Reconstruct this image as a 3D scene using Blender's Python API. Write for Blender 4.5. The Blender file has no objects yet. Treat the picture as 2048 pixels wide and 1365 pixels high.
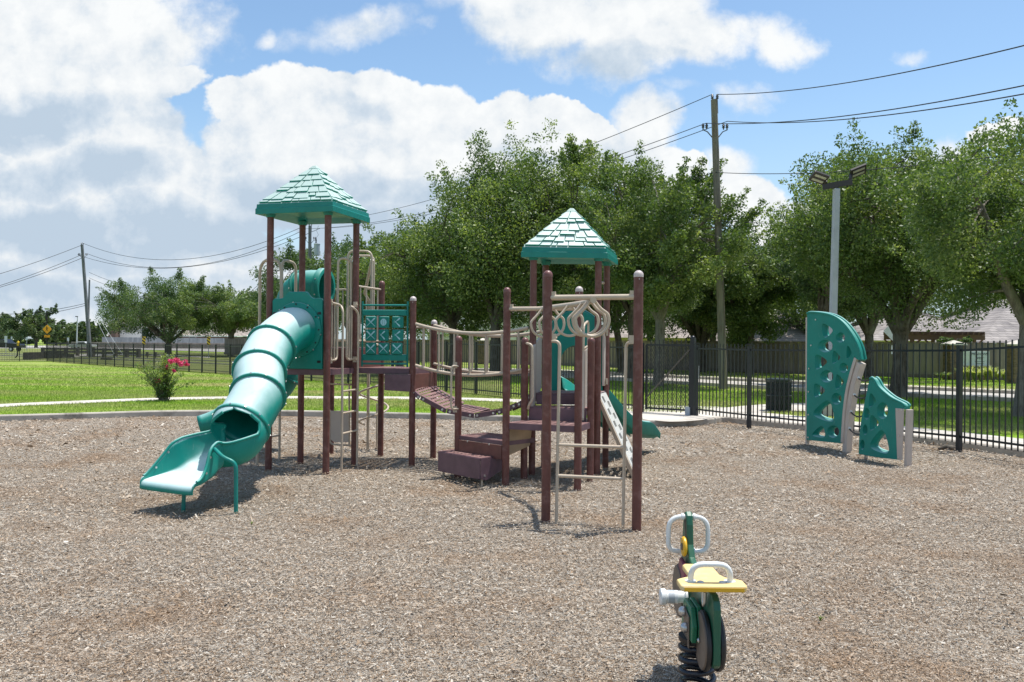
import bpy, bmesh, math, random
import numpy as np
from mathutils import Vector, Matrix
from mathutils.geometry import delaunay_2d_cdt
R = math.radians
S = bpy.context.scene
COL = S.collection
random.seed(7)

# ------------------------------------------------------------ camera model
FPX, CH, ROLL, HORY = 1640.0, 1.75, R(0.5), 686.0
PITCH = math.atan((HORY - 682.5) / FPX)
CP, SP, CR, SR = math.cos(PITCH), math.sin(PITCH), math.cos(ROLL), math.sin(ROLL)

def ray(x, y):
    u = (x - 1024) / FPX; v = (682.5 - y) / FPX
    X = u * CR - v * SR; Z = u * SR + v * CR
    return Vector((X, CP - Z * SP, SP + Z * CP))
def G(x, y, z=0.0):
    """ground point (height z) seen at a photo position"""
    d = ray(x, y); t = (z - CH) / d.z
    return Vector((d.x * t, d.y * t, z))
def W(x, y, Y):
    """point at distance Y seen at a photo position"""
    d = ray(x, y); t = Y / d.y
    return Vector((d.x * t, Y, CH + d.z * t))
def smooth(t):
    t = max(0.0, min(1.0, t)); return t * t * (3 - 2 * t)
def gz(X, Y):
    """lawn height: level near the play area, falling gently to the far left"""
    return 0.11 - 0.30 * smooth((Y - 22) / 30) * smooth((4 - X) / 14)
def GL(x, y):
    z = 0.1
    for _ in range(6):
        p = G(x, y, z); z = gz(p.x, p.y)
    p.z = z
    return p

# ------------------------------------------------------------ objects
ORIGIN = {}
def tag(o, label=None, cat=None, group=None, kind=None):
    if label: o['label'] = label
    if cat: o['category'] = cat
    if group: o['group'] = group
    if kind: o['kind'] = kind
    return o
def thing(name, label, cat, loc, group=None):
    o = bpy.data.objects.new(name, None); COL.objects.link(o)
    o.location = loc; o.empty_display_size = 0.2
    ORIGIN[o] = Vector(loc)
    return tag(o, label, cat, group)
def link(name, me, parent=None):
    o = bpy.data.objects.new(name, me); COL.objects.link(o)
    if parent is not None:
        o.parent = parent; ORIGIN[o] = ORIGIN[parent]
    else:
        ORIGIN[o] = Vector((0, 0, 0))
    return o
def copy_tree(o, parent=None):
    c = o.copy(); COL.objects.link(c)
    if parent is not None: c.parent = parent
    ORIGIN[c] = ORIGIN.get(o, Vector((0, 0, 0)))
    for ch in list(o.children): copy_tree(ch, c)
    return c

def catmull(pts, n=6, closed=False):
    P = [Vector(p) for p in pts]; out = []
    m = len(P)
    for i in range(m if closed else m - 1):
        p1, p2 = P[i], P[(i + 1) % m]
        p0 = P[i - 1] if (i > 0 or closed) else p1 * 2 - p2
        p3 = P[(i + 2) % m] if (i + 2 < m or closed) else p2 * 2 - p1
        for k in range(n):
            t = k / n
            out.append(0.5 * ((2 * p1) + (p2 - p0) * t + (2 * p0 - 5 * p1 + 4 * p2 - p3) * t * t + (3 * p1 - p0 - 3 * p2 + p3) * t ** 3))
    if not closed: out.append(P[-1])
    return out
def fillet(pts, r=0.06, n=5):
    """polyline with rounded corners, like bent pipe"""
    P = [Vector(p) for p in pts]; out = [P[0]]
    for i in range(1, len(P) - 1):
        a, b, c = P[i - 1], P[i], P[i + 1]
        d1 = (a - b); d2 = (c - b)
        rr = min(r, d1.length * 0.49, d2.length * 0.49)
        s, e = b + d1.normalized() * rr, b + d2.normalized() * rr
        for k in range(n + 1):
            t = k / n
            out.append(s * (1 - t) ** 2 + b * 2 * t * (1 - t) + e * t * t)
    out.append(P[-1])
    return out

class MB:
    def __init__(s): s.v = []; s.f = []
    def add(s, vs, fs):
        b = len(s.v); s.v += [Vector(p) for p in vs]; s.f += [tuple(b + i for i in f) for f in fs]
        return s
    def hexa(s, p):   # 8 corners: bottom 4 ccw, top 4 ccw
        return s.add(p, [(0, 3, 2, 1), (4, 5, 6, 7), (0, 1, 5, 4), (1, 2, 6, 5), (2, 3, 7, 6), (3, 0, 4, 7)])
    def box(s, c, size, ax=None):
        c = Vector(c); sx, sy, sz = [q / 2 for q in size]
        X, Y, Z = ax if ax else (Vector((1, 0, 0)), Vector((0, 1, 0)), Vector((0, 0, 1)))
        q = [(-1, -1), (1, -1), (1, 1), (-1, 1)]
        return s.hexa([c + X * (a * sx) + Y * (b * sy) - Z * sz for a, b in q] + [c + X * (a * sx) + Y * (b * sy) + Z * sz for a, b in q])
    def bar(s, a, b, w, h, up=(0, 0, 1)):
        a, b = Vector(a), Vector(b); d = b - a
        X = d.normalized(); U = Vector(up); Yv = U.cross(X)
        if Yv.length < 1e-4: Yv = Vector((0, 1, 0)).cross(X)
        Yv.normalize(); Z = X.cross(Yv)
        return s.box((a + b) / 2, (d.length, w, h), (X, Yv, Z))
    def tube(s, pts, r, n=10, closed=False, caps=True):
        P = [Vector(p) for p in pts]; m = len(P)
        rad = r if isinstance(r, (list, tuple)) else [r] * m
        T = []
        for i in range(m):
            if closed: t = P[(i + 1) % m] - P[i - 1]
            else: t = P[min(i + 1, m - 1)] - P[max(i - 1, 0)]
            T.append(t.normalized() if t.length > 1e-9 else Vector((0, 0, 1)))
        u = T[0].orthogonal().normalized(); vs = []
        for i in range(m):
            u = u - T[i] * u.dot(T[i])
            u = u.normalized() if u.length > 1e-6 else T[i].orthogonal().normalized()
            w = T[i].cross(u)
            for k in range(n):
                a = 2 * math.pi * k / n
                vs.append(P[i] + (u * math.cos(a) + w * math.sin(a)) * rad[i])
        fs = []
        for i in range(m if closed else m - 1):
            j = (i + 1) % m
            for k in range(n):
                l = (k + 1) % n
                fs.append((i * n + k, i * n + l, j * n + l, j * n + k))
        if caps and not closed:
            fs.append(tuple(range(n - 1, -1, -1))); fs.append(tuple((m - 1) * n + k for k in range(n)))
        return s.add(vs, fs)
    def cyl(s, a, b, r, r2=None, n=16): return s.tube([a, b], [r, r if r2 is None else r2], n)
    def dome(s, c, r, h=None, n=20, rings=5, up=(0, 0, 1)):
        h = h or r; c = Vector(c)
        return s.lathe(c, [(r * math.cos(math.pi / 2 * i / rings), h * math.sin(math.pi / 2 * i / rings)) for i in range(rings)] + [(0.0005, h)], n, up)
    def lathe(s, c, prof, n=20, up=(0, 0, 1)):
        c = Vector(c); Z = Vector(up).normalized(); X = Z.orthogonal().normalized(); Y = Z.cross(X)
        vs = []; fs = []
        for r_, z in prof:
            for k in range(n):
                a = 2 * math.pi * k / n
                vs.append(c + (X * math.cos(a) + Y * math.sin(a)) * r_ + Z * z)
        for i in range(len(prof) - 1):
            for k in range(n):
                l = (k + 1) % n
                fs.append((i * n + k, i * n + l, (i + 1) * n + l, (i + 1) * n + k))
        fs.append(tuple(range(n - 1, -1, -1))); fs.append(tuple((len(prof) - 1) * n + k for k in range(n)))
        return s.add(vs, fs)
    def prism(s, poly, d):
        """flat polygon extruded by vector d"""
        P = [Vector(p) for p in poly]; d = Vector(d); n = len(P)
        nn = Vector((0, 0, 0))
        for i in range(n): nn += P[i].cross(P[(i + 1) % n])
        if nn.dot(d) > 0: P = P[::-1]
        return s.add(P + [p + d for p in P], [tuple(range(n)), tuple(range(2 * n - 1, n - 1, -1))] + [(i, n + i, n + (i + 1) % n, (i + 1) % n) for i in range(n)])
    def build(s, name, mat, parent=None, smooth=40, bevel=0.0, solid=0.0, seg=2):
        off = ORIGIN[parent] if parent is not None else Vector((0, 0, 0))
        me = bpy.data.meshes.new(name)
        me.from_pydata([tuple(p - off) for p in s.v], [], s.f); me.update()
        if isinstance(mat, (list, tuple)):
            for m in mat: me.materials.append(m)
        else: me.materials.append(mat)
        if smooth:
            me.polygons.foreach_set('use_smooth', [True] * len(me.polygons))
            me.set_sharp_from_angle(angle=R(smooth))
        o = link(name, me, parent)
        if solid:
            md = o.modifiers.new('Solidify', 'SOLIDIFY'); md.thickness = solid; md.offset = -1
        if bevel:
            md = o.modifiers.new('Bevel', 'BEVEL'); md.width = bevel; md.segments = seg; md.limit_method = 'ANGLE'; md.angle_limit = R(50)
        return o

def np_mesh(name, V, nper, mat, rnd=None, parent=None, smooth=False):
    """V: (nfaces*nper,3) array; every face has its own nper vertices"""
    off = np.array(ORIGIN[parent]) if parent is not None else np.zeros(3)
    V = (V - off).astype(np.float32); n = len(V) // nper
    me = bpy.data.meshes.new(name)
    me.vertices.add(len(V)); me.vertices.foreach_set('co', V.ravel())
    me.loops.add(n * nper); me.loops.foreach_set('vertex_index', np.arange(n * nper, dtype=np.int32))
    me.polygons.add(n); me.polygons.foreach_set('loop_start', np.arange(0, n * nper, nper, dtype=np.int32))
    me.update(calc_edges=True)
    if rnd is not None:
        a = me.attributes.new('rnd', 'FLOAT', 'FACE'); a.data.foreach_set('value', rnd.astype(np.float32))
    if smooth: me.polygons.foreach_set('use_smooth', np.ones(n, dtype=bool))
    me.materials.append(mat)
    return link(name, me, parent)

# ------------------------------------------------------------ materials
def lin(r, g, b):
    f = lambda c: (c / 255 / 12.92) if c / 255 <= 0.04045 else ((c / 255 + 0.055) / 1.055) ** 2.4
    return (f(r), f(g), f(b), 1)
def newmat(name):
    m = bpy.data.materials.new(name); m.use_nodes = True
    nt = m.node_tree; nt.nodes.clear()
    out = nt.nodes.new('ShaderNodeOutputMaterial')
    b = nt.nodes.new('ShaderNodeBsdfPrincipled')
    nt.links.new(b.outputs[0], out.inputs[0])
    return m, nt, b, out
def N(nt, typ, **kw):
    n = nt.nodes.new(typ)
    for k, v in kw.items():
        if k.startswith('i_'):
            key = k[2:]
            key = int(key) if key.isdigit() else key.replace('_', ' ')
            n.inputs[key].default_value = v
        else: setattr(n, k, v)
    return n
def ramp(nt, fac, stops, interp='LINEAR'):
    r = nt.nodes.new('ShaderNodeValToRGB'); r.color_ramp.interpolation = interp
    e = r.color_ramp.elements
    while len(e) > 1: e.remove(e[-1])
    e[0].position, e[0].color = stops[0][0], tuple(stops[0][1])[:3] + (1,)
    for p, c in stops[1:]:
        q = e.new(p); q.color = tuple(c)[:3] + (1,)
    nt.links.new(fac, r.inputs[0]); return r.outputs[0]
def mixc(nt, fac, a, b, mode='MIX'):
    m = N(nt, 'ShaderNodeMix', data_type='RGBA', blend_type=mode)
    for sock, val in ((m.inputs[0], fac), (m.inputs[6], a), (m.inputs[7], b)):
        if hasattr(val, 'is_output'): nt.links.new(val, sock)
        else: sock.default_value = val
    return m.outputs[2]
def math_(nt, op, a, b=0.0, c=None, clamp=False):
    m = N(nt, 'ShaderNodeMath', operation=op); m.use_clamp = clamp
    for i, val in enumerate((a, b) if c is None else (a, b, c)):
        if hasattr(val, 'is_output'): nt.links.new(val, m.inputs[i])
        else: m.inputs[i].default_value = val
    return m.outputs[0]
def noise(nt, scale, detail=4, rough=0.55, vec=None, coord='Object'):
    if vec is None:
        tc = nt.nodes.new('ShaderNodeTexCoord'); vec = tc.outputs[coord]
    n = N(nt, 'ShaderNodeTexNoise'); n.inputs['Scale'].default_value = scale; n.inputs['Detail'].default_value = detail; n.inputs['Roughness'].default_value = rough
    nt.links.new(vec, n.inputs['Vector']); return n.outputs[0]
def bump(nt, b, h, strength=0.3, dist=0.01):
    n = N(nt, 'ShaderNodeBump'); n.inputs['Strength'].default_value = strength; n.inputs['Distance'].default_value = dist
    nt.links.new(h, n.inputs['Height']); nt.links.new(n.outputs[0], b.inputs['Normal'])

def simple(name, col, rough=0.5, var=0.15, scale=6, bmp=0.0, bscale=60, spec=0.5, metal=0.0, dirt=None, dirt_amt=0.0, dscale=3):
    """colour with large soft variation, optional fine bump and blotchy wear"""
    m, nt, b, _ = newmat(name)
    c = col if len(col) == 4 else tuple(col) + (1,)
    d = tuple(q * (1 - var) for q in c[:3]) + (1,); l = tuple(min(1, q * (1 + var)) for q in c[:3]) + (1,)
    cc = ramp(nt, noise(nt, scale), [(0.3, d), (0.7, l)])
    if dirt is not None:
        f = noise(nt, dscale, 8, 0.65)
        f = math_(nt, 'MULTIPLY', math_(nt, 'SUBTRACT', f, 0.5), 5, clamp=True)
        cc = mixc(nt, math_(nt, 'MULTIPLY', f, dirt_amt), cc, dirt)
    nt.links.new(cc, b.inputs['Base Color'])
    rr = math_(nt, 'MULTIPLY_ADD', noise(nt, scale * 3), 0.25, rough - 0.12)
    nt.links.new(rr, b.inputs['Roughness'])
    b.inputs['Specular IOR Level'].default_value = spec; b.inputs['Metallic'].default_value = metal
    if bmp: bump(nt, b, noise(nt, bscale, 3), bmp, 0.004)
    return m

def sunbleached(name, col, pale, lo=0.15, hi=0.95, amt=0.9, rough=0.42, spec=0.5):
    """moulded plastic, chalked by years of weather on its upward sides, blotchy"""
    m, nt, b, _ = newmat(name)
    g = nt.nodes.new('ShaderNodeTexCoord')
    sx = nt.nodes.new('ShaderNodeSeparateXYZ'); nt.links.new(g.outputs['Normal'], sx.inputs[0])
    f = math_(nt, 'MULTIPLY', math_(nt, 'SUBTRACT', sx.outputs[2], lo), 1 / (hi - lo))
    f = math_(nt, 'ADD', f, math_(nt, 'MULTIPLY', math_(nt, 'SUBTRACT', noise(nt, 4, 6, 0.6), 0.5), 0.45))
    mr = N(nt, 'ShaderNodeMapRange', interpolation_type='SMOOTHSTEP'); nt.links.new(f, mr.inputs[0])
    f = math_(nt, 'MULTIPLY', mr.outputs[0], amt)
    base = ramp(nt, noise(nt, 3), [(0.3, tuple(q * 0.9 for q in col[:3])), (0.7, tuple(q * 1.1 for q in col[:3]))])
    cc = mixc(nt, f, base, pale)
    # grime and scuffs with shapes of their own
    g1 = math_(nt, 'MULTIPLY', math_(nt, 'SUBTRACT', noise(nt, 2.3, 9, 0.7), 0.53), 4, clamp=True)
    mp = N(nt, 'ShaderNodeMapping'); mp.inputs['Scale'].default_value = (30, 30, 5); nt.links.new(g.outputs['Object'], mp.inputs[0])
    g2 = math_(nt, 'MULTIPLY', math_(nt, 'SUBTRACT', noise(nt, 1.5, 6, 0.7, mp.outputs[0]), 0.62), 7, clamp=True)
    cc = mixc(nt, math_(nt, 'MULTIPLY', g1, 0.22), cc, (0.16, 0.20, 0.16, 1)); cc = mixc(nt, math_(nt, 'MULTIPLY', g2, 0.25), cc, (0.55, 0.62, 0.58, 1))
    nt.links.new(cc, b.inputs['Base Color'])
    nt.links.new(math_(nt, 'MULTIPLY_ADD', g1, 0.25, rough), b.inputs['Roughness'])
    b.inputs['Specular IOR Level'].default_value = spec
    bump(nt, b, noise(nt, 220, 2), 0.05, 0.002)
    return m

TEAL = (0.006, 0.225, 0.178, 1)
M = {}
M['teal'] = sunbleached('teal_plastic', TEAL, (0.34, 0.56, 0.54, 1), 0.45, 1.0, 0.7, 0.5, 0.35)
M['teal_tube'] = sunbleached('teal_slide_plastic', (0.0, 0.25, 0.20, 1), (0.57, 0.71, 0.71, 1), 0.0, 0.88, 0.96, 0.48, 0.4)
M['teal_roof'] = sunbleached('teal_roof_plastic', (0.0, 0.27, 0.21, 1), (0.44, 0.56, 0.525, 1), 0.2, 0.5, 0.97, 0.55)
M['teal_metal'] = simple('teal_painted_metal', (0.0, 0.20, 0.165), 0.4, 0.1)
M['teal_dark'] = simple('teal_joint_plastic', (0.0, 0.17, 0.13), 0.45, 0.1)
M['mark'] = simple('pale_print', (0.38, 0.66, 0.70), 0.5, 0.05)
M['tan'] = simple('faded_tan_board', (0.36, 0.25, 0.155), 0.6, 0.15)
M['brown'] = simple('brown_post_paint', (0.135, 0.046, 0.036), 0.5, 0.22, 5, 0.08, 120, dirt=(0.28, 0.16, 0.14, 1), dirt_amt=0.5, dscale=11)
M['cap_pale'] = simple('pale_cap', (0.55, 0.47, 0.45), 0.4, 0.1, 20)  # pale pinkish grey cap colour, used on some posts only
M['cap'] = simple('brown_cap', (0.17, 0.07, 0.062), 0.4, 0.15, 20)
M['beige'] = simple('beige_pipe_paint', (0.52, 0.43, 0.33), 0.38, 0.08, 8, dirt=(0.40, 0.31, 0.23, 1), dirt_amt=0.35)
M['beige_panel'] = simple('beige_plastic', (0.54, 0.46, 0.40), 0.5, 0.08, 6, dirt=(0.42, 0.34, 0.28, 1), dirt_amt=0.3)
M['white_board'] = simple('offwhite_board', (0.66, 0.66, 0.62), 0.45, 0.06)
M['deck'] = simple('coated_deck', (0.20, 0.105, 0.098), 0.6, 0.25, 9, 0.2, 200, dirt=(0.34, 0.22, 0.20, 1), dirt_amt=0.6, dscale=7)
M['deck_side'] = simple('purple_brown_coating', (0.135, 0.075, 0.092), 0.55, 0.2, 7, 0.1, 150, dirt=(0.22, 0.13, 0.15, 1), dirt_amt=0.4)
M['riser'] = simple('brown_riser', (0.155, 0.060, 0.048), 0.55, 0.2, 7)
M['steel'] = simple('galvanised_steel', (0.55, 0.55, 0.54), 0.35, 0.1, 30, metal=0.8)
M['black'] = simple('black_fence_paint', (0.012, 0.013, 0.018), 0.4, 0.2, 10)
M['rubber'] = simple('black_rubber', (0.016, 0.016, 0.018), 0.5, 0.2, 10)
M['spring'] = simple('black_spring_paint', (0.012, 0.014, 0.022), 0.3, 0.2, 10)
M['rgreen'] = simple('green_rider_board', (0.014, 0.10, 0.055), 0.4, 0.12, 8, dirt=(0.09, 0.16, 0.11, 1), dirt_amt=0.5)
M['rgreen_edge'] = simple('bright_green_edge', (0.012, 0.17, 0.085), 0.35, 0.1)
M['ryellow'] = simple('yellow_board', (0.76, 0.56, 0.24), 0.5, 0.06, dirt=(0.80, 0.68, 0.44, 1), dirt_amt=0.8, spec=0.3)
M['ryellow_deep'] = simple('deep_yellow_plastic', (0.75, 0.42, 0.02), 0.4, 0.05)
M['rbrown'] = simple('taupe_disc', (0.15, 0.115, 0.09), 0.5, 0.12)
M['rwhite'] = simple('white_grip', (0.74, 0.76, 0.76), 0.35, 0.04)
M['rmaroon'] = simple('maroon_plastic', (0.20, 0.03, 0.07), 0.4, 0.1)
M['galv'] = simple('light_pole_paint', (0.40, 0.42, 0.46), 0.5, 0.1, 4)
M['bronze'] = simple('dark_bronze_lamp', (0.035, 0.028, 0.028), 0.45, 0.15)
M['lens'] = simple('lamp_lens', (0.40, 0.39, 0.33), 0.3, 0.05)
M['binmesh'] = simple('dark_green_bin', (0.010, 0.022, 0.020), 0.45, 0.2)
M['wire'] = simple('power_cable', (0.02, 0.02, 0.022), 0.6, 0.1)
M['porcelain'] = simple('grey_insulator', (0.10, 0.10, 0.12), 0.3, 0.1)
M['transformer'] = simple('transformer_grey', (0.42, 0.46, 0.50), 0.5, 0.1)
M['signwhite'] = simple('sign_white', (0.62, 0.66, 0.68), 0.5, 0.06)
M['signyellow'] = simple('sign_amber', (0.90, 0.40, 0.01), 0.5, 0.04)
M['signblack'] = simple('sign_black', (0.015, 0.012, 0.01), 0.5, 0.1)
M['hydrant'] = simple('hydrant_yellow', (0.80, 0.52, 0.03), 0.45, 0.1)
M['concrete'] = simple('concrete', (0.56, 0.52, 0.46), 0.85, 0.12, 2, 0.3, 60, spec=0.2, dirt=(0.34, 0.31, 0.27, 1), dirt_amt=0.6, dscale=2.2)
M['verge'] = simple('rough_verge_grass', (0.15, 0.175, 0.055), 0.9, 0.35, 0.35, 0.6, 12, spec=0.1, dirt=(0.24, 0.23, 0.10, 1), dirt_amt=0.7, dscale=0.5)
M['kerb'] = simple('kerb_concrete', (0.44, 0.40, 0.345), 0.9, 0.15, 2, 0.4, 50, spec=0.2, dirt=(0.15, 0.135, 0.11, 1), dirt_amt=0.9, dscale=2.6)
M['road'] = simple('road_concrete', (0.42, 0.40, 0.37), 0.9, 0.12, 0.6, 0.2, 30, spec=0.2, dirt=(0.28, 0.26, 0.24, 1), dirt_amt=0.5, dscale=0.8)
M['flower'] = simple('pink_blossom', (0.80, 0.06, 0.22), 0.6, 0.3, 12)
M['carblack'] = simple('black_car_paint', (0.012, 0.013, 0.016), 0.2, 0.1)
M['carwhite'] = simple('silver_car_paint', (0.60, 0.60, 0.60), 0.25, 0.05)
M['glass'] = simple('dark_window_glass', (0.03, 0.04, 0.05), 0.1, 0.2, spec=0.8)
M['red'] = simple('red_lens', (0.4, 0.02, 0.02), 0.3, 0.1)
M['hwhite'] = simple('white_siding', (0.72, 0.70, 0.66), 0.7, 0.05, 0.7)
M['holive'] = simple('olive_trim', (0.42, 0.40, 0.10), 0.7, 0.1, 0.7)
M['trim'] = simple('pale_trim', (0.66, 0.70, 0.62), 0.6, 0.05)
M['pergola'] = simple('brown_timber', (0.13, 0.065, 0.045), 0.7, 0.25, 3)
M['guard'] = simple('weathered_rail', (0.11, 0.095, 0.085), 0.85, 0.25, 2)

def mat_brick(name, c1, c2, mortar, scale, coord='Object', bw=0.5, rh=0.25, ms=0.02):
    m, nt, b, _ = newmat(name)
    tc = nt.nodes.new('ShaderNodeTexCoord'); sx = nt.nodes.new('ShaderNodeSeparateXYZ'); nt.links.new(tc.outputs[coord], sx.inputs[0])
    cm = nt.nodes.new('ShaderNodeCombineXYZ')
    nt.links.new(math_(nt, 'ADD', sx.outputs[0], sx.outputs[1]), cm.inputs[0]); nt.links.new(sx.outputs[2], cm.inputs[1])
    br = nt.nodes.new('ShaderNodeTexBrick'); br.inputs['Scale'].default_value = scale
    br.inputs['Brick Width'].default_value = bw; br.inputs['Row Height'].default_value = rh; br.inputs['Mortar Size'].default_value = ms
    br.inputs['Color1'].default_value = c1; br.inputs['Color2'].default_value = c2; br.inputs['Mortar'].default_value = mortar
    nt.links.new(cm.outputs[0], br.inputs['Vector'])
    c = mixc(nt, 0.35, br.outputs[0], ramp(nt, noise(nt, 3, 6), [(0.3, (0.05, 0.04, 0.03)), (0.7, (0.5, 0.42, 0.33))]), 'OVERLAY')
    nt.links.new(c, b.inputs['Base Color']); b.inputs['Roughness'].default_value = 0.9
    b.inputs['Specular IOR Level'].default_value = 0.2
    bump(nt, b, br.outputs[1], -0.4, 0.02)
    return m
M['stone'] = mat_brick('ledge_stone', (0.30, 0.21, 0.13, 1), (0.16, 0.12, 0.09, 1), (0.22, 0.19, 0.16, 1), 3.0)
M['brick'] = mat_brick('house_brick', (0.20, 0.13, 0.11, 1), (0.13, 0.085, 0.075, 1), (0.25, 0.23, 0.2, 1), 4.0)
M['culvert'] = mat_brick('block_wall', (0.075, 0.075, 0.07, 1), (0.05, 0.05, 0.05, 1), (0.03, 0.03, 0.03, 1), 2.0)

def mat_shingle(name, cols, rows=0.16):
    m, nt, b, _ = newmat(name)
    tc = nt.nodes.new('ShaderNodeTexCoord'); sx = nt.nodes.new('ShaderNodeSeparateXYZ'); nt.links.new(tc.outputs['Object'], sx.inputs[0])
    cm = nt.nodes.new('ShaderNodeCombineXYZ')
    nt.links.new(math_(nt, 'ADD', sx.outputs[0], math_(nt, 'MULTIPLY', sx.outputs[1], 0.35)), cm.inputs[0]); nt.links.new(sx.outputs[2], cm.inputs[1])
    br = nt.nodes.new('ShaderNodeTexBrick'); br.inputs['Scale'].default_value = 1
    br.inputs['Brick Width'].default_value = 0.5; br.inputs['Row Height'].default_value = rows; br.inputs['Mortar Size'].default_value = 0.012
    br.inputs['Color1'].default_value = cols[0]; br.inputs['Color2'].default_value = cols[1]; br.inputs['Mortar'].default_value = cols[2]
    br.inputs['Bias'].default_value = -0.2
    nt.links.new(cm.outputs[0], br.inputs['Vector'])
    c = mixc(nt, 0.4, br.outputs[0], ramp(nt, noise(nt, 1.2, 6), [(0.35, (0.25, 0.22, 0.22)), (0.65, (0.75, 0.7, 0.68))]), 'OVERLAY')
    nt.links.new(c, b.inputs['Base Color']); b.inputs['Roughness'].default_value = 0.95; b.inputs['Specular IOR Level'].default_value = 0.15
    return m
M['roof_grey'] = mat_shingle('grey_shingles', ((0.33, 0.31, 0.295, 1), (0.20, 0.19, 0.19, 1), (0.12, 0.115, 0.11, 1)))
M['roof_tan'] = mat_shingle('tan_shingles', ((0.36, 0.325, 0.295, 1), (0.29, 0.26, 0.235, 1), (0.20, 0.18, 0.16, 1)))

def mat_planks(name, c1, c2, width):
    m, nt, b, _ = newmat(name)
    at = N(nt, 'ShaderNodeAttribute', attribute_name='rnd')
    c = ramp(nt, at.outputs['Fac'], [(0, c1), (1, c2)])
    tc = nt.nodes.new('ShaderNodeTexCoord'); mp = N(nt, 'ShaderNodeMapping'); mp.inputs['Scale'].default_value = (6, 6, 0.5)
    nt.links.new(tc.outputs['Object'], mp.inputs[0])
    c = mixc(nt, 0.5, c, ramp(nt, noise(nt, 3, 6, 0.6, mp.outputs[0]), [(0.3, (0.28, 0.28, 0.28)), (0.7, (0.72, 0.72, 0.72))]), 'OVERLAY')
    nt.links.new(c, b.inputs['Base Color']); b.inputs['Roughness'].default_value = 0.9; b.inputs['Specular IOR Level'].default_value = 0.15
    return m
M['planks'] = mat_planks('weathered_planks', (0.245, 0.205, 0.18), (0.36, 0.31, 0.28), 0.14)
M['planks_pale'] = mat_planks('grey_planks', (0.26, 0.27, 0.28), (0.36, 0.37, 0.38), 0.14)

def mat_bark(name, c1, c2, vs=1.0):
    m, nt, b, _ = newmat(name)
    tc = nt.nodes.new('ShaderNodeTexCoord'); mp = N(nt, 'ShaderNodeMapping'); mp.inputs['Scale'].default_value = (9, 9, 2.2 * vs)
    nt.links.new(tc.outputs['Object'], mp.inputs[0])
    f = noise(nt, 1.6, 8, 0.7, mp.outputs[0])
    c = ramp(nt, f, [(0.32, c1), (0.62, c2)])
    c = mixc(nt, math_(nt, 'MULTIPLY', math_(nt, 'SUBTRACT', noise(nt, 2.0, 5), 0.5), 3, clamp=True), c, (0.22, 0.22, 0.19, 1))
    nt.links.new(c, b.inputs['Base Color']); b.inputs['Roughness'].default_value = 0.95; b.inputs['Specular IOR Level'].default_value = 0.15
    bump(nt, b, f, 0.9, 0.04)
    return m
M['bark'] = mat_bark('oak_bark', (0.045, 0.036, 0.03), (0.17, 0.145, 0.12))
M['bark_pale'] = mat_bark('pale_bark', (0.10, 0.085, 0.07), (0.27, 0.24, 0.20))
M['polewood'] = mat_bark('treated_pole', (0.12, 0.10, 0.08), (0.29, 0.255, 0.205), 0.3)
M['polegrey'] = mat_bark('weathered_pole', (0.09, 0.095, 0.105), (0.22, 0.23, 0.25), 0.3)

def mat_leaf(name, stops, trans=0.34, rough=0.48, spec=0.4):
    m, nt, b, out = newmat(name)
    at = N(nt, 'ShaderNodeAttribute', attribute_name='rnd')
    c = ramp(nt, at.outputs['Fac'], stops)
    nt.links.new(c, b.inputs['Base Color']); b.inputs['Roughness'].default_value = rough; b.inputs['Specular IOR Level'].default_value = spec
    t = nt.nodes.new('ShaderNodeBsdfTranslucent')
    nt.links.new(mixc(nt, 1.0, c, (1.5, 1.55, 0.6, 1), 'MULTIPLY'), t.inputs[0])
    mx = nt.nodes.new('ShaderNodeMixShader'); mx.inputs[0].default_value = trans
    nt.links.new(b.outputs[0], mx.inputs[1]); nt.links.new(t.outputs[0], mx.inputs[2]); nt.links.new(mx.outputs[0], out.inputs[0])
    return m
M['leaf_dark'] = mat_leaf('oak_leaves_dark', [(0, (0.042, 0.078, 0.031)), (0.45, (0.085, 0.145, 0.062)), (0.85, (0.17, 0.235, 0.105)), (1, (0.33, 0.385, 0.20))])
M['leaf_mid'] = mat_leaf('oak_leaves', [(0, (0.050, 0.090, 0.025)), (0.45, (0.106, 0.168, 0.055)), (0.85, (0.205, 0.265, 0.095)), (1, (0.37, 0.42, 0.18))])
M['leaf_blue'] = mat_leaf('distant_leaves', [(0, (0.035, 0.065, 0.03)), (0.6, (0.08, 0.13, 0.055)), (1, (0.15, 0.20, 0.08))])
M['leaf_shrub'] = mat_leaf('shrub_leaves', [(0, (0.045, 0.08, 0.03)), (0.5, (0.12, 0.19, 0.055)), (1, (0.36, 0.40, 0.11))])
M['leaf_grassy'] = mat_leaf('variegated_leaves', [(0, (0.12, 0.19, 0.05)), (0.5, (0.40, 0.45, 0.17)), (1, (0.62, 0.62, 0.35))], 0.3)

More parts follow.
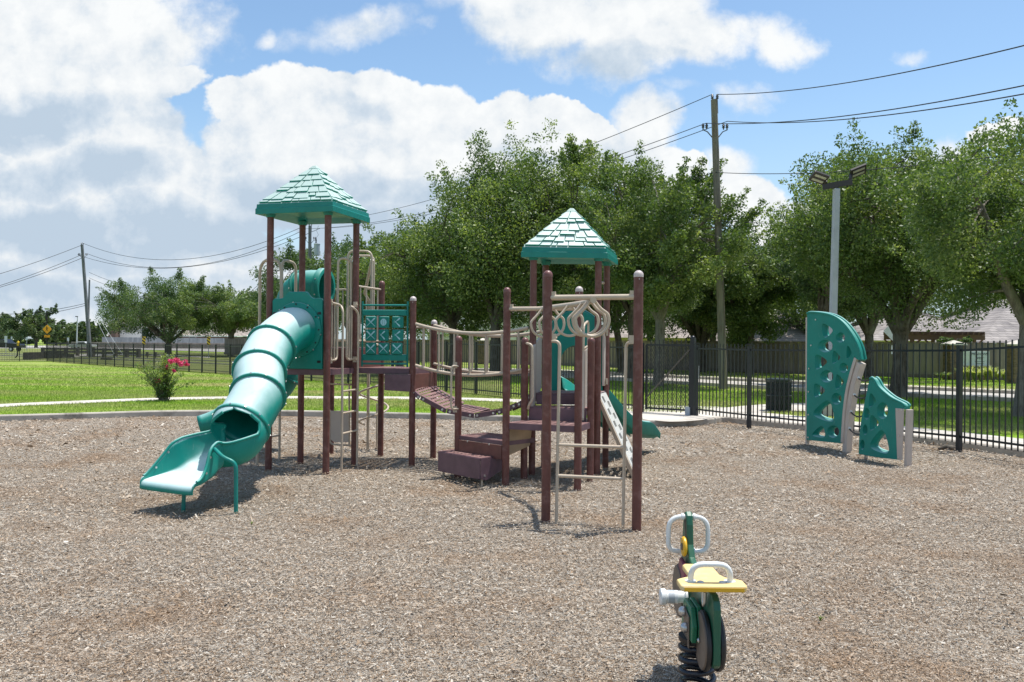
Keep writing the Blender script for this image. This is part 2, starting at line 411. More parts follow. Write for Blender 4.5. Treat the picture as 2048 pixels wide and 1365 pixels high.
def mat_lawn():
    m, nt, b, _ = newmat('lawn_turf')
    tc = nt.nodes.new('ShaderNodeTexCoord'); P = tc.outputs['Object']
    mid = noise(nt, 1.1, 6, 0.65, P); fine = noise(nt, 22, 4, 0.7, P)
    c = mixc(nt, 0.55, lawn_tone(nt, P), ramp(nt, mid, [(0.3, (0.25, 0.28, 0.2)), (0.7, (0.72, 0.7, 0.6))]), 'OVERLAY')
    c = mixc(nt, 0.6, c, ramp(nt, fine, [(0.3, (0.15, 0.18, 0.1)), (0.7, (0.85, 0.85, 0.7))]), 'OVERLAY')
    nt.links.new(c, b.inputs['Base Color']); b.inputs['Roughness'].default_value = 0.9; b.inputs['Specular IOR Level'].default_value = 0.15
    bump(nt, b, fine, 0.6, 0.05)
    return m
def lawn_tone(nt, P):
    """uneven turf: lush, plain and dry patches stretched along the mowing direction"""
    mp = N(nt, 'ShaderNodeMapping'); mp.inputs['Scale'].default_value = (0.10, 0.30, 1); mp.inputs['Rotation'].default_value = (0, 0, 0.35); nt.links.new(P, mp.inputs[0])
    f = noise(nt, 1.0, 6, 0.62, mp.outputs[0])
    return ramp(nt, f, [(0.34, (0.175, 0.31, 0.02)), (0.46, (0.205, 0.29, 0.05)), (0.56, (0.255, 0.295, 0.10)), (0.68, (0.34, 0.33, 0.15))])
M['lawn'] = mat_lawn()
def mat_blade():
    m, nt, b, out = newmat('grass_blade')
    at = N(nt, 'ShaderNodeAttribute', attribute_name='rnd'); tc = nt.nodes.new('ShaderNodeTexCoord')
    c = mixc(nt, 0.8, lawn_tone(nt, tc.outputs['Object']), ramp(nt, at.outputs['Fac'], [(0, (0.22, 0.26, 0.18)), (0.7, (0.66, 0.66, 0.55)), (1, (0.9, 0.85, 0.75))]), 'OVERLAY')
    c = mixc(nt, 1.0, c, (1.25, 1.25, 1.25, 1), 'MULTIPLY')
    nt.links.new(c, b.inputs['Base Color']); b.inputs['Roughness'].default_value = 0.55; b.inputs['Specular IOR Level'].default_value = 0.25
    t = nt.nodes.new('ShaderNodeBsdfTranslucent'); nt.links.new(c, t.inputs[0]); mx = nt.nodes.new('ShaderNodeMixShader'); mx.inputs[0].default_value = 0.4
    nt.links.new(b.outputs[0], mx.inputs[1]); nt.links.new(t.outputs[0], mx.inputs[2]); nt.links.new(mx.outputs[0], out.inputs[0])
    return m
M['blade'] = mat_blade()
CHIP = [(0, (0.065, 0.044, 0.029)), (0.12, (0.158, 0.107, 0.066)), (0.28, (0.292, 0.207, 0.134)), (0.42, (0.36, 0.275, 0.194)), (0.60, (0.43, 0.356, 0.276)), (0.80, (0.50, 0.445, 0.37)), (1, (0.63, 0.59, 0.52))]
def mat_mulch():
    m, nt, b, _ = newmat('wood_mulch')
    tc = nt.nodes.new('ShaderNodeTexCoord'); P = tc.outputs['Object']
    wob = N(nt, 'ShaderNodeTexNoise'); wob.inputs['Scale'].default_value = 9; nt.links.new(P, wob.inputs['Vector'])
    vm = N(nt, 'ShaderNodeVectorMath', operation='MULTIPLY_ADD'); nt.links.new(wob.outputs[1], vm.inputs[0]); vm.inputs[1].default_value = (0.12, 0.12, 0); nt.links.new(P, vm.inputs[2])
    mp = N(nt, 'ShaderNodeMapping'); mp.inputs['Scale'].default_value = (38, 80, 1); mp.inputs['Rotation'].default_value = (0, 0, 0.5); nt.links.new(vm.outputs[0], mp.inputs[0])
    v = N(nt, 'ShaderNodeTexVoronoi'); v.inputs['Scale'].default_value = 1.0; nt.links.new(mp.outputs[0], v.inputs['Vector'])
    mp2 = N(nt, 'ShaderNodeMapping'); mp2.inputs['Scale'].default_value = (70, 34, 1); mp2.inputs['Rotation'].default_value = (0, 0, -0.3); nt.links.new(vm.outputs[0], mp2.inputs[0])
    v2 = N(nt, 'ShaderNodeTexVoronoi'); nt.links.new(mp2.outputs[0], v2.inputs['Vector'])
    s1 = nt.nodes.new('ShaderNodeSeparateColor'); nt.links.new(v.outputs['Color'], s1.inputs[0])
    s2 = nt.nodes.new('ShaderNodeSeparateColor'); nt.links.new(v2.outputs['Color'], s2.inputs[0])
    f = mixc(nt, math_(nt, 'GREATER_THAN', s2.outputs[1], 0.55), s1.outputs[0], s2.outputs[0])
    c = ramp(nt, f, [(p * 0.9, tuple(q * 0.92 for q in k)) for p, k in CHIP])
    # broad patches where the finer, browner mulch shows
    pat = math_(nt, 'MULTIPLY', math_(nt, 'SUBTRACT', noise(nt, 0.7, 7, 0.62, P), 0.50), 6, clamp=True)
    c = mixc(nt, math_(nt, 'MULTIPLY', pat, 0.55), c, mixc(nt, 0.35, c, (0.23, 0.13, 0.07, 1)))
    c = mixc(nt, math_(nt, 'MULTIPLY', pat, 0.5), c, (0.29, 0.185, 0.105, 1))
    nt.links.new(c, b.inputs['Base Color']); b.inputs['Roughness'].default_value = 0.95; b.inputs['Specular IOR Level'].default_value = 0.15
    h = math_(nt, 'ADD', math_(nt, 'MULTIPLY', s1.outputs[2], 0.6), math_(nt, 'MULTIPLY', v2.outputs['Distance'], -0.6))
    bump(nt, b, h, 0.9, 0.02)
    return m
M['mulch'] = mat_mulch()
def mat_chip():
    m, nt, b, _ = newmat('wood_chip')
    at = N(nt, 'ShaderNodeAttribute', attribute_name='rnd')
    c = ramp(nt, at.outputs['Fac'], CHIP)
    tc = nt.nodes.new('ShaderNodeTexCoord')
    pat = math_(nt, 'MULTIPLY', math_(nt, 'SUBTRACT', noise(nt, 0.7, 7, 0.62, tc.outputs['Object']), 0.50), 6, clamp=True)
    c = mixc(nt, math_(nt, 'MULTIPLY', pat, 0.62), c, mixc(nt, 0.75, c, (0.29, 0.175, 0.095, 1), 'MIX'))
    nt.links.new(c, b.inputs['Base Color']); b.inputs['Roughness'].default_value = 0.9; b.inputs['Specular IOR Level'].default_value = 0.2
    return m
M['chip'] = mat_chip()
# ============================================================ SKY, SUN, CAMERA
SUNV = Vector((0.53, 0.27, 2.19)).normalized()
def build_world():
    w = bpy.data.worlds.new('World'); S.world = w; w.use_nodes = True
    w.cycles.sampling_method = 'MANUAL'; w.cycles.sample_map_resolution = 256
    nt = w.node_tree; nt.nodes.clear()
    out = nt.nodes.new('ShaderNodeOutputWorld'); bg = nt.nodes.new('ShaderNodeBackground')
    bg.inputs['Strength'].default_value = 0.10
    sky = nt.nodes.new('ShaderNodeTexSky'); sky.sky_type = 'NISHITA'; sky.sun_disc = False
    sky.sun_elevation = math.asin(SUNV.z); sky.sun_rotation = math.atan2(SUNV.x, SUNV.y)
    sky.air_density = 1.0; sky.dust_density = 0.6; sky.ozone_density = 2.0
    tc = nt.nodes.new('ShaderNodeTexCoord'); D = tc.outputs['Generated']
    sx = nt.nodes.new('ShaderNodeSeparateXYZ'); nt.links.new(D, sx.inputs[0])
    X, Y, Z = sx.outputs
    # clouds live on the sky sphere: u = x/y, v = z/y of the view direction (north half)
    Yc = math_(nt, 'MAXIMUM', Y, 0.06)
    u = math_(nt, 'DIVIDE', X, Yc); v = math_(nt, 'DIVIDE', Z, Yc)
    cv = nt.nodes.new('ShaderNodeCombineXYZ'); nt.links.new(u, cv.inputs[0]); nt.links.new(v, cv.inputs[1])
    P = cv.outputs[0]
    n1 = N(nt, 'ShaderNodeTexNoise'); n1.inputs['Scale'].default_value = 5.5; n1.inputs['Detail'].default_value = 6; n1.inputs['Roughness'].default_value = 0.58; nt.links.new(P, n1.inputs['Vector'])
    ns = nt.nodes.new('ShaderNodeSeparateColor'); nt.links.new(n1.outputs[1], ns.inputs[0])
    uu = math_(nt, 'ADD', u, math_(nt, 'MULTIPLY', math_(nt, 'SUBTRACT', ns.outputs[0], 0.5), 0.13))
    vv = math_(nt, 'ADD', v, math_(nt, 'MULTIPLY', math_(nt, 'SUBTRACT', ns.outputs[1], 0.5), 0.11))
    n2 = N(nt, 'ShaderNodeTexNoise'); n2.inputs['Scale'].default_value = 17; n2.inputs['Detail'].default_value = 4; n2.inputs['Roughness'].default_value = 0.6; nt.links.new(P, n2.inputs['Vector'])
    n3 = N(nt, 'ShaderNodeTexNoise'); n3.inputs['Scale'].default_value = 3.2; n3.inputs['Detail'].default_value = 4; n3.inputs['Roughness'].default_value = 0.55; nt.links.new(P, n3.inputs['Vector'])
    def blob(c, cur, op='MAXIMUM'):
        cx, cy, rx, ry, s = c
        d = ray(cx, cy); a, b = d.x / d.y, d.z / d.y
        du = math_(nt, 'MULTIPLY', math_(nt, 'SUBTRACT', uu, a), FPX / rx)
        dv = math_(nt, 'MULTIPLY', math_(nt, 'SUBTRACT', vv, b), FPX / ry)
        r2 = math_(nt, 'ADD', math_(nt, 'MULTIPLY', du, du), math_(nt, 'MULTIPLY', dv, dv))
        f = math_(nt, 'MULTIPLY', math_(nt, 'SUBTRACT', 1.0, r2), s)
        return f if cur is None else math_(nt, op, cur, f)
    # heaped clouds: centre, half-sizes, firmness
    firm = [(60, 330, 420, 260, 1.6), (300, 400, 250, 150, 1.5), (375, 170, 80, 55, 1.5),
            (560, 235, 130, 115, 2.2), (730, 245, 140, 112, 2.2), (650, 330, 300, 150, 1.8), (880, 285, 130, 125, 2.2), (1010, 270, 100, 100, 2.2),
            (1130, 300, 130, 90, 2.0), (1120, 250, 110, 60, 1.7), (900, 380, 330, 150, 1.6), (1240, 330, 110, 75, 1.6), (1350, 380, 60, 70, 1.4),
            (1250, 560, 300, 100, 1.2), (300, 560, 620, 130, 1.3), (1990, 275, 85, 36, 1.3), (1500, 405, 110, 60, 1.0), (1570, 450, 140, 70, 1.2)]
    soft = [(1278, 245, 60, 75, 1.1), (110, 80, 330, 190, 1.5), (265, 110, 165, 130, 1.5), (1080, 5, 190, 120, 1.4), (1240, 20, 240, 105, 1.4), (1420, 55, 180, 66, 1.3), (1555, 75, 85, 44, 1.0), (1190, 115, 110, 50, 0.9),
            (1450, 345, 70, 44, 0.8), (1900, 340, 120, 60, 0.8), (1480, 190, 70, 40, 0.45)]
    thin = [(720, 45, 130, 44, 0.8), (600, 75, 110, 40, 0.55), (525, 72, 40, 28, 0.9), (845, 55, 28, 16, 0.6), (1480, 190, 70, 48, 0.62), (1560, 170, 60, 22, 0.5),
            (1430, 235, 80, 30, 0.45), (1810, 122, 40, 22, 0.7), (880, 10, 60, 40, 0.5), (1330, 165, 60, 16, 0.35)]
    a1 = None
    for b in firm: a1 = blob((b[0], b[1], b[2] * 1.07, b[3] * 1.07, b[4] * 1.3), a1)
    a3 = None
    for b in soft: a3 = blob((b[0], b[1], b[2] * 1.05, b[3] * 1.05, b[4]), a3)
    a2 = None
    for b in thin: a2 = blob(b, a2)
    n5 = N(nt, 'ShaderNodeTexNoise'); n5.inputs['Scale'].default_value = 9; n5.inputs['Detail'].default_value = 7; n5.inputs['Roughness'].default_value = 0.62; nt.links.new(P, n5.inputs['Vector'])
    vo = N(nt, 'ShaderNodeTexVoronoi', feature='F1'); vo.inputs['Scale'].default_value = 15; vo.inputs['Detail'].default_value = 2
    wv = nt.nodes.new('ShaderNodeCombineXYZ'); nt.links.new(uu, wv.inputs[0]); nt.links.new(vv, wv.inputs[1]); nt.links.new(wv.outputs[0], vo.inputs['Vector'])
    billow = math_(nt, 'SUBTRACT', 0.42, vo.outputs['Distance'])
    fine = math_(nt, 'ADD', math_(nt, 'MULTIPLY', math_(nt, 'SUBTRACT', n5.outputs[0], 0.5), 1.5), math_(nt, 'MULTIPLY', billow, 0.9))
    mr = N(nt, 'ShaderNodeMapRange', interpolation_type='SMOOTHSTEP'); mr.inputs[1].default_value = -0.05; mr.inputs[2].default_value = 0.36
    nt.links.new(math_(nt, 'ADD', a1, fine), mr.inputs[0])
    mr2 = N(nt, 'ShaderNodeMapRange', interpolation_type='SMOOTHSTEP'); mr2.inputs[1].default_value = 0.0; mr2.inputs[2].default_value = 1.3
    nt.links.new(math_(nt, 'ADD', a2, math_(nt, 'MULTIPLY', math_(nt, 'SUBTRACT', n5.outputs[0], 0.52), 2.6)), mr2.inputs[0])
    mr4 = N(nt, 'ShaderNodeMapRange', interpolation_type='SMOOTHSTEP'); mr4.inputs[1].default_value = -0.25; mr4.inputs[2].default_value = 0.85
    nt.links.new(math_(nt, 'ADD', a3, math_(nt, 'MULTIPLY', math_(nt, 'SUBTRACT', n5.outputs[0], 0.5), 3.2)), mr4.inputs[0])
    alpha = math_(nt, 'MAXIMUM', math_(nt, 'MAXIMUM', mr.outputs[0], mr4.outputs[0]), mr2.outputs[0])
    # grey undersides of the heaps
    grey = None
    for b in [(40, 235, 250, 65, 1.0), (120, 340, 260, 60, 0.75), (330, 250, 120, 60, 0.4), (250, 470, 460, 85, 1.0), (620, 400, 260, 60, 0.8), (760, 480, 380, 75, 0.9), (520, 470, 280, 65, 0.8),
              (100, 570, 460, 75, 0.8), (700, 225, 110, 40, 0.4), (1120, 120, 220, 45, 0.5), (960, 80, 60, 60, 0.4), (880, 410, 200, 50, 0.6), (1250, 110, 190, 35, 0.4), (380, 60, 90, 60, 0.3), (1050, 320, 90, 30, 0.35)]:
        grey = blob(b, grey)
    # relief: the same noise looked up a little towards the sun shades one side of every billow
    ofs = N(nt, 'ShaderNodeVectorMath', operation='ADD'); nt.links.new(P, ofs.inputs[0]); ofs.inputs[1].default_value = (0.010, 0.022, 0)
    n6 = N(nt, 'ShaderNodeTexNoise'); n6.inputs['Scale'].default_value = 9; n6.inputs['Detail'].default_value = 7; n6.inputs['Roughness'].default_value = 0.62; nt.links.new(ofs.outputs[0], n6.inputs['Vector'])
    relief = math_(nt, 'MULTIPLY', math_(nt, 'SUBTRACT', n6.outputs[0], n5.outputs[0]), 2.2)
    grey = math_(nt, 'ADD', math_(nt, 'MULTIPLY', math_(nt, 'MAXIMUM', grey, 0.0), 1.05), math_(nt, 'MULTIPLY', math_(nt, 'SUBTRACT', n3.outputs[0], 0.50), 1.6))
    grey = math_(nt, 'ADD', grey, math_(nt, 'MULTIPLY', billow, -0.35))
    grey = math_(nt, 'ADD', grey, relief, clamp=True)
    ccol = ramp(nt, grey, [(0.0, (7.7, 7.85, 7.9)), (0.3, (6.9, 7.2, 7.45)), (0.65, (5.3, 6.0, 6.75)), (1.0, (4.2, 5.1, 6.1))])
    # south half: scattered clouds from noise
    n4 = N(nt, 'ShaderNodeTexNoise'); n4.inputs['Scale'].default_value = 2.2; n4.inputs['Detail'].default_value = 4; nt.links.new(D, n4.inputs['Vector'])
    mr3 = N(nt, 'ShaderNodeMapRange', interpolation_type='SMOOTHSTEP'); mr3.inputs[1].default_value = 0.54; mr3.inputs[2].default_value = 0.66; nt.links.new(n4.outputs[0], mr3.inputs[0])
    mrY = N(nt, 'ShaderNodeMapRange', interpolation_type='SMOOTHSTEP'); mrY.inputs[1].default_value = 0.15; mrY.inputs[2].default_value = 0.4; nt.links.new(Y, mrY.inputs[0])
    mm = N(nt, 'ShaderNodeMix', data_type='FLOAT'); nt.links.new(mrY.outputs[0], mm.inputs[0]); nt.links.new(mr3.outputs[0], mm.inputs[2]); nt.links.new(alpha, mm.inputs[3])
    # milky air low over the horizon
    mrH = N(nt, 'ShaderNodeMapRange', interpolation_type='SMOOTHSTEP'); mrH.inputs[1].default_value = 0.0; mrH.inputs[2].default_value = 0.30; mrH.inputs[3].default_value = 0.75; mrH.inputs[4].default_value = 0.0; nt.links.new(Z, mrH.inputs[0])
    sk = mixc(nt, 1.0, sky.outputs[0], (1.35, 1.45, 1.42, 1), 'MULTIPLY')
    base = mixc(nt, mrH.outputs[0], sk, (4.6, 5.7, 6.7, 1))
    nt.links.new(mixc(nt, mm.outputs[0], base, ccol), bg.inputs[0]); nt.links.new(bg.outputs[0], out.inputs[0])
build_world()
sl = bpy.data.lights.new('sun', 'SUN'); sl.energy = 4.7; sl.angle = R(0.5); sl.color = (1.0, 0.955, 0.89)
so = bpy.data.objects.new('sun', sl); COL.objects.link(so); so.rotation_euler = SUNV.to_track_quat('Z', 'Y').to_euler()
so.location = (20, 10, 60)
cam = bpy.data.cameras.new('camera'); co = bpy.data.objects.new('camera', cam); COL.objects.link(co)
cam.sensor_width = 36; cam.lens = 36 * FPX / 2048; cam.clip_end = 3000; cam.clip_start = 0.05
right = Vector((CR, SR * -SP, SR * CP)); 
fwd = Vector((0, CP, SP)); upv = Vector((0, -SP, CP))
# scene appears turned clockwise by ROLL: camera turned the other way
rx = Vector((1, 0, 0)) * CR + upv * SR; ry = upv * CR - Vector((1, 0, 0)) * SR
co.matrix_world = Matrix(((rx.x, ry.x, -fwd.x, 0), (rx.y, ry.y, -fwd.y, 0), (rx.z, ry.z, -fwd.z, CH), (0, 0, 0, 1)))
S.camera = co
S.view_settings.view_transform = 'Standard'; S.view_settings.look = 'None'; S.view_settings.gamma = 1; S.view_settings.exposure = 0.33
S.cycles.max_bounces = 6; S.cycles.transparent_max_bounces = 8

# ============================================================ GROUND
KPX = [(0, 843), (160, 838.5), (320, 833.5), (480, 832.5), (600, 833), (750, 836.5), (900, 840), (1050, 845), (1180, 850), (1290, 853), (1370, 853), (1425, 849), (1450, 845.5), (1500, 851), (1612, 862), (1720, 873), (1822, 885), (1920, 898), (2048, 916)]
kp = [G(x, y) for x, y in KPX]
dl = (kp[0] - kp[1]); kl = [kp[0] + Vector((-2.4, -0.9, 0)), kp[0] + Vector((-5, -3.2, 0)), kp[0] + Vector((-6.2, -7.5, 0)), kp[0] + Vector((-6, -13, 0))]
kr = [kp[-1] + Vector((0.5, -1.6, 0)), kp[-1] + Vector((1.0, -4, 0)), kp[-1] + Vector((1.0, -8, 0)), kp[-1] + Vector((-0.5, -13, 0))]
back = [Vector((-8, -7, 0)), Vector((-2, -8.5, 0)), Vector((4, -8, 0))]
loop = catmull(kl[::-1] + kp + kr + back[::-1], 5, True)
CEN = Vector((0, 6, 0))
def ring_mesh(name, mat, radii, zf, seed=0):
    mb = MB(); n = len(loop); rg = random.Random(seed)
    for r in radii:
        for p in loop:
            q = CEN + (p - CEN) * r; q.z = zf(q, r); mb.v.append(q)
    for i in range(len(radii) - 1):
        for k in range(n):
            l = (k + 1) % n
            mb.f.append((i * n + l, i * n + k, (i + 1) * n + k, (i + 1) * n + l))
    if radii[0] < 0.05: mb.f.append(tuple(range(n))[::-1] if False else tuple(range(n)))
    return mb.build(name, mat, None, 60)
def mz(x, y):
    """trodden bed: soft swells, scuffed hollows at the slide exit, under the rider and before the steps"""
    h = 0.020 * np.sin(x * 1.7 + y * 0.6) * np.sin(y * 1.3 - x * .5) + 0.012 * np.sin(x * 4.1 - y * 2.2) * np.sin(y * 3.7 + x * 1.9) + 0.006 * np.sin(x * 9.3 + y * 7.1) * np.sin(y * 10.7 - x * 6.0)
    for cx, cy, r, d in ((-3.7, 8.0, .75, .06), (.92, 4.0, .5, .04), (-.75, 9.9, .6, .035), (.75, 6.5, .6, .03), (-2.3, 10.6, .6, .03), (2.4, 13.7, .6, .04), (5.7, 12.6, .8, .03)):
        h = h - d * np.exp(-((x - cx) ** 2 + (y - cy) ** 2) / (r * r))
    return h
rg = random.Random(3)
tag(ring_mesh('mulch_bed', M['mulch'], [0.01] + [i / 90 for i in range(1, 91)] + [1.02], lambda q, r: float(mz(q.x, q.y)) * smooth((1.0 - r) * 14)), kind='structure')
tag(ring_mesh('lawn', M['lawn'], [1.004, 1.05, 1.1, 1.2, 1.35, 1.5, 1.7, 2, 2.4, 3, 3.6, 4.5, 6, 9, 15, 30, 60, 110], lambda q, r: gz(q.x, q.y) - (0.0 if r < 20 else 0.0)), kind='structure')
# kerb: a real step round the bed, with a rounded top and a few joints
def kerb_build():
    mb = MB(); n = len(loop); prof = [(-0.075, -0.12), (-0.072, 0.105), (-0.055, 0.128), (0.0, 0.134), (0.055, 0.13), (0.075, 0.112), (0.078, 0.0)]
    for i, p in enumerate(loop):
        t = (loop[(i + 1) % n] - loop[i - 1]).normalized(); o = Vector((-t.y, t.x, 0))
        if o.dot(p - CEN) < 0: o = -o
        for a, z in prof: mb.v.append(p + o * (a + 0.075) + Vector((0, 0, z)))
    m = len(prof)
    for i in range(n):
        j = (i + 1) % n
        for k in range(m - 1): mb.f.append((i * m + k, j * m + k, j * m + k + 1, i * m + k + 1))
    bm_ = mb.build('kerb', M['kerb'], None, 30)
    return tag(bm_, kind='structure')
kerb_build()
def sheet(name, mat, A, B, lift, kind='structure', zf=None):
    """strip between two edge polylines laid on the ground"""
    mb = MB(); n = len(A)
    for p in A + B:
        q = Vector(p); q.z = (zf(q) if zf else gz(q.x, q.y)) + lift; mb.v.append(q)
    mb.f = [(i, i + 1, n + i + 1, n + i) for i in range(n - 1)]
    return tag(mb.build(name, mat, None, 40), kind=kind)
def edges(px_lo, px_hi, n=6):
    A = catmull([GL(*p) for p in px_lo], n); B = catmull([GL(*p) for p in px_hi], n)
    return A, B
sheet('footpath', M['concrete'], *edges([(-260, 833), (0, 815.5), (160, 808), (325, 801.5), (480, 799), (600, 798.5), (800, 799.5), (900, 801), (1000, 804.5), (1100, 810), (1200, 818), (1290, 838)],
                                          [(-260, 825), (0, 809.5), (160, 802.5), (325, 796.5), (480, 794), (600, 793.5), (800, 794.5), (900, 796), (1000, 798.5), (1100, 802), (1200, 807), (1290, 811)]), 0.012)
# paved apron at the gate and the walk outside the fence
sheet('gate_apron', M['concrete'], *edges([(1285, 840), (1340, 845), (1400, 842), (1445, 835), (1500, 838.5), (1612, 850), (1720, 861), (1822, 872.5), (1920, 884), (2048, 901), (2400, 950)],
                                            [(1285, 811), (1340, 813), (1400, 814), (1445, 815.5), (1500, 824), (1612, 835), (1720, 846), (1822, 856), (1920, 866), (2048, 880), (2400, 920)]), 0.016)
sheet('side_walk', M['concrete'], *edges([(1440, 828), (1520, 826), (1600, 824), (1680, 824), (1800, 825)], [(1440, 818), (1520, 811), (1600, 808), (1680, 809), (1800, 810)]), 0.02)
# street behind the fence, with kerbs, verge walk
near = [(33, 8.5), (24, 16.5), (16.2, 23.5), (11.0, 28.5), (6.2, 34.5), (0.5, 41.5), (-5, 47.5), (-14, 56), (-27, 68), (-45, 82), (-75, 103), (-120, 130)]
near = catmull([Vector((x, y, 0)) for x, y in near], 5)
def offs(L, d):
    out = []
    for i, p in enumerate(L):
        t = (L[min(i + 1, len(L) - 1)] - L[max(i - 1, 0)]).normalized()
        out.append(p + Vector((t.y, -t.x, 0)) * d)
    return out
RW = 4.4
sheet('street', M['road'], near, offs(near, RW), 0.02)
def kerbline(name, L):
    mb = MB()
    a, b = offs(L, -0.08), offs(L, 0.08); n = len(L)
    for dz, Q in ((-0.02, a), (0.13, a), (0.13, b), (-0.02, b)):
        for p in Q:
            mb.v.append(Vector((p.x, p.y, gz(p.x, p.y) + dz)))
    for k in range(3):
        for i in range(n - 1): mb.f.append((k * n + i, k * n + i + 1, (k + 1) * n + i + 1, (k + 1) * n + i))
    tag(mb.build(name, M['kerb'], None, 30), kind='structure')
kerbline('street_kerb', offs(near, -0.1)); kerbline('street_kerb', offs(near, RW + 0.1))
sheet('street_sidewalk', M['concrete'], offs(near, RW + 2.4), offs(near, RW + 3.7), 0.015)
VERGE = True
sheet('far_street', M['road'], *edges([(-200, 697), (100, 698), (260, 700), (420, 704), (520, 709)], [(-200, 691), (100, 692), (260, 694), (420, 697), (520, 702)]), 0.05)
sheet('far_path', M['concrete'], *edges([(120, 716), (175, 714), (250, 711.5), (330, 713), (420, 717)], [(120, 713), (175, 709), (250, 709.5), (330, 711), (420, 715)]), 0.06)

# loose chips lying on the bed
def chips():
    g = np.random.default_rng(11)
    out = []; rn = []
    for (y0, y1, n, s) in ((3.2, 5.2, 135000, .50), (5.2, 8.0, 150000, .60), (8.0, 12.5, 120000, .82), (12.5, 18.5, 60000, 1.4)):
        Y = y0 + (y1 - y0) * g.random(n); Xx = (g.random(n) * 2 - 1) * (Y * 0.66 + 0.4)
        L = (0.008 + g.gamma(2.0, 0.0062, n)) * s; Wd = L * (0.18 + 0.3 * g.random(n))
        big = g.random(n) < 0.03; L[big] *= 1.5 + 1.2 * g.random(big.sum()); tw = g.random(n) < 0.004; L[tw] *= 3.2; Wd[tw] *= .5
        an = g.random(n) * 2 * np.pi; tl = g.normal(0, 0.28, n); rl = g.normal(0, 0.45, n)
        z = 0.012 + 0.012 * g.random(n) + np.abs(np.sin(tl)) * L * .5
        dx = np.stack([np.cos(an) * np.cos(tl), np.sin(an) * np.cos(tl), np.sin(tl)], 1)
        sd = np.stack([-np.sin(an) * np.cos(rl), np.cos(an) * np.cos(rl), np.sin(rl)], 1)
        c = np.stack([Xx, Y, z + mz(Xx, Y) * np.clip((17.0 - Y) / 2, 0.0, 1)], 1)
        q = np.stack([c - dx * L[:, None] / 2 - sd * Wd[:, None] * .35, c + dx * L[:, None] / 2 - sd * Wd[:, None] * .5, c + dx * L[:, None] * .42 + sd * Wd[:, None] * .5, c - dx * L[:, None] / 2 + sd * Wd[:, None] * .4], 1)
        out.append(q.reshape(-1, 3)); r = g.beta(2.2, 1.9, n); rn.append(r)
    V = np.concatenate(out); r = np.concatenate(rn)
    # keep chips inside the bed
    ang = np.array([math.atan2(p.y - CEN.y, p.x - CEN.x) for p in loop]); rad = np.array([math.hypot(p.y - CEN.y, p.x - CEN.x) for p in loop])
    o = np.argsort(ang); ang, rad = ang[o], rad[o]
    c = V.reshape(-1, 4, 3)[:, 0]
    rr = np.interp(np.arctan2(c[:, 1] - CEN.y, c[:, 0]), ang, rad, period=2 * np.pi)
    k = np.hypot(c[:, 0], c[:, 1] - CEN.y) < rr - 0.05
    V = V.reshape(-1, 4, 3)[k].reshape(-1, 3)
    return tag(np_mesh('mulch_chips', V, 4, M['chip'], r[k]), kind='stuff')
chips()
# grass blades on the lawns nearest the bed
def grass():
    g = np.random.default_rng(5); out = []; rn = []
    ang = np.array([math.atan2(p.y - CEN.y, p.x - CEN.x) for p in loop]); rad = np.array([math.hypot(p.y - CEN.y, p.x - CEN.x) for p in loop])
    o = np.argsort(ang); ang, rad = ang[o], rad[o]
    for (y0, y1, n, h, w) in ((13, 19.5, 90000, 0.05, 0.010), (19.5, 27, 110000, 0.055, 0.017), (27, 42, 70000, 0.06, 0.03), (42, 60, 50000, 0.05, 0.04)):
        Y = y0 + (y1 - y0) * g.random(n); Xx = (g.random(n) * 2 - 1) * (Y * 0.64)
        rr = np.interp(np.arctan2(Y - CEN.y, Xx), ang, rad, period=2 * np.pi)
        k = np.hypot(Xx, Y - CEN.y) > rr + 0.2
        # keep off the paved strips
        f = Y * 0
        k &= ~((Xx > 1.5) & (Y < 21.5) & (np.hypot(Xx, Y - CEN.y) < rr + 2.2))
        xs = np.array([p.x for p in near[::-1]]); ys = np.array([p.y for p in near[::-1]])
        yn = np.interp(Xx, xs, ys)
        k &= ~((Y > yn - 0.5) & (Y < yn + 6.5))
        for P_ in PATHS:
            yl = np.interp(Xx, P_[0], P_[1]); yh = np.interp(Xx, P_[0], P_[2])
            k &= ~((Y > yl + 0.10 + .08 * np.sin(Xx * 3.1)) & (Y < yh - 0.02 + .05 * np.sin(Xx * 2.3 + 1)) & (Xx > P_[0][0]) & (Xx < P_[0][-1]))
        Xx, Y = Xx[k], Y[k]; m = len(Xx)
        zz = 0.11 - 0.30 * np.clip((Y - 22) / 30, 0, 1) ** 2 * (3 - 2 * np.clip((Y - 22) / 30, 0, 1)) * (lambda t: t * t * (3 - 2 * t))(np.clip((4 - Xx) / 14, 0, 1))
        hh = h * (0.45 + 0.8 * g.random(m)); a = g.random(m) * 2 * np.pi; lean = g.normal(0, 0.5, (m, 2)) * hh[:, None]
        c = np.stack([Xx, Y, zz], 1); s = np.stack([np.cos(a), np.sin(a), a * 0], 1) * (w / 2)
        tip = c + np.concatenate([lean, hh[:, None]], 1)
        out.append(np.stack([c - s, c + s, tip], 1).reshape(-1, 3)); rn.append(g.beta(2.2, 2.2, m))
    tag(np_mesh('grass', np.concatenate(out), 3, M['blade'], np.concatenate(rn)), kind='stuff')
def pathspan(lo, hi):
    A, B = edges(lo, hi); xs = np.array([p.x for p in A]); ya = np.array([p.y for p in A])
    xb = np.array([p.x for p in B]); yb = np.array([p.y for p in B])
    return xs, ya, np.interp(xs, xb, yb)
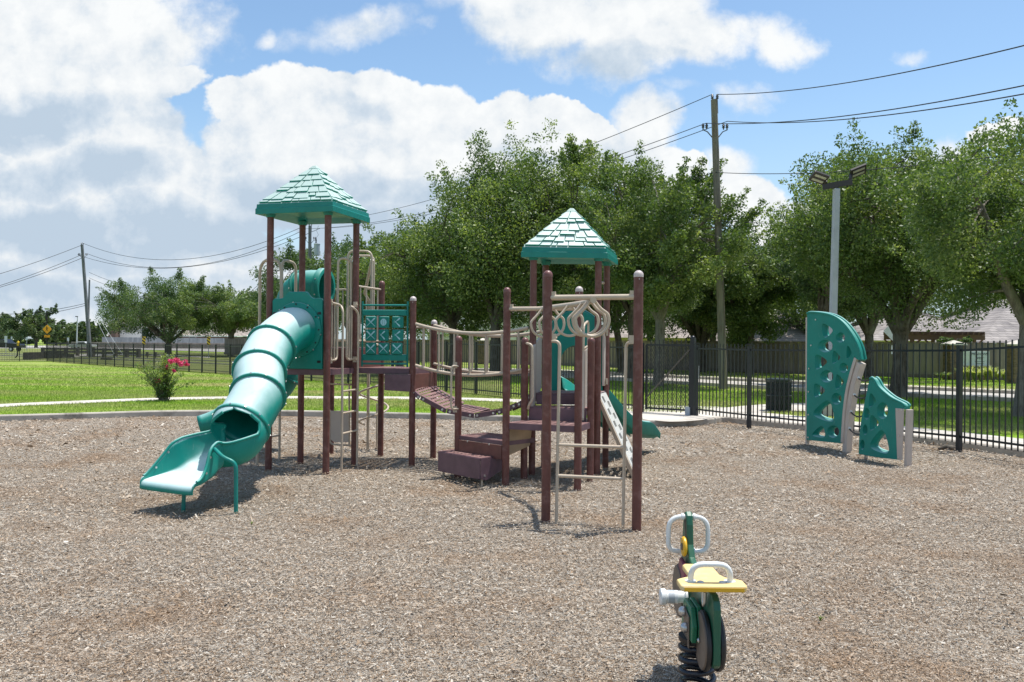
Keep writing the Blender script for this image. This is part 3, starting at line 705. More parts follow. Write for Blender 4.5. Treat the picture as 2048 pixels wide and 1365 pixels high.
PATHS = [pathspan([(-260, 833), (0, 815.5), (160, 808), (325, 801.5), (480, 799), (600, 798.5), (800, 799.5), (900, 801), (1000, 804.5), (1100, 810), (1200, 818)],
                  [(-260, 825), (0, 809.5), (160, 802.5), (325, 796.5), (480, 794), (600, 793.5), (800, 794.5), (900, 796), (1000, 798.5), (1100, 802), (1200, 807)]),
         pathspan([(1440, 828), (1520, 826), (1600, 824), (1680, 824), (1800, 825)], [(1440, 818), (1520, 811), (1600, 808), (1680, 809), (1800, 810)])]
grass()
# ============================================================ PLAY STRUCTURE
PS = thing('play_structure', 'brown, beige and teal playground structure with two shingled tower roofs', 'playground', G(900, 930))
PB = dict(A=(536.5, 940), B=(600.8, 924.7), C=(651.6, 946.5), D=(708.3, 929.6), E=(661.5, 908.5), F=(760.7, 913.7), G=(823.4, 932.6), H=(866, 918.3), J=(1011, 968.5), K=(1047.8, 958.2),
          L=(1063.5, 951.6), M=(1091.5, 1045), N=(1273, 1060), O=(1155, 979.8), P=(1180, 964), Q=(1193.4, 951.3), R=(1210.5, 936.4))
Pt = {k: G(*v) for k, v in PB.items()}
Pt['S'] = Pt['L'] + (Pt['R'] - Pt['Q'])
Pt['I'] = Pt['J'] + Vector((-.635, .625, 0))
TOPS = dict(E=565, F=562, G=593, H=640, J=575, K=675, M=541, N=541, O=573, P=675)
HT = {k: W(PB[k][0] + 4, y, Pt[k].y).z for k, y in TOPS.items()}
HT['I'] = W(920, 672, Pt['I'].y).z
DK, DK2, DK3, DKM, DKS = 1.375, 1.66, 1.09, 0.76, 0.53
ROOF1, ROOF2 = 3.45, 2.87
for k in 'ABCD': HT[k] = ROOF1 + .06
for k in 'LQRS': HT[k] = ROOF2 + .06
PR = 0.045
for k, p in Pt.items():
    mb = MB(); h = HT[k]; rd = k in TOPS or k == 'I'
    mb.tube([p + Vector((0, 0, -.15)), p + Vector((0, 0, h - (.06 if rd else 0)))], PR, 24)
    if rd: mb.lathe(p + Vector((0, 0, h - .10)), [(PR + .0015, 0), (PR + .0015, .004)], 24)
    po = mb.build('post', M['brown'], PS, 50)
    if rd:
        mb = MB(); mb.lathe(p + Vector((0, 0, h - .065)), [(PR + .002, 0), (PR + .002, .018)] + [((PR + .002) * math.cos(a * math.pi / 12), .018 + .047 * math.sin(a * math.pi / 12)) for a in range(1, 7)], 24)
        mb.cyl(p + Vector((0, -PR, h - .085)), p + Vector((0, -PR - .006, h - .085)), .006, n=8)
        mb.build('post_cap', M['cap_pale'] if k in 'GHNO' else M['cap'], po, 50)
def up(p, z): return Vector((p.x, p.y, z))
def perforated(mb, c, nu, nv, z, fu=.62, fv=.4, inset=.06):
    """slotted plate between 4 corners (ccw seen from above)"""
    a, b, d, e = [up(q, z) for q in c]
    def P(u, v): return a.lerp(b, u).lerp(e.lerp(d, u), v)
    m = inset; B = len(mb.v)
    def quad(u0, v0, u1, v1): mb.add([P(u0, v0), P(u1, v0), P(u1, v1), P(u0, v1)], [(0, 1, 2, 3)])
    quad(0, 0, 1, m); quad(0, 1 - m, 1, 1); quad(0, m, m, 1 - m); quad(1 - m, m, 1, 1 - m)
    s = 1 - 2 * m
    for i in range(nu):
        for j in range(nv):
            sh = .0
            u0, u1 = m + s * i / nu, m + s * (i + 1) / nu; v0, v1 = m + s * j / nv, m + s * (j + 1) / nv
            du = (u1 - u0) * (1 - fu) / 2; dv = (v1 - v0) * (1 - fv) / 2
            quad(u0, v0, u1, v0 + dv); quad(u0, v1 - dv, u1, v1); quad(u0, v0 + dv, u0 + du, v1 - dv); quad(u1 - du, v0 + dv, u1, v1 - dv)
def deck(c, z, nu=7, nv=18, name='deck', lip=.075, mat='deck'):
    mb = MB(); perforated(mb, c, nu, nv, z); d = mb.build(name, M[mat], PS, 0, 0, .006)
    mb = MB(); cc = [up(q, z - .004) for q in c]
    for i in range(len(cc)):
        a, b = cc[i], cc[(i + 1) % 4]; mb.bar(a - Vector((0, 0, lip / 2)), b - Vector((0, 0, lip / 2)), .016, lip)
    mb.build('deck_lip', M['deck_side'], d, 0)
    return d
def ins(*ks): return [Pt[k] for k in ks]
deck(ins('A', 'C', 'D', 'B'), DK); deck(ins('B', 'D', 'F', 'E'), DK2); deck(ins('D', 'G', 'H', 'F'), DK); deck(ins('L', 'Q', 'R', 'S'), DK3); deck(ins('J', 'O', 'P', 'K'), DKM)
def plate(name, quad, t, mat, parent=PS, bev=0.004):
    a, b, c, d = [Vector(q) for q in quad]; n = (b - a).cross(d - a).normalized() * t
    mb = MB(); mb.hexa([a, b, c, d] + [a + n, b + n, c + n, d + n]); return mb.build(name, M[mat] if isinstance(mat, str) else mat, parent, 0, bev)
plate('riser', [up(Pt['B'], DK), up(Pt['D'], DK), up(Pt['D'], DK2 - .02), up(Pt['B'], DK2 - .02)], .02, 'riser')
plate('riser', [up(Pt['D'], DK), up(Pt['F'], DK), up(Pt['F'], DK2 - .02), up(Pt['D'], DK2 - .02)], .02, 'riser')

# ---- shingled roofs
def shingle_roof(c4, z0, h, ov, seed):
    ctr = sum((Vector(p) for p in c4), Vector()) / 4; ctr.z = 0
    cor = []
    for p in c4:
        d = Vector(p) - ctr; d.z = 0; cor.append(ctr + d * ov)
    g = random.Random(seed); fz = .135
    mb = MB(); ins_ = .03
    # fascia ring (two steps) and dished underside
    lo, mi, hi = [up(p, z0) for p in cor], [up(p, z0 + .075) for p in cor], [up(p, z0 + fz) for p in cor]
    def sc(L, f): return [up(ctr + (Vector((p.x, p.y, 0)) - ctr) * f, p.z) for p in L]
    rings = [sc([up(p, z0 + .05) for p in cor], .55), sc([up(p, z0 + .015) for p in cor], .8), sc(lo, .93), sc(lo, .985), lo, sc(mi, 1.0), sc(mi, .99), sc([up(p, z0 + .083) for p in cor], .982), sc(hi, .975), sc(hi, .90)]
    vs = [v for r in rings for v in r]; fs = [(3, 2, 1, 0)]
    for i in range(len(rings) - 1):
        for k in range(4): l = (k + 1) % 4; fs.append((i * 4 + k, i * 4 + l, i * 4 + 4 + l, i * 4 + 4 + k))
    mb.add(vs, fs); rf = mb.build('roof', M['teal_metal'], PS, 0, .008)
    # body pyramid
    base = sc(hi, .955); apx = up(ctr, z0 + h); top = [p.lerp(apx, .93) for p in base]
    mb = MB(); mb.hexa(base + top); mb.build('roof_core', M['teal_roof'], rf, 0)
    mb = MB(); q = [p.lerp(apx, .90) for p in base]; capz = Vector((0, 0, .03)); mb.hexa([ctr_ + (p - ctr_) * 1.25 for p in q for ctr_ in [up(ctr, q[0].z)]] + [up(p, z0 + h - .01) for p in [p.lerp(apx, .955) for p in base]]); mb.build('roof_cap', M['teal_roof'], rf, 0, .006)
    rows = 6
    for k in range(4):
        a, b = base[k], base[(k + 1) % 4]; nrm = (b - a).cross(apx - a).normalized()
        mb = MB()
        for r in range(rows):
            f0, f1 = r / rows * .93, (r + 1) / rows * .93; w = (b - a).length * (1 - f0); n = max(2, round(w / .15))
            cut = [0.0] + sorted((i + g.uniform(-.28, .28)) / n for i in range(1, n)) + [1.0]
            for i in range(n):
                drop = g.uniform(-.25, .95) if r else g.choice((-.02, .08, .2))
                def P(u, f, o): return a.lerp(b, u).lerp(apx, f) + nrm * o
                fl_ = f0 - (f1 - f0) * (drop * .55 if r else -.12 - drop * .3); e = .006 if 0 < i else 0; e2 = .006 if i < n - 1 else 0
                u0, u1 = cut[i] + e / max(w, .1), cut[i + 1] - e2 / max(w, .1); th = .019 + .013 * g.random()
                up0, up1 = u0, u1
                lowL, lowR = (0.0 if i == 0 else u0), (1.0 if i == n - 1 else u1)
                fu = min(f1 + .02, .925)
                mb.hexa([P(lowL, fl_, -.002), P(lowR, fl_, -.002), P(up1 if i < n - 1 else 1, fu, -.004), P(up0 if i else 0, fu, -.004), P(lowL, fl_, th), P(lowR, fl_, th), P(up1 if i < n - 1 else 1, fu, .003), P(up0 if i else 0, fu, .003)])
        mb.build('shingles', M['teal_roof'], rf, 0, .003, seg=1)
    for p in c4:
        mb = MB(); mb.lathe(up(p, z0 - .03), [(PR + .03, .05), (PR + .012, 0), (PR + .001, 0.0)], 20); mb.build('post_socket', M['teal_metal'], rf, 50)
    return rf
shingle_roof(ins('A', 'C', 'D', 'B'), ROOF1, .74, 1.34, 1)
shingle_roof(ins('L', 'Q', 'R', 'S'), ROOF2, .73, 1.32, 2)

# ---- pipes helper
def pipe(name, pts, r=.016, mat='beige', rad=.09, parent=PS, n=10):
    mb = MB(); mb.tube(fillet(pts, rad), r, n); return mb.build(name, M[mat], parent, 60)
def clamp_at(p, d=Vector((0, -1, 0)), parent=PS, mat='beige'):
    mb = MB(); p = Vector(p); d = Vector(d).normalized(); mb.box(p + d * .02, (.03, .05, .08), (Vector((-d.y, d.x, 0)), d, Vector((0, 0, 1)))); mb.cyl(p + d * .045, p + d * .055, .01, n=8); return mb.build('clamp', M[mat], parent, 50)

# ---- tube slide: entry panel, tube, joint rings, open exit with legs
def slide_panel(a, b, z0, z1, hump, name='slide_entry_panel'):
    a, b = Vector(a), Vector(b); d = (b - a).normalized(); a = a + d * .055; b = b - d * .055; nrm = Vector((d.y, -d.x, 0)); L = (b - a).length
    top = [(L, z1 - .03), (L - .03, z1)] + [(L * .5 + L * .5 * u, z1 + hump * smooth((.62 - abs(u)) / .3)) for u in (.66, .55, .48, .4, .33, .25, .12, 0, -.12, -.25, -.33, -.4, -.48, -.55, -.66)] + [(.03, z1), (0, z1 - .03)]
    P = [(0, z0), (L, z0)] + top
    mb = MB(); mb.prism([a + d * x + Vector((0, 0, z)) - nrm * .02 for x, z in P], nrm * .05)
    o = mb.build(name, M['teal'], PS, 0, .012)
    for x in (-.005, L + .005):
        for z in (z0 + .1, z1 - .2):
            mb = MB(); c = a + d * (x + (.05 if x < .1 else -.05)) + nrm * .03 + Vector((0, 0, z)); mb.box(c, (.05, .01, .03), (d, nrm, Vector((0, 0, 1)))); mb.cyl(c, c + nrm * .012, .012, n=8); mb.build('fixing', M['rubber'], o, 40)
    return o
sp = slide_panel(Pt['A'], Pt['C'], DK, 2.32, .09)
nA = (Pt['C'] - Pt['A']).normalized(); nA = Vector((nA.y, -nA.x, 0))
mid = (Pt['A'] + Pt['C']) / 2
path = catmull([up(mid, 1.90) - nA * .0, up(mid, 1.88) + nA * .22, W(543, 695, 10.36), W(519, 745, 9.85), W(516, 791, 9.43), W(483, 851, 9.06)], 8)
R0 = .292
def sweep_frames(P):
    out = []
    for i, p in enumerate(P):
        t = (P[min(i + 1, len(P) - 1)] - P[max(i - 1, 0)]).normalized(); s = t.cross(Vector((0, 0, 1))).normalized(); out.append((p, t, s, s.cross(t)))
    return out
FRM = sweep_frames(path)
def pipe_shell(F, r, n=40):
    mb = MB(); r = r if isinstance(r, list) else [r] * len(F)
    for (p, t, s, u), ri in zip(F, r):
        for k in range(n):
            a = 2 * math.pi * k / n; mb.v.append(p + (s * math.cos(a) + u * math.sin(a)) * ri)
    for i in range(len(F) - 1):
        for k in range(n): l = (k + 1) % n; mb.f.append((i * n + k, i * n + n + k, i * n + n + l, i * n + l))
    return mb
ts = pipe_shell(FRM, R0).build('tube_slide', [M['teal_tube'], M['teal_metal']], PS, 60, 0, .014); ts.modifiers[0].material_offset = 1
def flange(p, t, r_in, r_out, w, parent, mat, bolts=12):
    mb = MB(); t = t.normalized(); mb.lathe(p - t * w / 2, [(r_in, 0), (r_out - .008, 0), (r_out, .008), (r_out, w - .008), (r_out - .008, w), (r_in, w), (r_in, 0)], 48, t)
    mb.f = [f for f in mb.f if len(f) == 4]
    X = t.orthogonal().normalized(); Y = t.cross(X); o = mb.build('joint_ring', mat, parent, 50)
    mb = MB()
    for k in range(bolts):
        a = 2 * math.pi * (k + .5) / bolts; c = p + (X * math.cos(a) + Y * math.sin(a)) * (r_out + .001); n = (X * math.cos(a) + Y * math.sin(a))
        mb.cyl(c - n * .004, c + n * .006, .011, n=8)
    mb.build('ring_bolts', M['steel'], parent, 50)
    return o
for i in (16, 24, 32):
    p, t, s, u = FRM[i]; flange(p, t, R0 - .004, R0 + .032, .036, ts, M['teal'])
p, t, s, u = FRM[40]; flange(p, t, R0 - .004, R0 + .036, .05, ts, M['teal'])
p, t, s, u = FRM[0]; flange(p + nA * .045, nA, R0 - .004, R0 + .075, .022, ts, M['teal'], 10)
mb = MB()
for k in range(12):
    a = 2 * math.pi * k / 12; d = (Pt['C'] - Pt['A']).normalized(); c = up(mid, 1.90) + nA * .055 + (d * math.cos(a) + Vector((0, 0, 1)) * math.sin(a)) * (R0 + .05); mb.cyl(c, c + nA * .01, .011, n=8)
mb.build('ring_bolts', M['rubber'], ts, 50)
# open exit chute
e0 = FRM[40]; ex = catmull([e0[0], e0[0] + e0[1] * .20, Vector((-3.22, 8.80, .665)), Vector((-3.38, 8.58, .585)), Vector((-3.50, 8.36, .555))], 9)
EF = sweep_frames(ex); n = 44; mb = MB(); m = len(EF)
def chute_profile(f, right=False):
    """half opening angle from the bottom, side height and flatness along the chute (0 tube end .. 1 lip)"""
    key = [(0, 180, 0.0), (.06, 180, 0.0), (.09, 155, 0.0), (.15, 136, .0), (.26, 122, .0), (.40, 108, .06), (.5, 99, .25), (.62, 92, .6), (.75, 84, 1.0), (.9, 80, 1.0), (1, 80, 1.0)]
    if right: key = [(0, 180, 0.0), (.05, 180, 0.0), (.08, 146, 0.0), (.12, 118, .0), (.20, 98, .0), (.35, 88, .06), (.5, 86, .25), (.62, 88, .6), (.75, 84, 1.0), (.9, 80, 1.0), (1, 80, 1.0)]
    for (a, b, c), (d, e, g_) in zip(key, key[1:]):
        if f <= d: w = smooth((f - a) / (d - a)); return b + (e - b) * w, c + (g_ - c) * w
    return key[-1][1:]
for i, (p, t, s, u) in enumerate(EF):
    th, fl_ = chute_profile(i / (m - 1)); R1 = R0 + .022 * (1 - smooth(i / (m - 1) / .3))
    for k in range(n + 1):
        q = (k / n * 2 - 1); th, fl_ = chute_profile(i / (m - 1), q < 0); a = R(q * th)
        x, z = R1 * math.sin(a), -R1 * math.cos(a)
        if th >= 179.9 and k == n: x, z = R1 * math.sin(R(179.99)), R1
        f_ = i / (m - 1); sh = .33 * (1 - smooth((f_ - .60) / .40)) + .05; hw = .31 + .08 * smooth((f_ - .6) / .4)
        aq = abs(q); xf = math.copysign(hw * (min(1, aq / .62) if aq < .62 else 1 + .05 * (aq - .62)), q) * (1 - .06 * (1 - smooth((aq - .5) / .2))) ; zf = -R1 + .012 + sh * max(0, (aq - .52) / .48) ** 1.5
        x = x * (1 - fl_) + xf * fl_; z = z * (1 - fl_) + zf * fl_
        sag = 0
        mb.v.append(p + s * x + u * z)
for i in range(m - 1):
    for k in range(n): mb.f.append((i * (n + 1) + k, (i + 1) * (n + 1) + k, (i + 1) * (n + 1) + k + 1, i * (n + 1) + k + 1))
# rolled lip
lb = len(mb.v); p, t, s, u = EF[-1]; prev = (m - 1) * (n + 1)
for st in range(1, 4):
    a = R(35 * st); 
    for k in range(n + 1):
        b_ = mb.v[prev + k]; mb.v.append(b_ + t * .045 * math.sin(a) - Vector((0, 0, 1)) * .06 * (1 - math.cos(a)))
for st in range(3):
    r0 = prev if st == 0 else lb + (st - 1) * (n + 1); r1 = lb + st * (n + 1)
    for k in range(n): mb.f.append((r0 + k, r1 + k, r1 + k + 1, r0 + k + 1))
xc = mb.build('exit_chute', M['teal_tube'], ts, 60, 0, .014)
# rounded edge bead along both sides of the chute
for side in (0, n):
    idx = [i for i in range(m) if chute_profile(i / (m - 1))[0] < 179]
    mb2 = MB(); mb2.tube([mb.v[i * (n + 1) + side] for i in idx] , .017, 8); mb2.build('chute_rim', M['teal'], xc, 60)
lg1 = G(472, 1025); a_ = W(472, 922, lg1.y)
att = mb.v[int(m * .66) * (n + 1) + n] if (mb.v[int(m * .66) * (n + 1) + n].x > mb.v[int(m * .66) * (n + 1)].x) else mb.v[int(m * .66) * (n + 1)]
pipe('slide_leg', [lg1 - Vector((0, 0, .1)), a_ + Vector((0, 0, -.02)), a_ + Vector((-.13, .0, .03)), att + Vector((0.02, -.02, -.03))], .021, 'teal_metal', .1, ts, 12)
lg2 = G(366, 1018); pipe('slide_leg', [lg2 - Vector((0, 0, .1)), W(368, 985, lg2.y)], .021, 'teal_metal', .05, ts, 12)
mb3 = MB()
for i, sd in ((int(m * .74), 0), (int(m * .84), 0), (int(m * .74), n), (int(m * .84), n)):
    c = mb.v[i * (n + 1) + sd]; mb3.cyl(c + Vector((0, 0, -.03)) - EF[i][2] * .02, c + Vector((0, 0, -.03)) + EF[i][2] * .03, .012, n=8)
mb3.build('chute_bolts', M['steel'], ts, 50)

# ---- second, spiral tube slide at the back with its hood
hd = (Pt['B'] + Pt['E']) / 2; e1 = (Pt['C'] - Pt['A']).normalized()
hc = Vector((W(628, 577, 12.35).x, 12.35, W(628, 577, 12.35).z))
P2 = catmull([hc + e1 * .16, hc - e1 * .12 + Vector((0, 0, .0)), hc - e1 * .36 + Vector((0, .12, -.16)), Vector((-3.55, 12.85, 1.78)), Vector((-3.65, 13.1, 1.35)), Vector((-3.72, 13.1, 1.08)), Vector((-4.15, 13.15, .72)), Vector((-4.6, 13.2, .5)), W(399, 851, 13.1)], 6)
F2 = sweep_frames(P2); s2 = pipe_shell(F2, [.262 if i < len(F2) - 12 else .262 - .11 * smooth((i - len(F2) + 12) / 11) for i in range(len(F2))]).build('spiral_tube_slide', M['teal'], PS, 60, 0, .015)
d0 = (P2[0] - P2[1]).normalized()
flange(P2[0], d0, .24, .30, .10, s2, M['teal'], 8)
flange(P2[7], (P2[8] - P2[7]), .255, .30, .05, s2, M['teal_dark'])
flange(P2[28], (P2[29] - P2[28]), .255, .30, .05, s2, M['teal_dark'])
mb = MB(); q0, q1 = up(Pt['B'], DK2), up(Pt['E'], DK2); v = (q1 - q0).normalized()
mb.prism([q0 + v * .06, q1 - v * .06, q1 - v * .06 + Vector((0, 0, .42)), q0.lerp(q1, .5) + Vector((0, 0, .60)), q0 + v * .06 + Vector((0, 0, .42))], e1 * -.04); mb.build('slide_entry_panel', M['teal'], PS, 0, .012)

# ---- left loop climber
f1 = G(514, 929)
pipe('handle_loop', [f1 - Vector((0, 0, .1)), up(f1 + Vector((.02, 0, 0)), 1.6), W(520, 520, 11.5), W(563, 518, 11.3), W(561, 738, 11.25)], .021, rad=.2)
pipe('handle_loop', [W(562, 738, 11.8), W(564, 519, 11.8), W(592, 527, 12.1), W(590, 738, 12.1)], .021, rad=.12)
f2 = Vector((f1.x + .16, f1.y + .55, 0))
for k in range(4): pipe('climber_rung', [up(f1, .35 + .3 * k), up(f2, .35 + .3 * k)], .014)
pipe('climber_rail', [f2 - Vector((0, 0, .1)), up(f2, 1.40), W(590, 700, 12.1)], .018)

# ---- ladder with half gates on the C-D side
lr1, lr2 = G(683, 942.5), G(714, 932); cd = (Pt['D'] - Pt['C']).normalized(); L = (Pt['D'] - Pt['C']).length
zt = W(672, 605, 10.95).z
def on(t, z, o=0.0): q = Pt['C'].lerp(Pt['D'], t) + e1 * o; return up(q, z)
for (a, b, lr, pk) in ((0.06, .34, lr1, 0), (.94, .68, lr2, 1)):
    pipe('ladder_rail', [on(a, zt - (.0 if pk == 0 else .04)), on(b, zt - .03, .05), up(lr, zt - .10), lr - Vector((0, 0, .1))], .016, rad=.1)
    pipe('gate_bar', [on(a, DK + .12), on(b - (.0), DK + .12), on(b, zt - .05)], .0155, rad=.07)
    for k in (.33, .66): pipe('baluster', [on(a + (b - a) * k, DK + .12), on(a + (b - a) * k, zt - .02)], .011, rad=.01)
    clamp_at(on(a, DK + .12), e1); clamp_at(on(a, zt), e1)
for z in (W(700, 782, 11.2).z, W(700, 825.5, 11.2).z, W(700, 866, 11.2).z): pipe('ladder_rung', [up(lr1, z), up(lr2, z)], .014)
# tall hand loops at the step to the back deck
pipe('handle_loop', [W(674, 700, 11.55), W(676.5, 515, 11.55), W(703, 520, 11.65), W(701, 722, 11.65)], .017, rad=.1)
yb = (Pt['E'].y + Pt['F'].y) / 2
pipe('handle_loop', [W(693, 720, yb), W(696, 502, yb), W(744, 503, yb - .05), W(741, 722, yb - .05)], .018, rad=.11)
pipe('handle_loop', [W(701, 720, yb + .55), W(702, 512, yb + .5), W(748, 512, yb + .5), W(746, 722, yb + .55)], .018, rad=.1)
ef = [Pt['E'], Pt['F']]
def rail_panel(a, b, z0, z1, nb, r=.015, name='railing', rb=.010):
    mb = MB(); a, b = Vector(a), Vector(b); mb.tube([up(a, z1), up(b, z1)], r, 10); mb.tube([up(a, z0), up(b, z0)], r, 10)
    for k in range(nb):
        q = a.lerp(b, (k + .5) / nb); mb.tube([up(q, z0), up(q, z1)], rb, 8)
    return mb.build(name, M['beige'], PS, 60)
E_, F_ = Pt['E'], Pt['F']
rail_panel(E_.lerp(F_, .02), E_.lerp(F_, .28), DK2 + .1, W(684, 579, yb).z, 2); rail_panel(E_.lerp(F_, .72), F_, DK2 + .1, W(756, 579, yb).z, 2)
rail_panel(Pt['D'].lerp(F_, .06), Pt['D'].lerp(F_, .94), DK2 + .1, DK2 + .88, 4)
# spiral climber
pb = G(735.5, 901.5); pl = MB(); pl.tube([pb - Vector((0, 0, .1)), up(pb, 2.4), up(pb, 2.52) + Vector((-.05, -.12, .0)), W(744, 520, yb)], .024, 12); so_ = pl.build('spiral_climber', M['beige'], PS, 60)
hx = MB(); hx.tube([up(pb, .40 + 1.5 * k / 90) + Vector((math.cos(k / 90 * 6.283 * 3.3 + 2.4) * .23 + .09, math.sin(k / 90 * 6.283 * 3.3 + 2.4) * .23, 0)) for k in range(91)], .017, 8); hx.build('helix', M['beige'], so_, 60)
p2_ = G(761, 902); hx = MB(); hx.tube([G(753, 900) - Vector((0, 0, .1)), up(G(753, 900), .75)], .013, 8); hx.build('stay', M['beige'], so_, 60)
# hanging counter panel with its pipe frame
def cp(x, y, Y=11.75): return W(x, y, Y)
cpn = MB(); cpn.prism([cp(660, 822), cp(698, 822), cp(698, 885), cp(668, 885), cp(660, 879)], (0.006, .025, 0)); cpo = cpn.build('counter_panel', M['beige_panel'], PS, 0, .004)
pipe('panel_frame', [cp(655, 768), cp(704, 770)], .014, parent=cpo); pipe('panel_frame', [cp(659, 820), cp(659, 889), cp(709, 892)], .014, parent=cpo, rad=.08); pipe('panel_frame', [cp(698.5, 768), cp(698.5, 890)], .013, parent=cpo)

# ---- baseball panel between D and G
D_, G_ = Pt['D'], Pt['G']; ddg = (G_ - D_).normalized(); ng = Vector((ddg.y, -ddg.x, 0)); Ld = (G_ - D_).length; YD = (D_.y + G_.y) / 2
zz_ = lambda y: W(770, y, YD).z
bp = MB(); a, b = D_ + ddg * .09, G_ - ddg * .065; lw = (b - a).length
for z in (zz_(611), zz_(728)): bp.tube([up(a, z), up(b, z)], .014, 10)
for q in (a + ddg * .012, b - ddg * .012): bp.tube([up(q, zz_(734)), up(q, zz_(603))], .014, 10)
bpo = bp.build('baseball_panel', M['teal_metal'], PS, 60)
for y0, y1 in ((620, 632), (709, 722)):
    plate('panel_board', [up(a + ddg * .02, zz_(y1)), up(b - ddg * .02, zz_(y1)), up(b - ddg * .02, zz_(y0)), up(a + ddg * .02, zz_(y0))], .03, 'teal', bpo, .012)
cols = [(x / 97.0) for x in (21.5, 48.5, 75)]; zr = [zz_(645), zz_(671), zz_(697.5)]; sw, sh_ = .155, .163
for ci, cx_ in enumerate(cols):
    ctr = a.lerp(b, cx_ + .0); mb = MB(); mb.tube([up(ctr, zz_(712)), up(ctr, zz_(629))], .008, 6); mb.build('spindle', M['beige'], bpo, 50)
    for ri, z in enumerate(zr):
        ang = [(0, .0, .0), (.10, .22, .08), (.26, .30, .05)][ci][ri] if True else 0
        Xd = (Matrix.Rotation(ang * (1 if ci == 2 else -1), 4, 'Z') @ ddg); Nd = Vector((Xd.y, -Xd.x, 0)); c = up(ctr, z)
        prof = []
        for k in range(3):  # rounded triangular drum: one flat side to the front
            a0 = -math.pi / 2 + 2 * math.pi * k / 3
            for q in (-.88, -.6, 0, .6, .88): 
                rr = sw * .36 if abs(q) < .7 else sw * .46; w_ = q * sw * .55
                nv = Nd * math.cos(2 * math.pi * k / 3) + Xd * math.sin(2 * math.pi * k / 3); tv = Xd * math.cos(2 * math.pi * k / 3) - Nd * math.sin(2 * math.pi * k / 3)
                prof.append(c + nv * (sw * .36 if abs(q) < .7 else sw * .32) + tv * w_)
        prof = [p_ - Vector((0, 0, sh_ / 2)) for p_ in prof]
        mb = MB(); mb.prism(prof, (0, 0, sh_)); dr = mb.build('game_drum', M['teal'], bpo, 0, .012)
        f = c + Nd * (sw * .36 + .001); mb = MB()
        def pt2(x, z_): return f + Xd * x + Vector((0, 0, z_))
        def bat(x0, z0, x1, z1):
            d_ = Vector((x1 - x0, 0, z1 - z0)).normalized(); nx, nz = -d_.z, d_.x; Q = []
            for s_, w_ in ((0, .003), (.35, .004), (.6, .008), (.92, .0105), (1, .006)): Q.append((x0 + (x1 - x0) * s_ + nx * w_, z0 + (z1 - z0) * s_ + nz * w_))
            for s_, w_ in ((1, .006), (.92, .0105), (.6, .008), (.35, .004), (0, .003)): Q.append((x0 + (x1 - x0) * s_ - nx * w_, z0 + (z1 - z0) * s_ - nz * w_))
            mb.prism([pt2(*q_) for q_ in Q], Nd * .0025)
        if ci == 1 and ri == 0:
            mb.prism([pt2(.046 * math.cos(k * .2618), .05 * math.sin(k * .2618)) for k in range(24)], Nd * .0025); mb.build('ball_print', M['mark'], dr, 0)
            mb = MB()
            for sg in (-1, 1): mb.tube([pt2(sg * (.040 - .028 * math.cos((k - 5) / 5 * 1.05)), .042 * (k - 5) / 5) + Nd * .0025 for k in range(11)], .0018, 5)
            mb.build('ball_seam', M['teal_dark'], dr, 0)
        elif ci >= 1 and ri == 1 or (ci == 2 and ri == 0):
            bat(-.045, -.005, .03, .058); bat(-.048, .02, .03, -.058); mb.build('bat_print', M['mark'], dr, 0)
        else:
            bat(-.062, -.06, .058, .058); bat(.062, -.06, -.058, .058); mb.build('bat_print', M['mark'], dr, 0)

# ---- footbridge
H_, L_, S_ = Pt['H'], Pt['L'], Pt['S']
zb0, zb1, zm = 1.08, DK3 - .01, W(955, 828, 11.1).z
def brz(t): return (zb0 * (1 - t) + zb1 * t) - ((zb0 + zb1) / 2 - zm) * (1 - (2 * t - 1) ** 2)
ns = [0, .07, .30, .535, .72, .88, 1.0]
plate('bridge_riser', [up(G_, zb0 - .02), up(H_, zb0 - .02), up(H_, DK - .08), up(G_, DK - .08)], .02, 'riser')
plate('bridge_riser', [W(769, 749, 11.5), W(821, 749, 11.5), W(821, 784, 11.5), W(769, 781, 11.5)], -.02, 'deck_side')
for i in range(6):
    t0, t1 = ns[i], ns[i + 1]; g_ = .006
    c = [G_.lerp(L_, t0 + g_), G_.lerp(L_, t1 - g_), H_.lerp(S_, t1 - g_), H_.lerp(S_, t0 + g_)]; zc_ = [brz(t0), brz(t1), brz(t1), brz(t0)]
    mb = MB(); perforated(mb, c, max(2, round((t1 - t0) * 22)), 9, 0, .45, .7, .06)
    d_ = (c[1] - c[0]); dl_ = d_.length_squared
    for v_ in mb.v: f_ = (v_ - up(c[0], 0)).dot(up(d_, 0)) / dl_; v_.z = zc_[0] + (zc_[1] - zc_[0]) * max(-.2, min(1.2, f_))
    po = mb.build('bridge_plank', M['deck'], PS, 0, 0, .006)
    for (p_, q_) in ((c[0], c[1]), (c[3], c[2])): mb = MB(); mb.bar(up(p_, zc_[0] - .035), up(q_, zc_[1] - .035), .02, .06); mb.build('bridge_edge', M['deck_side'], po, 0)
    mb = MB()
    for f_ in (.12, .88):
        q_ = c[0].lerp(c[1], f_); z_ = zc_[0] + (zc_[1] - zc_[0]) * f_ - .035; mb.cyl(up(q_, z_) + Vector((-.005, -.012, 0)), up(q_, z_) + Vector((-.008, -.026, 0)), .016, n=10)
    mb.build('bridge_bolts', M['steel'], po, 40)
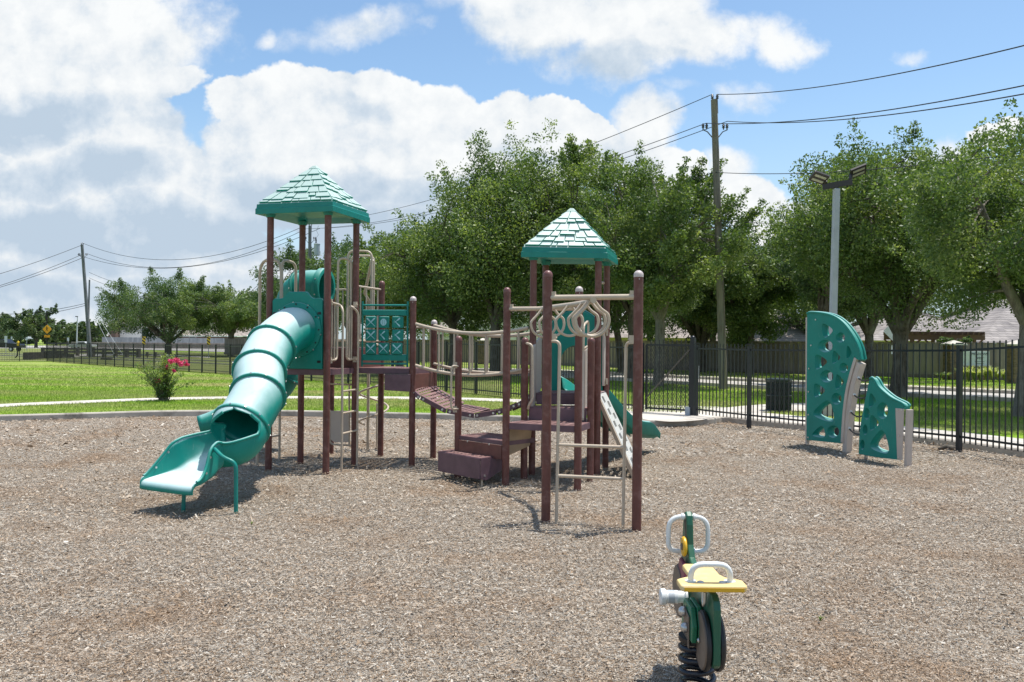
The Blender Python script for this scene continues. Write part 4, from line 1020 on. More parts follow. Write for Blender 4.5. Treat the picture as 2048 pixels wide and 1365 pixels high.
def bridge_rail(a, b, zt0, ztm, zt1, zl0, zlm, zl1, nb):
    mb = MB()
    f = lambda t, z0, zmid, z1: z0 * (1 - t) + z1 * t - ((z0 + z1) / 2 - zmid) * (1 - (2 * t - 1) ** 2)
    mb.tube([up(a.lerp(b, k / 20), f(k / 20, zt0, ztm, zt1)) for k in range(21)], .025, 12); mb.tube([up(a.lerp(b, k / 20), f(k / 20, zl0, zlm, zl1)) for k in range(21)], .023, 12)
    for k in range(nb):
        t = (k + .6) / (nb + .2); q = a.lerp(b, t); mb.tube([up(q, f(t, zl0, zlm, zl1)), up(q, f(t, zt0, ztm, zt1))], .0145, 8)
    mb.build('bridge_rail', M['beige'], PS, 60)
Lx = L_ + Vector((-.06, .03, 0)); Gx = G_ + Vector((.03, -.0, 0))
bridge_rail(Gx, Lx, W(832, 648, 11.5).z, W(950, 667, 11.2).z, W(1058, 656, 10.8).z, W(832, 731, 11.5).z, W(955, 751, 11.2).z, W(1050, 737, 10.8).z, 7)
bridge_rail(H_ + Vector((.0, -.03, 0)), S_, W(868, 651, 12.2).z, W(985, 672, 11.9).z, W(1075, 662, 11.5).z, W(866, 728, 12.2).z, W(970, 746, 11.9).z, W(1075, 737, 11.5).z, 7)
rail_panel(H_, H_.lerp(F_, .42), W(850, 766, 12.2).z, W(850, 655, 12.2).z, 3, .014)

# ---- transfer steps on the left of the short tower
I_, J_, K_ = Pt['I'], Pt['J'], Pt['K']; sa = (J_ - I_).normalized(); sn = Vector((-sa.y, sa.x, 0)); sn = sn if sn.y > 0 else -sn
kk = J_ + sn * .5
cc = [I_, J_, J_ + sn * .52, I_ + sn * .52]; deck(cc, DKS, 6, 12, 'step_deck', .05)
plate('step_riser', [up(I_ + sa * .045 - sn * .01, .30), up(J_ - sa * .045 - sn * .01, .30), up(J_ - sa * .045 - sn * .01, DKS - .055), up(I_ + sa * .045 - sn * .01, DKS - .055)], .02, 'riser')
mb = MB()
for t in (.25, .7): mb.cyl(up(I_.lerp(J_, t), .47) - sn * .028, up(I_.lerp(J_, t), .47) - sn * .036, .012, n=8)
mb.build('riser_bolts', M['steel'], PS, 40)
plate('step_side', [up(J_ + sn * .03, DKM - .075), up(J_ + sn * .48, DKM - .075), up(J_ + sn * .44, .44), up(J_ + sn * .03, .34)], .012, 'tan')
b0, b1 = W(877.6, 907, 10.76), W(961, 921, 10.12); b0.z = b1.z = 0; q1 = b1 + sn * .62; q0 = b0 + sn * .62; q1 = b1.lerp(q1, .8); q0 = b0.lerp(q0, .8)
ds = deck([b0, b1, q1, q0], .325, 10, 5, 'step', .035)
plate('step_front', [up(b0, .06), up(b1, .06), up(b1, .318), up(b0, .318)], .014, 'deck_side', ds)
mb = MB(); mb.prism([up(b1, .06), up(b1 + sn * .10, .04), up(q1, .20), up(q1, .318), up(b1, .318)], sa * .012); mb.build('step_cheek', M['deck_side'], ds, 0)
mb = MB(); mb.prism([up(b0, .06), up(b0 + sn * .10, .04), up(q0, .20), up(q0, .318), up(b0, .318)], -sa * .012); mb.build('step_cheek', M['deck_side'], ds, 0)
for p_ in (b0.lerp(b1, .05), b0.lerp(b1, .97)):
    pipe('step_leg', [up(p_ + sn * .05, -.1), up(p_ + sn * .05, .2)], .014, parent=ds)
mb = MB(); c_ = up(b1, .10) + sa * .012 + sn * .06; mb.cyl(c_, c_ + sa * .012, .014, n=8); mb.build('step_bolt', M['steel'], ds, 40)
gy = I_.y - .03; hl = -sa
pipe('grab_bar', [W(917, 733, gy), W(906, 732, gy - .06), W(903, 738, gy - .06), W(902, 812, gy - .06), W(905, 819, gy - .06), W(917, 818, gy)], .014, rad=.04)
for y_ in (731, 819): clamp_at(W(913, y_, I_.y - .03), Vector((-.8, -.4, 0)))

# ---- stairs and side panels between mid deck and short tower deck
K_, P_, Q_, R_ = Pt['K'], Pt['P'], Pt['Q'], Pt['R']
st0, st1 = K_.lerp(L_, .42), P_.lerp(Q_, .42)
plate('stair_riser', [up(K_ + Vector((.05, 0, 0)), DKM), up(P_ - Vector((.05, 0, 0)), DKM), up(P_ - Vector((.05, 0, 0)), .915), up(K_ + Vector((.05, 0, 0)), .915)], -.02, 'deck_side')
deck([K_ + Vector((.04, .02, 0)), P_ + Vector((-.04, .02, 0)), Q_ + Vector((-.05, -.02, 0)), L_ + Vector((.05, -.02, 0))], .93, 10, 3, 'stair_tread', .03)
plate('stair_riser', [up(L_ + Vector((.05, -.03, 0)), .94), up(Q_ + Vector((-.05, -.03, 0)), .94), up(Q_ + Vector((-.05, -.03, 0)), 1.06), up(L_ + Vector((.05, -.03, 0)), 1.06)], -.02, 'deck_side')
def slat_panel(a, b, zl0, zl1, zh0, zh1, n=6, name='side_panel'):
    mb = MB(); a, b = Vector(a), Vector(b)
    for k in range(n):
        t0, t1 = (k + .06) / n, (k + .94) / n; p_, q_ = a.lerp(b, t0), a.lerp(b, t1); d_ = (b - a).normalized(); o = Vector((-d_.y, d_.x, 0)) * .015
        zl = [zl0 + (zl1 - zl0) * t for t in (t0, t1)]; zh = [zh0 + (zh1 - zh0) * t for t in (t0, t1)]
        mb.hexa([up(p_, zl[0]) - o, up(q_, zl[1]) - o, up(q_, zl[1]) + o, up(p_, zl[0]) + o, up(p_, zh[0]) - o, up(q_, zh[1]) - o, up(q_, zh[1]) + o, up(p_, zh[0]) + o])
    return mb.build(name, M['beige_panel'], PS, 0, .006)
ka, kb = K_ + Vector((.085, .03, 0)), L_ + Vector((.12, .42, 0))
slat_panel(ka, kb, .86, 1.14, 1.68, 1.86, 7)
pa, pb_ = P_ + Vector((-.10, -.03, 0)), P_ + Vector((-.0, .42, 0))
slat_panel(pa, pb_, .80, .84, 1.66, 1.70, 7)
pipe('panel_tube', [up(pa, .79), up(pb_, .84)], .014); pipe('panel_tube', [up(pa, 1.68), up(pb_, 1.72)], .014)
pipe('panel_loop', [up(pa, 1.66), up(pa, 1.98), up(pb_, 2.05), up(pb_, 1.7)], .016, rad=.08)
pipe('stair_handle', [W(1052, 687, K_.y - .03), W(1064, 690, K_.y - .07), W(1065, 800, K_.y - .07), W(1058, 810, K_.y - .06), W(1056, 818, K_.y - .03)], .017, rad=.06)

# ---- slide hood and wave slide on the far side of the short tower
dsr = (R_ - S_).normalized(); nb_ = Vector((dsr.y, -dsr.x, 0)); Ls = (R_ - S_).length
def hp(x, z, o=0.0): q = S_ + dsr * x - nb_ * (-o); return up(q, z)
def hood(parent):
    w0, w1 = .055, Ls - .055; cx_ = Ls / 2; zs = 1.78; ro = (w1 - w0) / 2; ri = ro - .15
    out = [(w0, DK3 - .02)] + [(cx_ - ro * math.cos(math.pi * k / 20), zs + (2.21 - zs) * math.sin(math.pi * k / 20)) for k in range(21)] + [(w1, DK3 - .02)]
    inn = [(cx_ - ri, DK3 - .02)] + [(cx_ - ri * math.cos(math.pi * k / 20), 1.45 + .27 * math.sin(math.pi * k / 20)) for k in range(21)] + [(cx_ + ri, DK3 - .02)]
    mb = MB(); n_ = len(out); T_ = .05
    for o in (T_, -T_):
        for x, z in out: mb.v.append(hp(x, z, o))
        for x, z in inn: mb.v.append(hp(x, z, o))
    for i in range(n_ - 1):
        mb.f += [(i, i + 1, n_ + i + 1, n_ + i), (2 * n_ + i, 3 * n_ + i, 3 * n_ + i + 1, 2 * n_ + i + 1), (i, 2 * n_ + i, 2 * n_ + i + 1, i + 1), (n_ + i, n_ + i + 1, 3 * n_ + i + 1, 3 * n_ + i)]
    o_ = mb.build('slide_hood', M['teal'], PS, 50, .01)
    mb = MB(); mb.tube([hp(x, z, -.03) for x, z in out], .035, 8); mb.build('hood_rim', M['teal'], o_, 60)
    mb = MB(); mb.tube([hp(cx_ - (ri + .05) * math.cos(math.pi * k / 14), 1.52 + .28 * math.sin(math.pi * k / 14), -.05) for k in range(15)], .02, 8); mb.build('hood_ridge', M['teal'], o_, 60)
    mb = MB(); mb.prism([hp(cx_ - .2 * math.cos(math.pi * k / 12), 1.84 + .22 * math.sin(math.pi * k / 12), -.055) for k in range(13)], Vector((0, -.008, 0))); mb.build('hood_window', simple('pale_window_inset', (.28, .36, .32), .4), o_, 0)
hood(PS)
def wave_slide():
    a = (S_ + R_) / 2; a = up(a, DK3 - .02); end = W(1290, 868, 13.6); dr = Vector((end.x - a.x, end.y - a.y, 0)); Lx_ = dr.length; dr.normalize(); s = Vector((dr.y, -dr.x, 0))
    mb = MB(); n_, m_ = 24, 14
    prof = [(-.27, .0), (-.275, .20), (-.245, .215), (-.215, .19), (-.20, .06), (-.15, .012), (0, 0), (.15, .012), (.20, .06), (.215, .19), (.245, .215), (.275, .20), (.27, 0)]
    k_ = len(prof)
    for i in range(n_ + 1):
        t = i / n_; z = a.z * (1 - t) + .26 * t + .10 * math.sin(t * math.pi * 2.0) * (1 - t) * 1.1 - .16 * math.sin(t * math.pi) + (.0 if t < .9 else -.6 * (t - .9)); c = up(a + dr * Lx_ * t, z); wd = 1 - (.25 * max(0, t - .88) / .12 if t > .88 else 0)
        hs = 1.0 if t < .85 else 1 - .55 * (t - .85) / .15
        for x, zz2 in prof: mb.v.append(c + s * x + Vector((0, 0, zz2 * hs)))
    for i in range(n_):
        for k in range(k_ - 1): mb.f.append((i * k_ + k, i * k_ + k + 1, (i + 1) * k_ + k + 1, (i + 1) * k_ + k))
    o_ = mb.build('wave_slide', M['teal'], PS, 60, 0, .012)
    lg = up(a + dr * Lx_ * .85, 0); pipe('slide_leg', [lg - Vector((0, 0, .1)), up(lg, .25)], .02, 'teal_metal', parent=o_)
wave_slide()
# slotted ramp board on the Q-R side, with its side barrier and loop
def ramp():
    t0, t1 = up(Q_.lerp(R_, .12), DK3), up(Q_.lerp(R_, .9), DK3); g0, g1 = G(1275, 958), G(1281, 930); g0.z = g1.z = 0.0
    nu, nv = 12, 40; mb = MB()
    def P(u, v): return t0.lerp(t1, u).lerp(g0.lerp(g1, u), v)
    hole = set()
    for r in range(6):
        for cidx, off in ((2, 0), (7, 3)):
            for i in range(3):
                for j in range(3): hole.add((cidx + i, 2 + r * 6 + off + j))
    for i in range(nu):
        for j in range(nv):
            if (i, j) in hole: continue
            mb.add([P(i / nu, j / nv), P((i + 1) / nu, j / nv), P((i + 1) / nu, (j + 1) / nv), P(i / nu, (j + 1) / nv)], [(0, 1, 2, 3)])
    bm = bmesh.new(); o = mb.build('ramp_board', M['white_board'], PS, 0); bm.from_mesh(o.data); bmesh.ops.remove_doubles(bm, verts=bm.verts, dist=1e-5); bm.to_mesh(o.data); bm.free()
    md = o.modifiers.new('Solidify', 'SOLIDIFY'); md.thickness = .03; md.offset = 1
    m2 = MB(); 
    for u in (0, 1): m2.bar(P(u, 0) - Vector((0.02, 0, .03)), P(u, 1) - Vector((.02, 0, .03)), .03, .05)
    m2.build('ramp_stringer', M['beige'], o, 0)
    pipe('ramp_loop', [W(1196, 700, R_.y - .1), W(1199, 564, R_.y - .12), W(1213, 568, R_.y + .05), W(1211, 738, R_.y + .05)], .02, rad=.1)
    slat_panel(up(R_ + Vector((-.06, -.12, 0)), 0), up(R_ + Vector((.0, .02, 0)), 0), 1.16, 1.16, 2.0, 2.0, 1)
    for z in (1.9, 1.22): clamp_at(up(R_ + Vector((0, -.05, 0)), z), Vector((0, -1, 0)))
ramp()

# ---- front arch: beams, hanging hoops, ladder
M_, N_, J_, O_ = Pt['M'], Pt['N'], Pt['J'], Pt['O']
zb = W(1185, 595, 7.86).z; zj = W(1090, 618, 10).z
pipe('cross_beam', [up(M_, zb), up(N_, zb)], .027, n=14); pipe('cross_beam', [up(J_, zj), up(O_, zj)], .027, n=14)
for q, z, d_ in ((M_, zb, N_ - M_), (N_, zb, M_ - N_), (J_, zj, O_ - J_), (O_, zj, J_ - O_)): clamp_at(up(q, z + .02) + d_.normalized() * .035, d_)
bs, be = W(1187, 602, 7.82), W(1083, 612, 10.0); be.z = zj - .0; bs.z = zb - .03
bm_ = (bs + be) / 2 + Vector((.16, 0, .015)); bc = catmull([bs, bm_, be], 10)
mb = MB(); mb.tube(bc, .03, 12); beam = mb.build('overhead_beam', M['beige'], PS, 60)
for t in (.03, .17, .40, .64, .86, .97):
    i = t * (len(bc) - 1); i0 = int(i); p_ = bc[i0].lerp(bc[min(i0 + 1, len(bc) - 1)], i - i0); td = (bc[min(i0 + 1, len(bc) - 1)] - bc[max(i0 - 1, 0)]).normalized(); sd = Vector((1, .0, 0)); sd = (sd - td * sd.dot(td)).normalized(); sd.z = 0
    P3 = [p_ + sd * .016, p_ + sd * .075 - Vector((0, 0, .075))] + [p_ + sd * (.16 * math.sin(R(a_))) + Vector((0, 0, -.195 + .15 * math.cos(R(a_)))) for a_ in range(62, 300, 17)] + [p_ - sd * .075 - Vector((0, 0, .075)), p_ - sd * .016]
    mb = MB(); mb.tube(catmull(P3, 4), .0155, 8); mb.build('hanging_hoop', M['beige'], beam, 60)
lf, rf_ = G(1112.5, 1047), G(1246, 1056); Yl, Yr = lf.y, rf_.y
pipe('ladder_rail', [W(1097, 683, M_.y), W(1119.5, 683, Yl), lf - Vector((0, 0, .1))], .016, rad=.1); pipe('ladder_rail', [W(1273, 686, N_.y), W(1252, 685, Yr), rf_ - Vector((0, 0, .1))], .016, rad=.1)
for y0, y1 in ((890, 895), (952, 958.5)): pipe('ladder_rung', [W(1116, y0, Yl), W(1248.5, y1, Yr)], .0165)
for q, y in ((M_, 676), (N_, 678)): clamp_at(up(q, W(1092, y, q.y).z) + Vector((.04 if q is M_ else -.04, 0, 0)), Vector((1 if q is M_ else -1, 0, 0)))

# ============================================================ CLIMBING PANELS
class Plane:
    def __init__(s, a, b): s.a = Vector(a); s.d = (Vector(b) - Vector(a)).normalized(); s.n = Vector((s.d.y, -s.d.x, 0)); s.n = s.n if s.n.y < 0 else -s.n
    def uv(s, x, y):
        r = ray(x, y); o = Vector((0, 0, CH)); t = (s.a - o).dot(s.n) / r.dot(s.n); p = o + r * t; return ((p - s.a).dot(s.d), p.z)
    def at(s, u, z, o=0.0): return s.a + s.d * u + Vector((0, 0, z - s.a.z)) + s.n * o
def chaikin(P, k=2):
    for _ in range(k):
        Q = []
        for i in range(len(P)):
            a, b = P[i], P[(i + 1) % len(P)]; Q += [(a[0] * .75 + b[0] * .25, a[1] * .75 + b[1] * .25), (a[0] * .25 + b[0] * .75, a[1] * .25 + b[1] * .75)]
        P = Q
    return P
def scale_poly(P, f, dx=0, dz=0):
    cx_ = sum(p[0] for p in P) / len(P); cz = sum(p[1] for p in P) / len(P); return [(cx_ + (p[0] - cx_) * f + dx, cz + (p[1] - cz) * f + dz) for p in P]
def holed_panel(name, pl, outline, holes, th, mat, parent):
    loops = [outline] + [h[0] for h in holes]; inner = [h[1] for h in holes]
    def tri(Ls):
        pts = []; ed = []; fc = []
        for L_2 in Ls:
            b = len(pts); pts += [Vector(p) for p in L_2]; n_ = len(L_2); ed += [(b + i, b + (i + 1) % n_) for i in range(n_)]; fc.append(list(range(b, b + n_)))
        vs, es, fs, ov, oe, of = delaunay_2d_cdt(pts, ed, fc, 0, 1e-6)
        return vs, [f for f, o in zip(fs, of) if 0 in o and len(o) == 1]
    mb = MB(); vs, fs = tri(loops)
    def front(f): return f
    mb.add([pl.at(v.x, v.y, th / 2) for v in vs], fs); vs2, fs2 = tri([outline] + inner); mb.add([pl.at(v.x, v.y, -th / 2) for v in vs2], [tuple(reversed(f)) for f in fs2])
    n_ = len(outline); mb.add([pl.at(*p, th / 2) for p in outline] + [pl.at(*p, -th / 2) for p in outline], [(i, n_ + i, n_ + (i + 1) % n_, (i + 1) % n_) for i in range(n_)])
    for o, i_ in zip(loops[1:], inner):
        n_ = len(o); A = scale_poly(o, .955); d1 = th * .12
        rings = [[pl.at(*p, th / 2) for p in o], [pl.at(*p, th / 2 - d1) for p in A], [pl.at(p[0] * .4 + q[0] * .6, p[1] * .4 + q[1] * .6, th / 2 - th * .42) for p, q in zip(A, i_)], [pl.at(*p, th / 2 - th * .55) for p in i_], [pl.at(*p, -th / 2) for p in i_]]
        V = [v for r in rings for v in r]; F_2 = []
        for k in range(len(rings) - 1):
            for j in range(n_): l = (j + 1) % n_; F_2.append((k * n_ + j, k * n_ + l, (k + 1) * n_ + l, (k + 1) * n_ + j))
        mb.add(V, F_2)
    o_ = mb.build(name, mat, parent, 0); bm = bmesh.new(); bm.from_mesh(o_.data); bmesh.ops.remove_doubles(bm, verts=bm.verts, dist=1e-5); bmesh.ops.recalc_face_normals(bm, faces=bm.faces); bm.to_mesh(o_.data); bm.free()
    o_.data.polygons.foreach_set('use_smooth', [True] * len(o_.data.polygons)); o_.data.set_sharp_from_angle(angle=R(38)); return o_
Z7 = lambda x, y: (1540 + x / 3.592, 580 + y / 3.592)
def curve2(px, k=4): return [(p.x, p.y) for p in catmull([Vector((x, y, 0)) for x, y in px], k)]
def build_hole(pl, kind, data, off=(0, 0), f=.62):
    if kind == 't':
        T = [pl.uv(*Z7(*p)) for p in data]; gx, gy_ = sum(p[0] for p in T) / 3, sum(p[1] for p in T) / 3; P = []
        for i in range(3):
            a_, b_ = T[i], T[(i + 1) % 3]; P.append(a_)
            for w in (.3, .7):
                q = (a_[0] + (b_[0] - a_[0]) * w, a_[1] + (b_[1] - a_[1]) * w); P.append((q[0] + (q[0] - gx) * .17, q[1] + (q[1] - gy_) * .17))
        P = [P[i] if i % 3 else (P[i][0] + (gx - P[i][0]) * .10, P[i][1] + (gy_ - P[i][1]) * .10) for i in range(9)]; P = chaikin(P, 3)
    else:
        cx_, cy, rx_, ry_ = data; P = [pl.uv(*Z7(cx_ + rx_ * math.cos(k * math.pi / 12), cy + ry_ * math.sin(k * math.pi / 12))) for k in range(24)]
    ar = sum(P[i][0] * P[(i + 1) % len(P)][1] - P[(i + 1) % len(P)][0] * P[i][1] for i in range(len(P)))
    if ar < 0: P = P[::-1]
    ox, oz = off
    return (P, scale_poly(P, f, ox, oz))
c1, c2 = G(1614, 890), G(1691, 903)
CW = thing('climbing_panel', 'taller teal climbing panel with a curved top and many holes', 'climbing panel', c1)
pl1 = Plane(c1, c2)
tp1 = [(283, 172), (310, 162), (400, 170), (470, 189), (530, 227), (580, 282), (625, 352), (655, 422), (671, 500)]
out1 = [Z7(*p) for p in curve2([(527, 1103), (540, 900), (562, 720), (590, 600), (625, 478)]) + [(640, 500), (668, 508)] + curve2(tp1)[::-1] + [(281, 500), (279, 800), (278, 1078), (400, 1090)]]
O1 = [pl1.uv(*p) for p in out1]
H1 = [('t', [(388, 236), (475, 290), (405, 352)], .70), ('c', (523, 343, 32, 36), .72), ('t', [(572, 392), (606, 455), (566, 502)], .72), ('c', (415, 404, 52, 46), .72), ('t', [(472, 430), (526, 490), (462, 536)], .70), ('t', [(340, 458), (436, 515), (345, 580)], .72), ('c', (546, 560, 31, 36), .58), ('c', (424, 622, 47, 44), .70), ('t', [(494, 598), (553, 665), (486, 722)], .72), ('t', [(335, 666), (420, 724), (335, 778)], .72), ('c', (494, 783, 36, 42), .58), ('t', [(440, 780), (480, 955), (312, 895)], 0.72), ('t', [(392, 968), (414, 1062), (310, 1045)], .70), ('c', (470, 1018, 43, 45), .68)]
th1 = .10; sh1 = (.0, 0)
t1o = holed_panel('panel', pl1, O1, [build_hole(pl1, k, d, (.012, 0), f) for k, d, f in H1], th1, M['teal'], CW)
def rim(pl, px, parent, o, r=.022):
    mb = MB(); mb.tube(catmull([pl.at(*pl.uv(*Z7(*p)), o) for p in px], 5), r, 8); mb.build('panel_rim', M['teal'], parent, 60)
rim(pl1, tp1, t1o, .045); rim(pl1, tp1, t1o, -.045)
def spost(pl, p0, p1, w, d, parent, name='post', o=0.0, mat='beige_panel', z0=None):
    a = pl.at(*pl.uv(*Z7(*p0)), o); b = pl.at(*pl.uv(*Z7(*p1)), o)
    if z0 is not None: a.z = z0
    mb = MB(); mb.bar(a, b, d, w, pl.d); return mb.build(name, M[mat], parent, 0, .006)
spost(pl1, (268, 1100), (271, 200), .045, .06, CW, z0=-.1)
# bent right hand post
bt = [pl1.at(*pl1.uv(*Z7(*p)), -.02) for p in ((545, 1150), (560, 960), (583, 800), (611, 660), (650, 525))]; bt[0].z = -.1
def swept(name, pts, w, d, n, parent, mat):
    P = catmull(pts, 5); mb = MB()
    for i, p in enumerate(P):
        t = (P[min(i + 1, len(P) - 1)] - P[max(i - 1, 0)]).normalized(); s_ = n.cross(t).normalized()
        mb.v += [p - s_ * w / 2 - n * d / 2, p + s_ * w / 2 - n * d / 2, p + s_ * w / 2 + n * d / 2, p - s_ * w / 2 + n * d / 2]
    for i in range(len(P) - 1):
        for k in range(4): l = (k + 1) % 4; mb.f.append((i * 4 + k, i * 4 + l, i * 4 + 4 + l, i * 4 + 4 + k))
    m_ = len(P) * 4; mb.f += [(3, 2, 1, 0), (m_ - 4, m_ - 3, m_ - 2, m_ - 1)]
    return mb.build(name, M[mat], parent, 30, .005)
swept('post', bt, .095, .12, pl1.n, CW, 'beige_panel')
bt2 = [pl1.at(*pl1.uv(*Z7(*p)), .03) for p in ((533, 1098), (546, 900), (567, 730), (595, 610), (630, 490))]
swept('edge_strip', bt2, .055, .05, pl1.n, t1o, 'beige_panel')
mb = MB()
for p in ((346, 215), (313, 400), (298, 566), (295, 732), (294, 897), (292, 1060)): c = pl1.at(*pl1.uv(*Z7(*p)), .05); mb.cyl(c, c + pl1.n * .012, .014, n=8)
mb.build('panel_bolts', M['steel'], t1o, 40)
c3, c4 = G(1722, 914), G(1813, 931)
CW2 = thing('climbing_panel', 'shorter teal climbing panel with a concave sloping top', 'climbing panel', c3)
pl2 = Plane(c3, c4)
tp2 = [(738, 640), (752, 632), (770, 648), (800, 698), (850, 745), (900, 781), (970, 815), (988, 836)]
out2 = [Z7(*p) for p in [(655, 1178), (760, 1200), (935, 1220), (925, 1000), (922, 862), (985, 858)] + curve2(tp2)[::-1] + curve2([(733, 645), (700, 800), (672, 950), (658, 1080)])]
O2 = [pl2.uv(*p) for p in out2]
H2 = [('t', [(738, 735), (785, 800), (728, 850)], .70), ('c', (828, 868, 40, 60), .70), ('c', (714, 890, 20, 42), .70), ('t', [(742, 892), (808, 958), (736, 1018)], .70), ('c', (702, 1005, 17, 38), .70), ('t', [(828, 990), (880, 1182), (725, 1128)], .74), ('c', (682, 1112, 16, 36), .7)]
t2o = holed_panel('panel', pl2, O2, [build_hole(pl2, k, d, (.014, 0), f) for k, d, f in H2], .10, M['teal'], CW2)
rim(pl2, tp2, t2o, .045); rim(pl2, tp2, t2o, -.045)
spost(pl2, (990, 1255), (1003, 860), .05, .10, CW2, z0=-.1); spost(pl2, (668, 1182), (722, 660), .035, .05, CW2, z0=-.1, o=-.05)
mb = MB(); mb.prism([pl2.at(*pl2.uv(*Z7(*p)), .052) for p in ((925, 850), (986, 855), (974, 1223), (938, 1220))], pl2.n * .012); mb.build('edge_plate', M['beige_panel'], t2o, 0, .003)
mb = MB()
for p in ((940, 862), (975, 862), (950, 1050), (948, 1205)): c = pl2.at(*pl2.uv(*Z7(*p)), .064); mb.cyl(c, c + pl2.n * .01, .014, n=8)
mb.build('panel_bolts', M['steel'], t2o, 40)
for (a_, b_) in (((630, 632), (722, 640)), ((600, 752), (690, 770)), ((575, 872), (662, 908)), ((565, 992), (655, 1035))):
    A = pl1.at(*pl1.uv(*Z7(*a_)), .0); B = pl2.at(*pl2.uv(*Z7(*b_)), 0); mb = MB(); mb.tube([A.lerp(B, k / 8) - Vector((0, 0, .16 * (k / 8) * (1 - k / 8))) for k in range(9)], .013, 8); o = mb.build('rope_rung', M['rubber'], CW, 60)
    mb = MB(); mb.tube([A, A.lerp(B, .1)], .022, 8); mb.build('ferrule', M['rwhite'], o, 50)

# ============================================================ SPRING RIDER
RX = W(1402, 1200, 4.0).x
SR_ = thing('spring_rider', 'green and yellow motorbike spring rider with white handles', 'spring rider', Vector((RX, 4.0, 0)))
hdg = Vector((.012, 1, 0)).normalized(); hsd = Vector((hdg.y, -hdg.x, 0))
def rp(s, z, o=0.0):
    """point on the rider: s metres towards the front from the rear edge, z up, o to the right"""
    base = W(1435, 1270, 3.70); base.z = 0; return base + hdg * s + hsd * o + Vector((0, 0, z))
prof = [(0, .30), (0.0, .55), (.02, .585), (.06, .605), (.20, .61), (.46, .62), (.56, .645), (.60, .70), (.615, .80), (.63, .845), (.66, .862), (.70, .85), (.72, .80), (.75, .62), (.79, .50), (.78, .38), (.70, .34), (.62, .40), (.50, .42), (.36, .38), (.22, .36), (.12, .33), (.07, .29), (.03, .275)]
mb = MB(); mb.prism([rp(s, z, -.017) for s, z in prof], hsd * .034); body = mb.build('body_board', M['rgreen'], SR_, 0, .007)
mb = MB(); mb.prism([rp(s, z, -.0175) for s, z in ((.615, .72), (.655, .72), (.685, .81), (.645, .82))], hsd * .035)
mb.build('hand_slot', M['rubber'], body, 0)
def disc(c, r, t, mat, name, parent, axis=None, n=36):
    mb = MB(); mb.lathe(c - (axis or hsd) * t / 2, [(r - .006, 0), (r, .006), (r, t - .006), (r - .006, t)], n, axis or hsd); return mb.build(name, mat, parent, 40)
for o, nm in ((-.031, 0), (.028, 1)):
    w_ = disc(rp(.14, .365, o), .137, .024, M['rubber'], 'wheel', SR_); disc(rp(.14, .365, o + (-.014 if o < 0 else .014)), .130, .008, M['rbrown'], 'wheel_face', w_); disc(rp(.14, .365, o * 1.75), .012, .014, M['steel'], 'wheel_bolt', w_, n=12)
    w_ = disc(rp(.70, .43, o), .14, .026, M['rubber'], 'wheel', SR_); disc(rp(.70, .43, o + (-.016 if o < 0 else .016)), .132, .008, M['rbrown'], 'wheel_face', w_)
seat = [(.0, -.162), (.0, .128), (.02, .138), (.10, .138), (.115, .125), (.15, .07), (.20, .055), (.36, .055), (.38, .035), (.38, -.075), (.36, -.09), (.22, -.09), (.17, -.09), (.125, -.15), (.11, -.165), (.02, -.165)]
mb = MB(); mb.prism([rp(s + .0, .632, o) for s, o in seat], (0, 0, .028)); st = mb.build('seat', M['ryellow'], SR_, 0, .008)
mb = MB(); mb.prism([rp(s - .0, .6335, o) for s, o in ((-.0015, -.15), (-.0015, .12), (.004, .12), (.004, -.15))], (0, 0, .018)); mb.build('seat_edge', M['ryellow_deep'], st, 0)
mb = MB()
for o in (-.065, .035): mb.dome(rp(.06, .660, o), .017, .007, 12, 3)
mb.build('seat_bolts', M['steel'], st, 50)
pipe('seat_handle', [rp(.075, .62, -.108), rp(.06, .742, -.108), rp(.06, .742, .072), rp(.075, .62, .072)], .0135, 'rwhite', .085, SR_, 14)
mb = MB()
for o in (-.108, .072): mb.cyl(rp(.075, .659, o), rp(.075, .664, o), .026, n=14)
mb.build('handle_collar', M['rwhite'], st, 40)
hz = W(1382, 1068, 4.37).z; q = [(-.105, -.09), (.105, -.09), (.105, .09), (-.105, .09)]
lp = fillet([rp(.665, hz + z, o) for o, z in ((0, -.092), (.105, -.092), (.105, .092), (-.105, .092), (-.105, -.092), (0, -.092))], .075, 7)
mb = MB(); mb.tube(lp, .0125, 14); mb.build('handlebar', M['rwhite'], SR_, 60)
for o in (-.03, .03):
    for z in (-.092, .092): mb = MB(); mb.cyl(rp(.665, hz + z, o - .006), rp(.665, hz + z, o + .006), .019, n=12); mb.build('bar_collar', M['rwhite'], SR_, 40)
# foot peg, clamp plates and bolts on the left side
pg = W(1345, 1211, 4.16); pr = rp(.42, .50, -.03)
mb = MB(); a_ = rp(.44, .475, -.05); b_ = rp(.44, .475, -.185); ax_ = (b_ - a_).normalized(); ln = (b_ - a_).length
mb.lathe(a_, [(.040, 0), (.041, .012), (.030, .014), (.030, .045), (.0325, .047), (.0325, .06), (.031, .062), (.033, ln - .03), (.040, ln - .026), (.041, ln - .004), (.036, ln)], 28, ax_); peg = mb.build('foot_peg', M['rwhite'], SR_, 40)
mb = MB(); mb.lathe(a_ + ax_ * .066, [(.0332, 0), (.0336, .03)], 28, ax_); mb.build('peg_band', M['transformer'], peg, 40)
for k, (o, sc_) in enumerate(((-.04, 1.0), (-.068, .97))):
    P6 = [(.20, .50), (.36, .50), (.42, .42), (.42, .335), (.17, .335), (.15, .42)]
    mb = MB(); mb.prism([rp(.28 + (s - .28) * sc_, .42 + (z - .42) * sc_, o - .012) for s, z in P6], hsd * .024); mb.build('clamp_plate', M['rgreen_edge'], SR_, 0, .005)
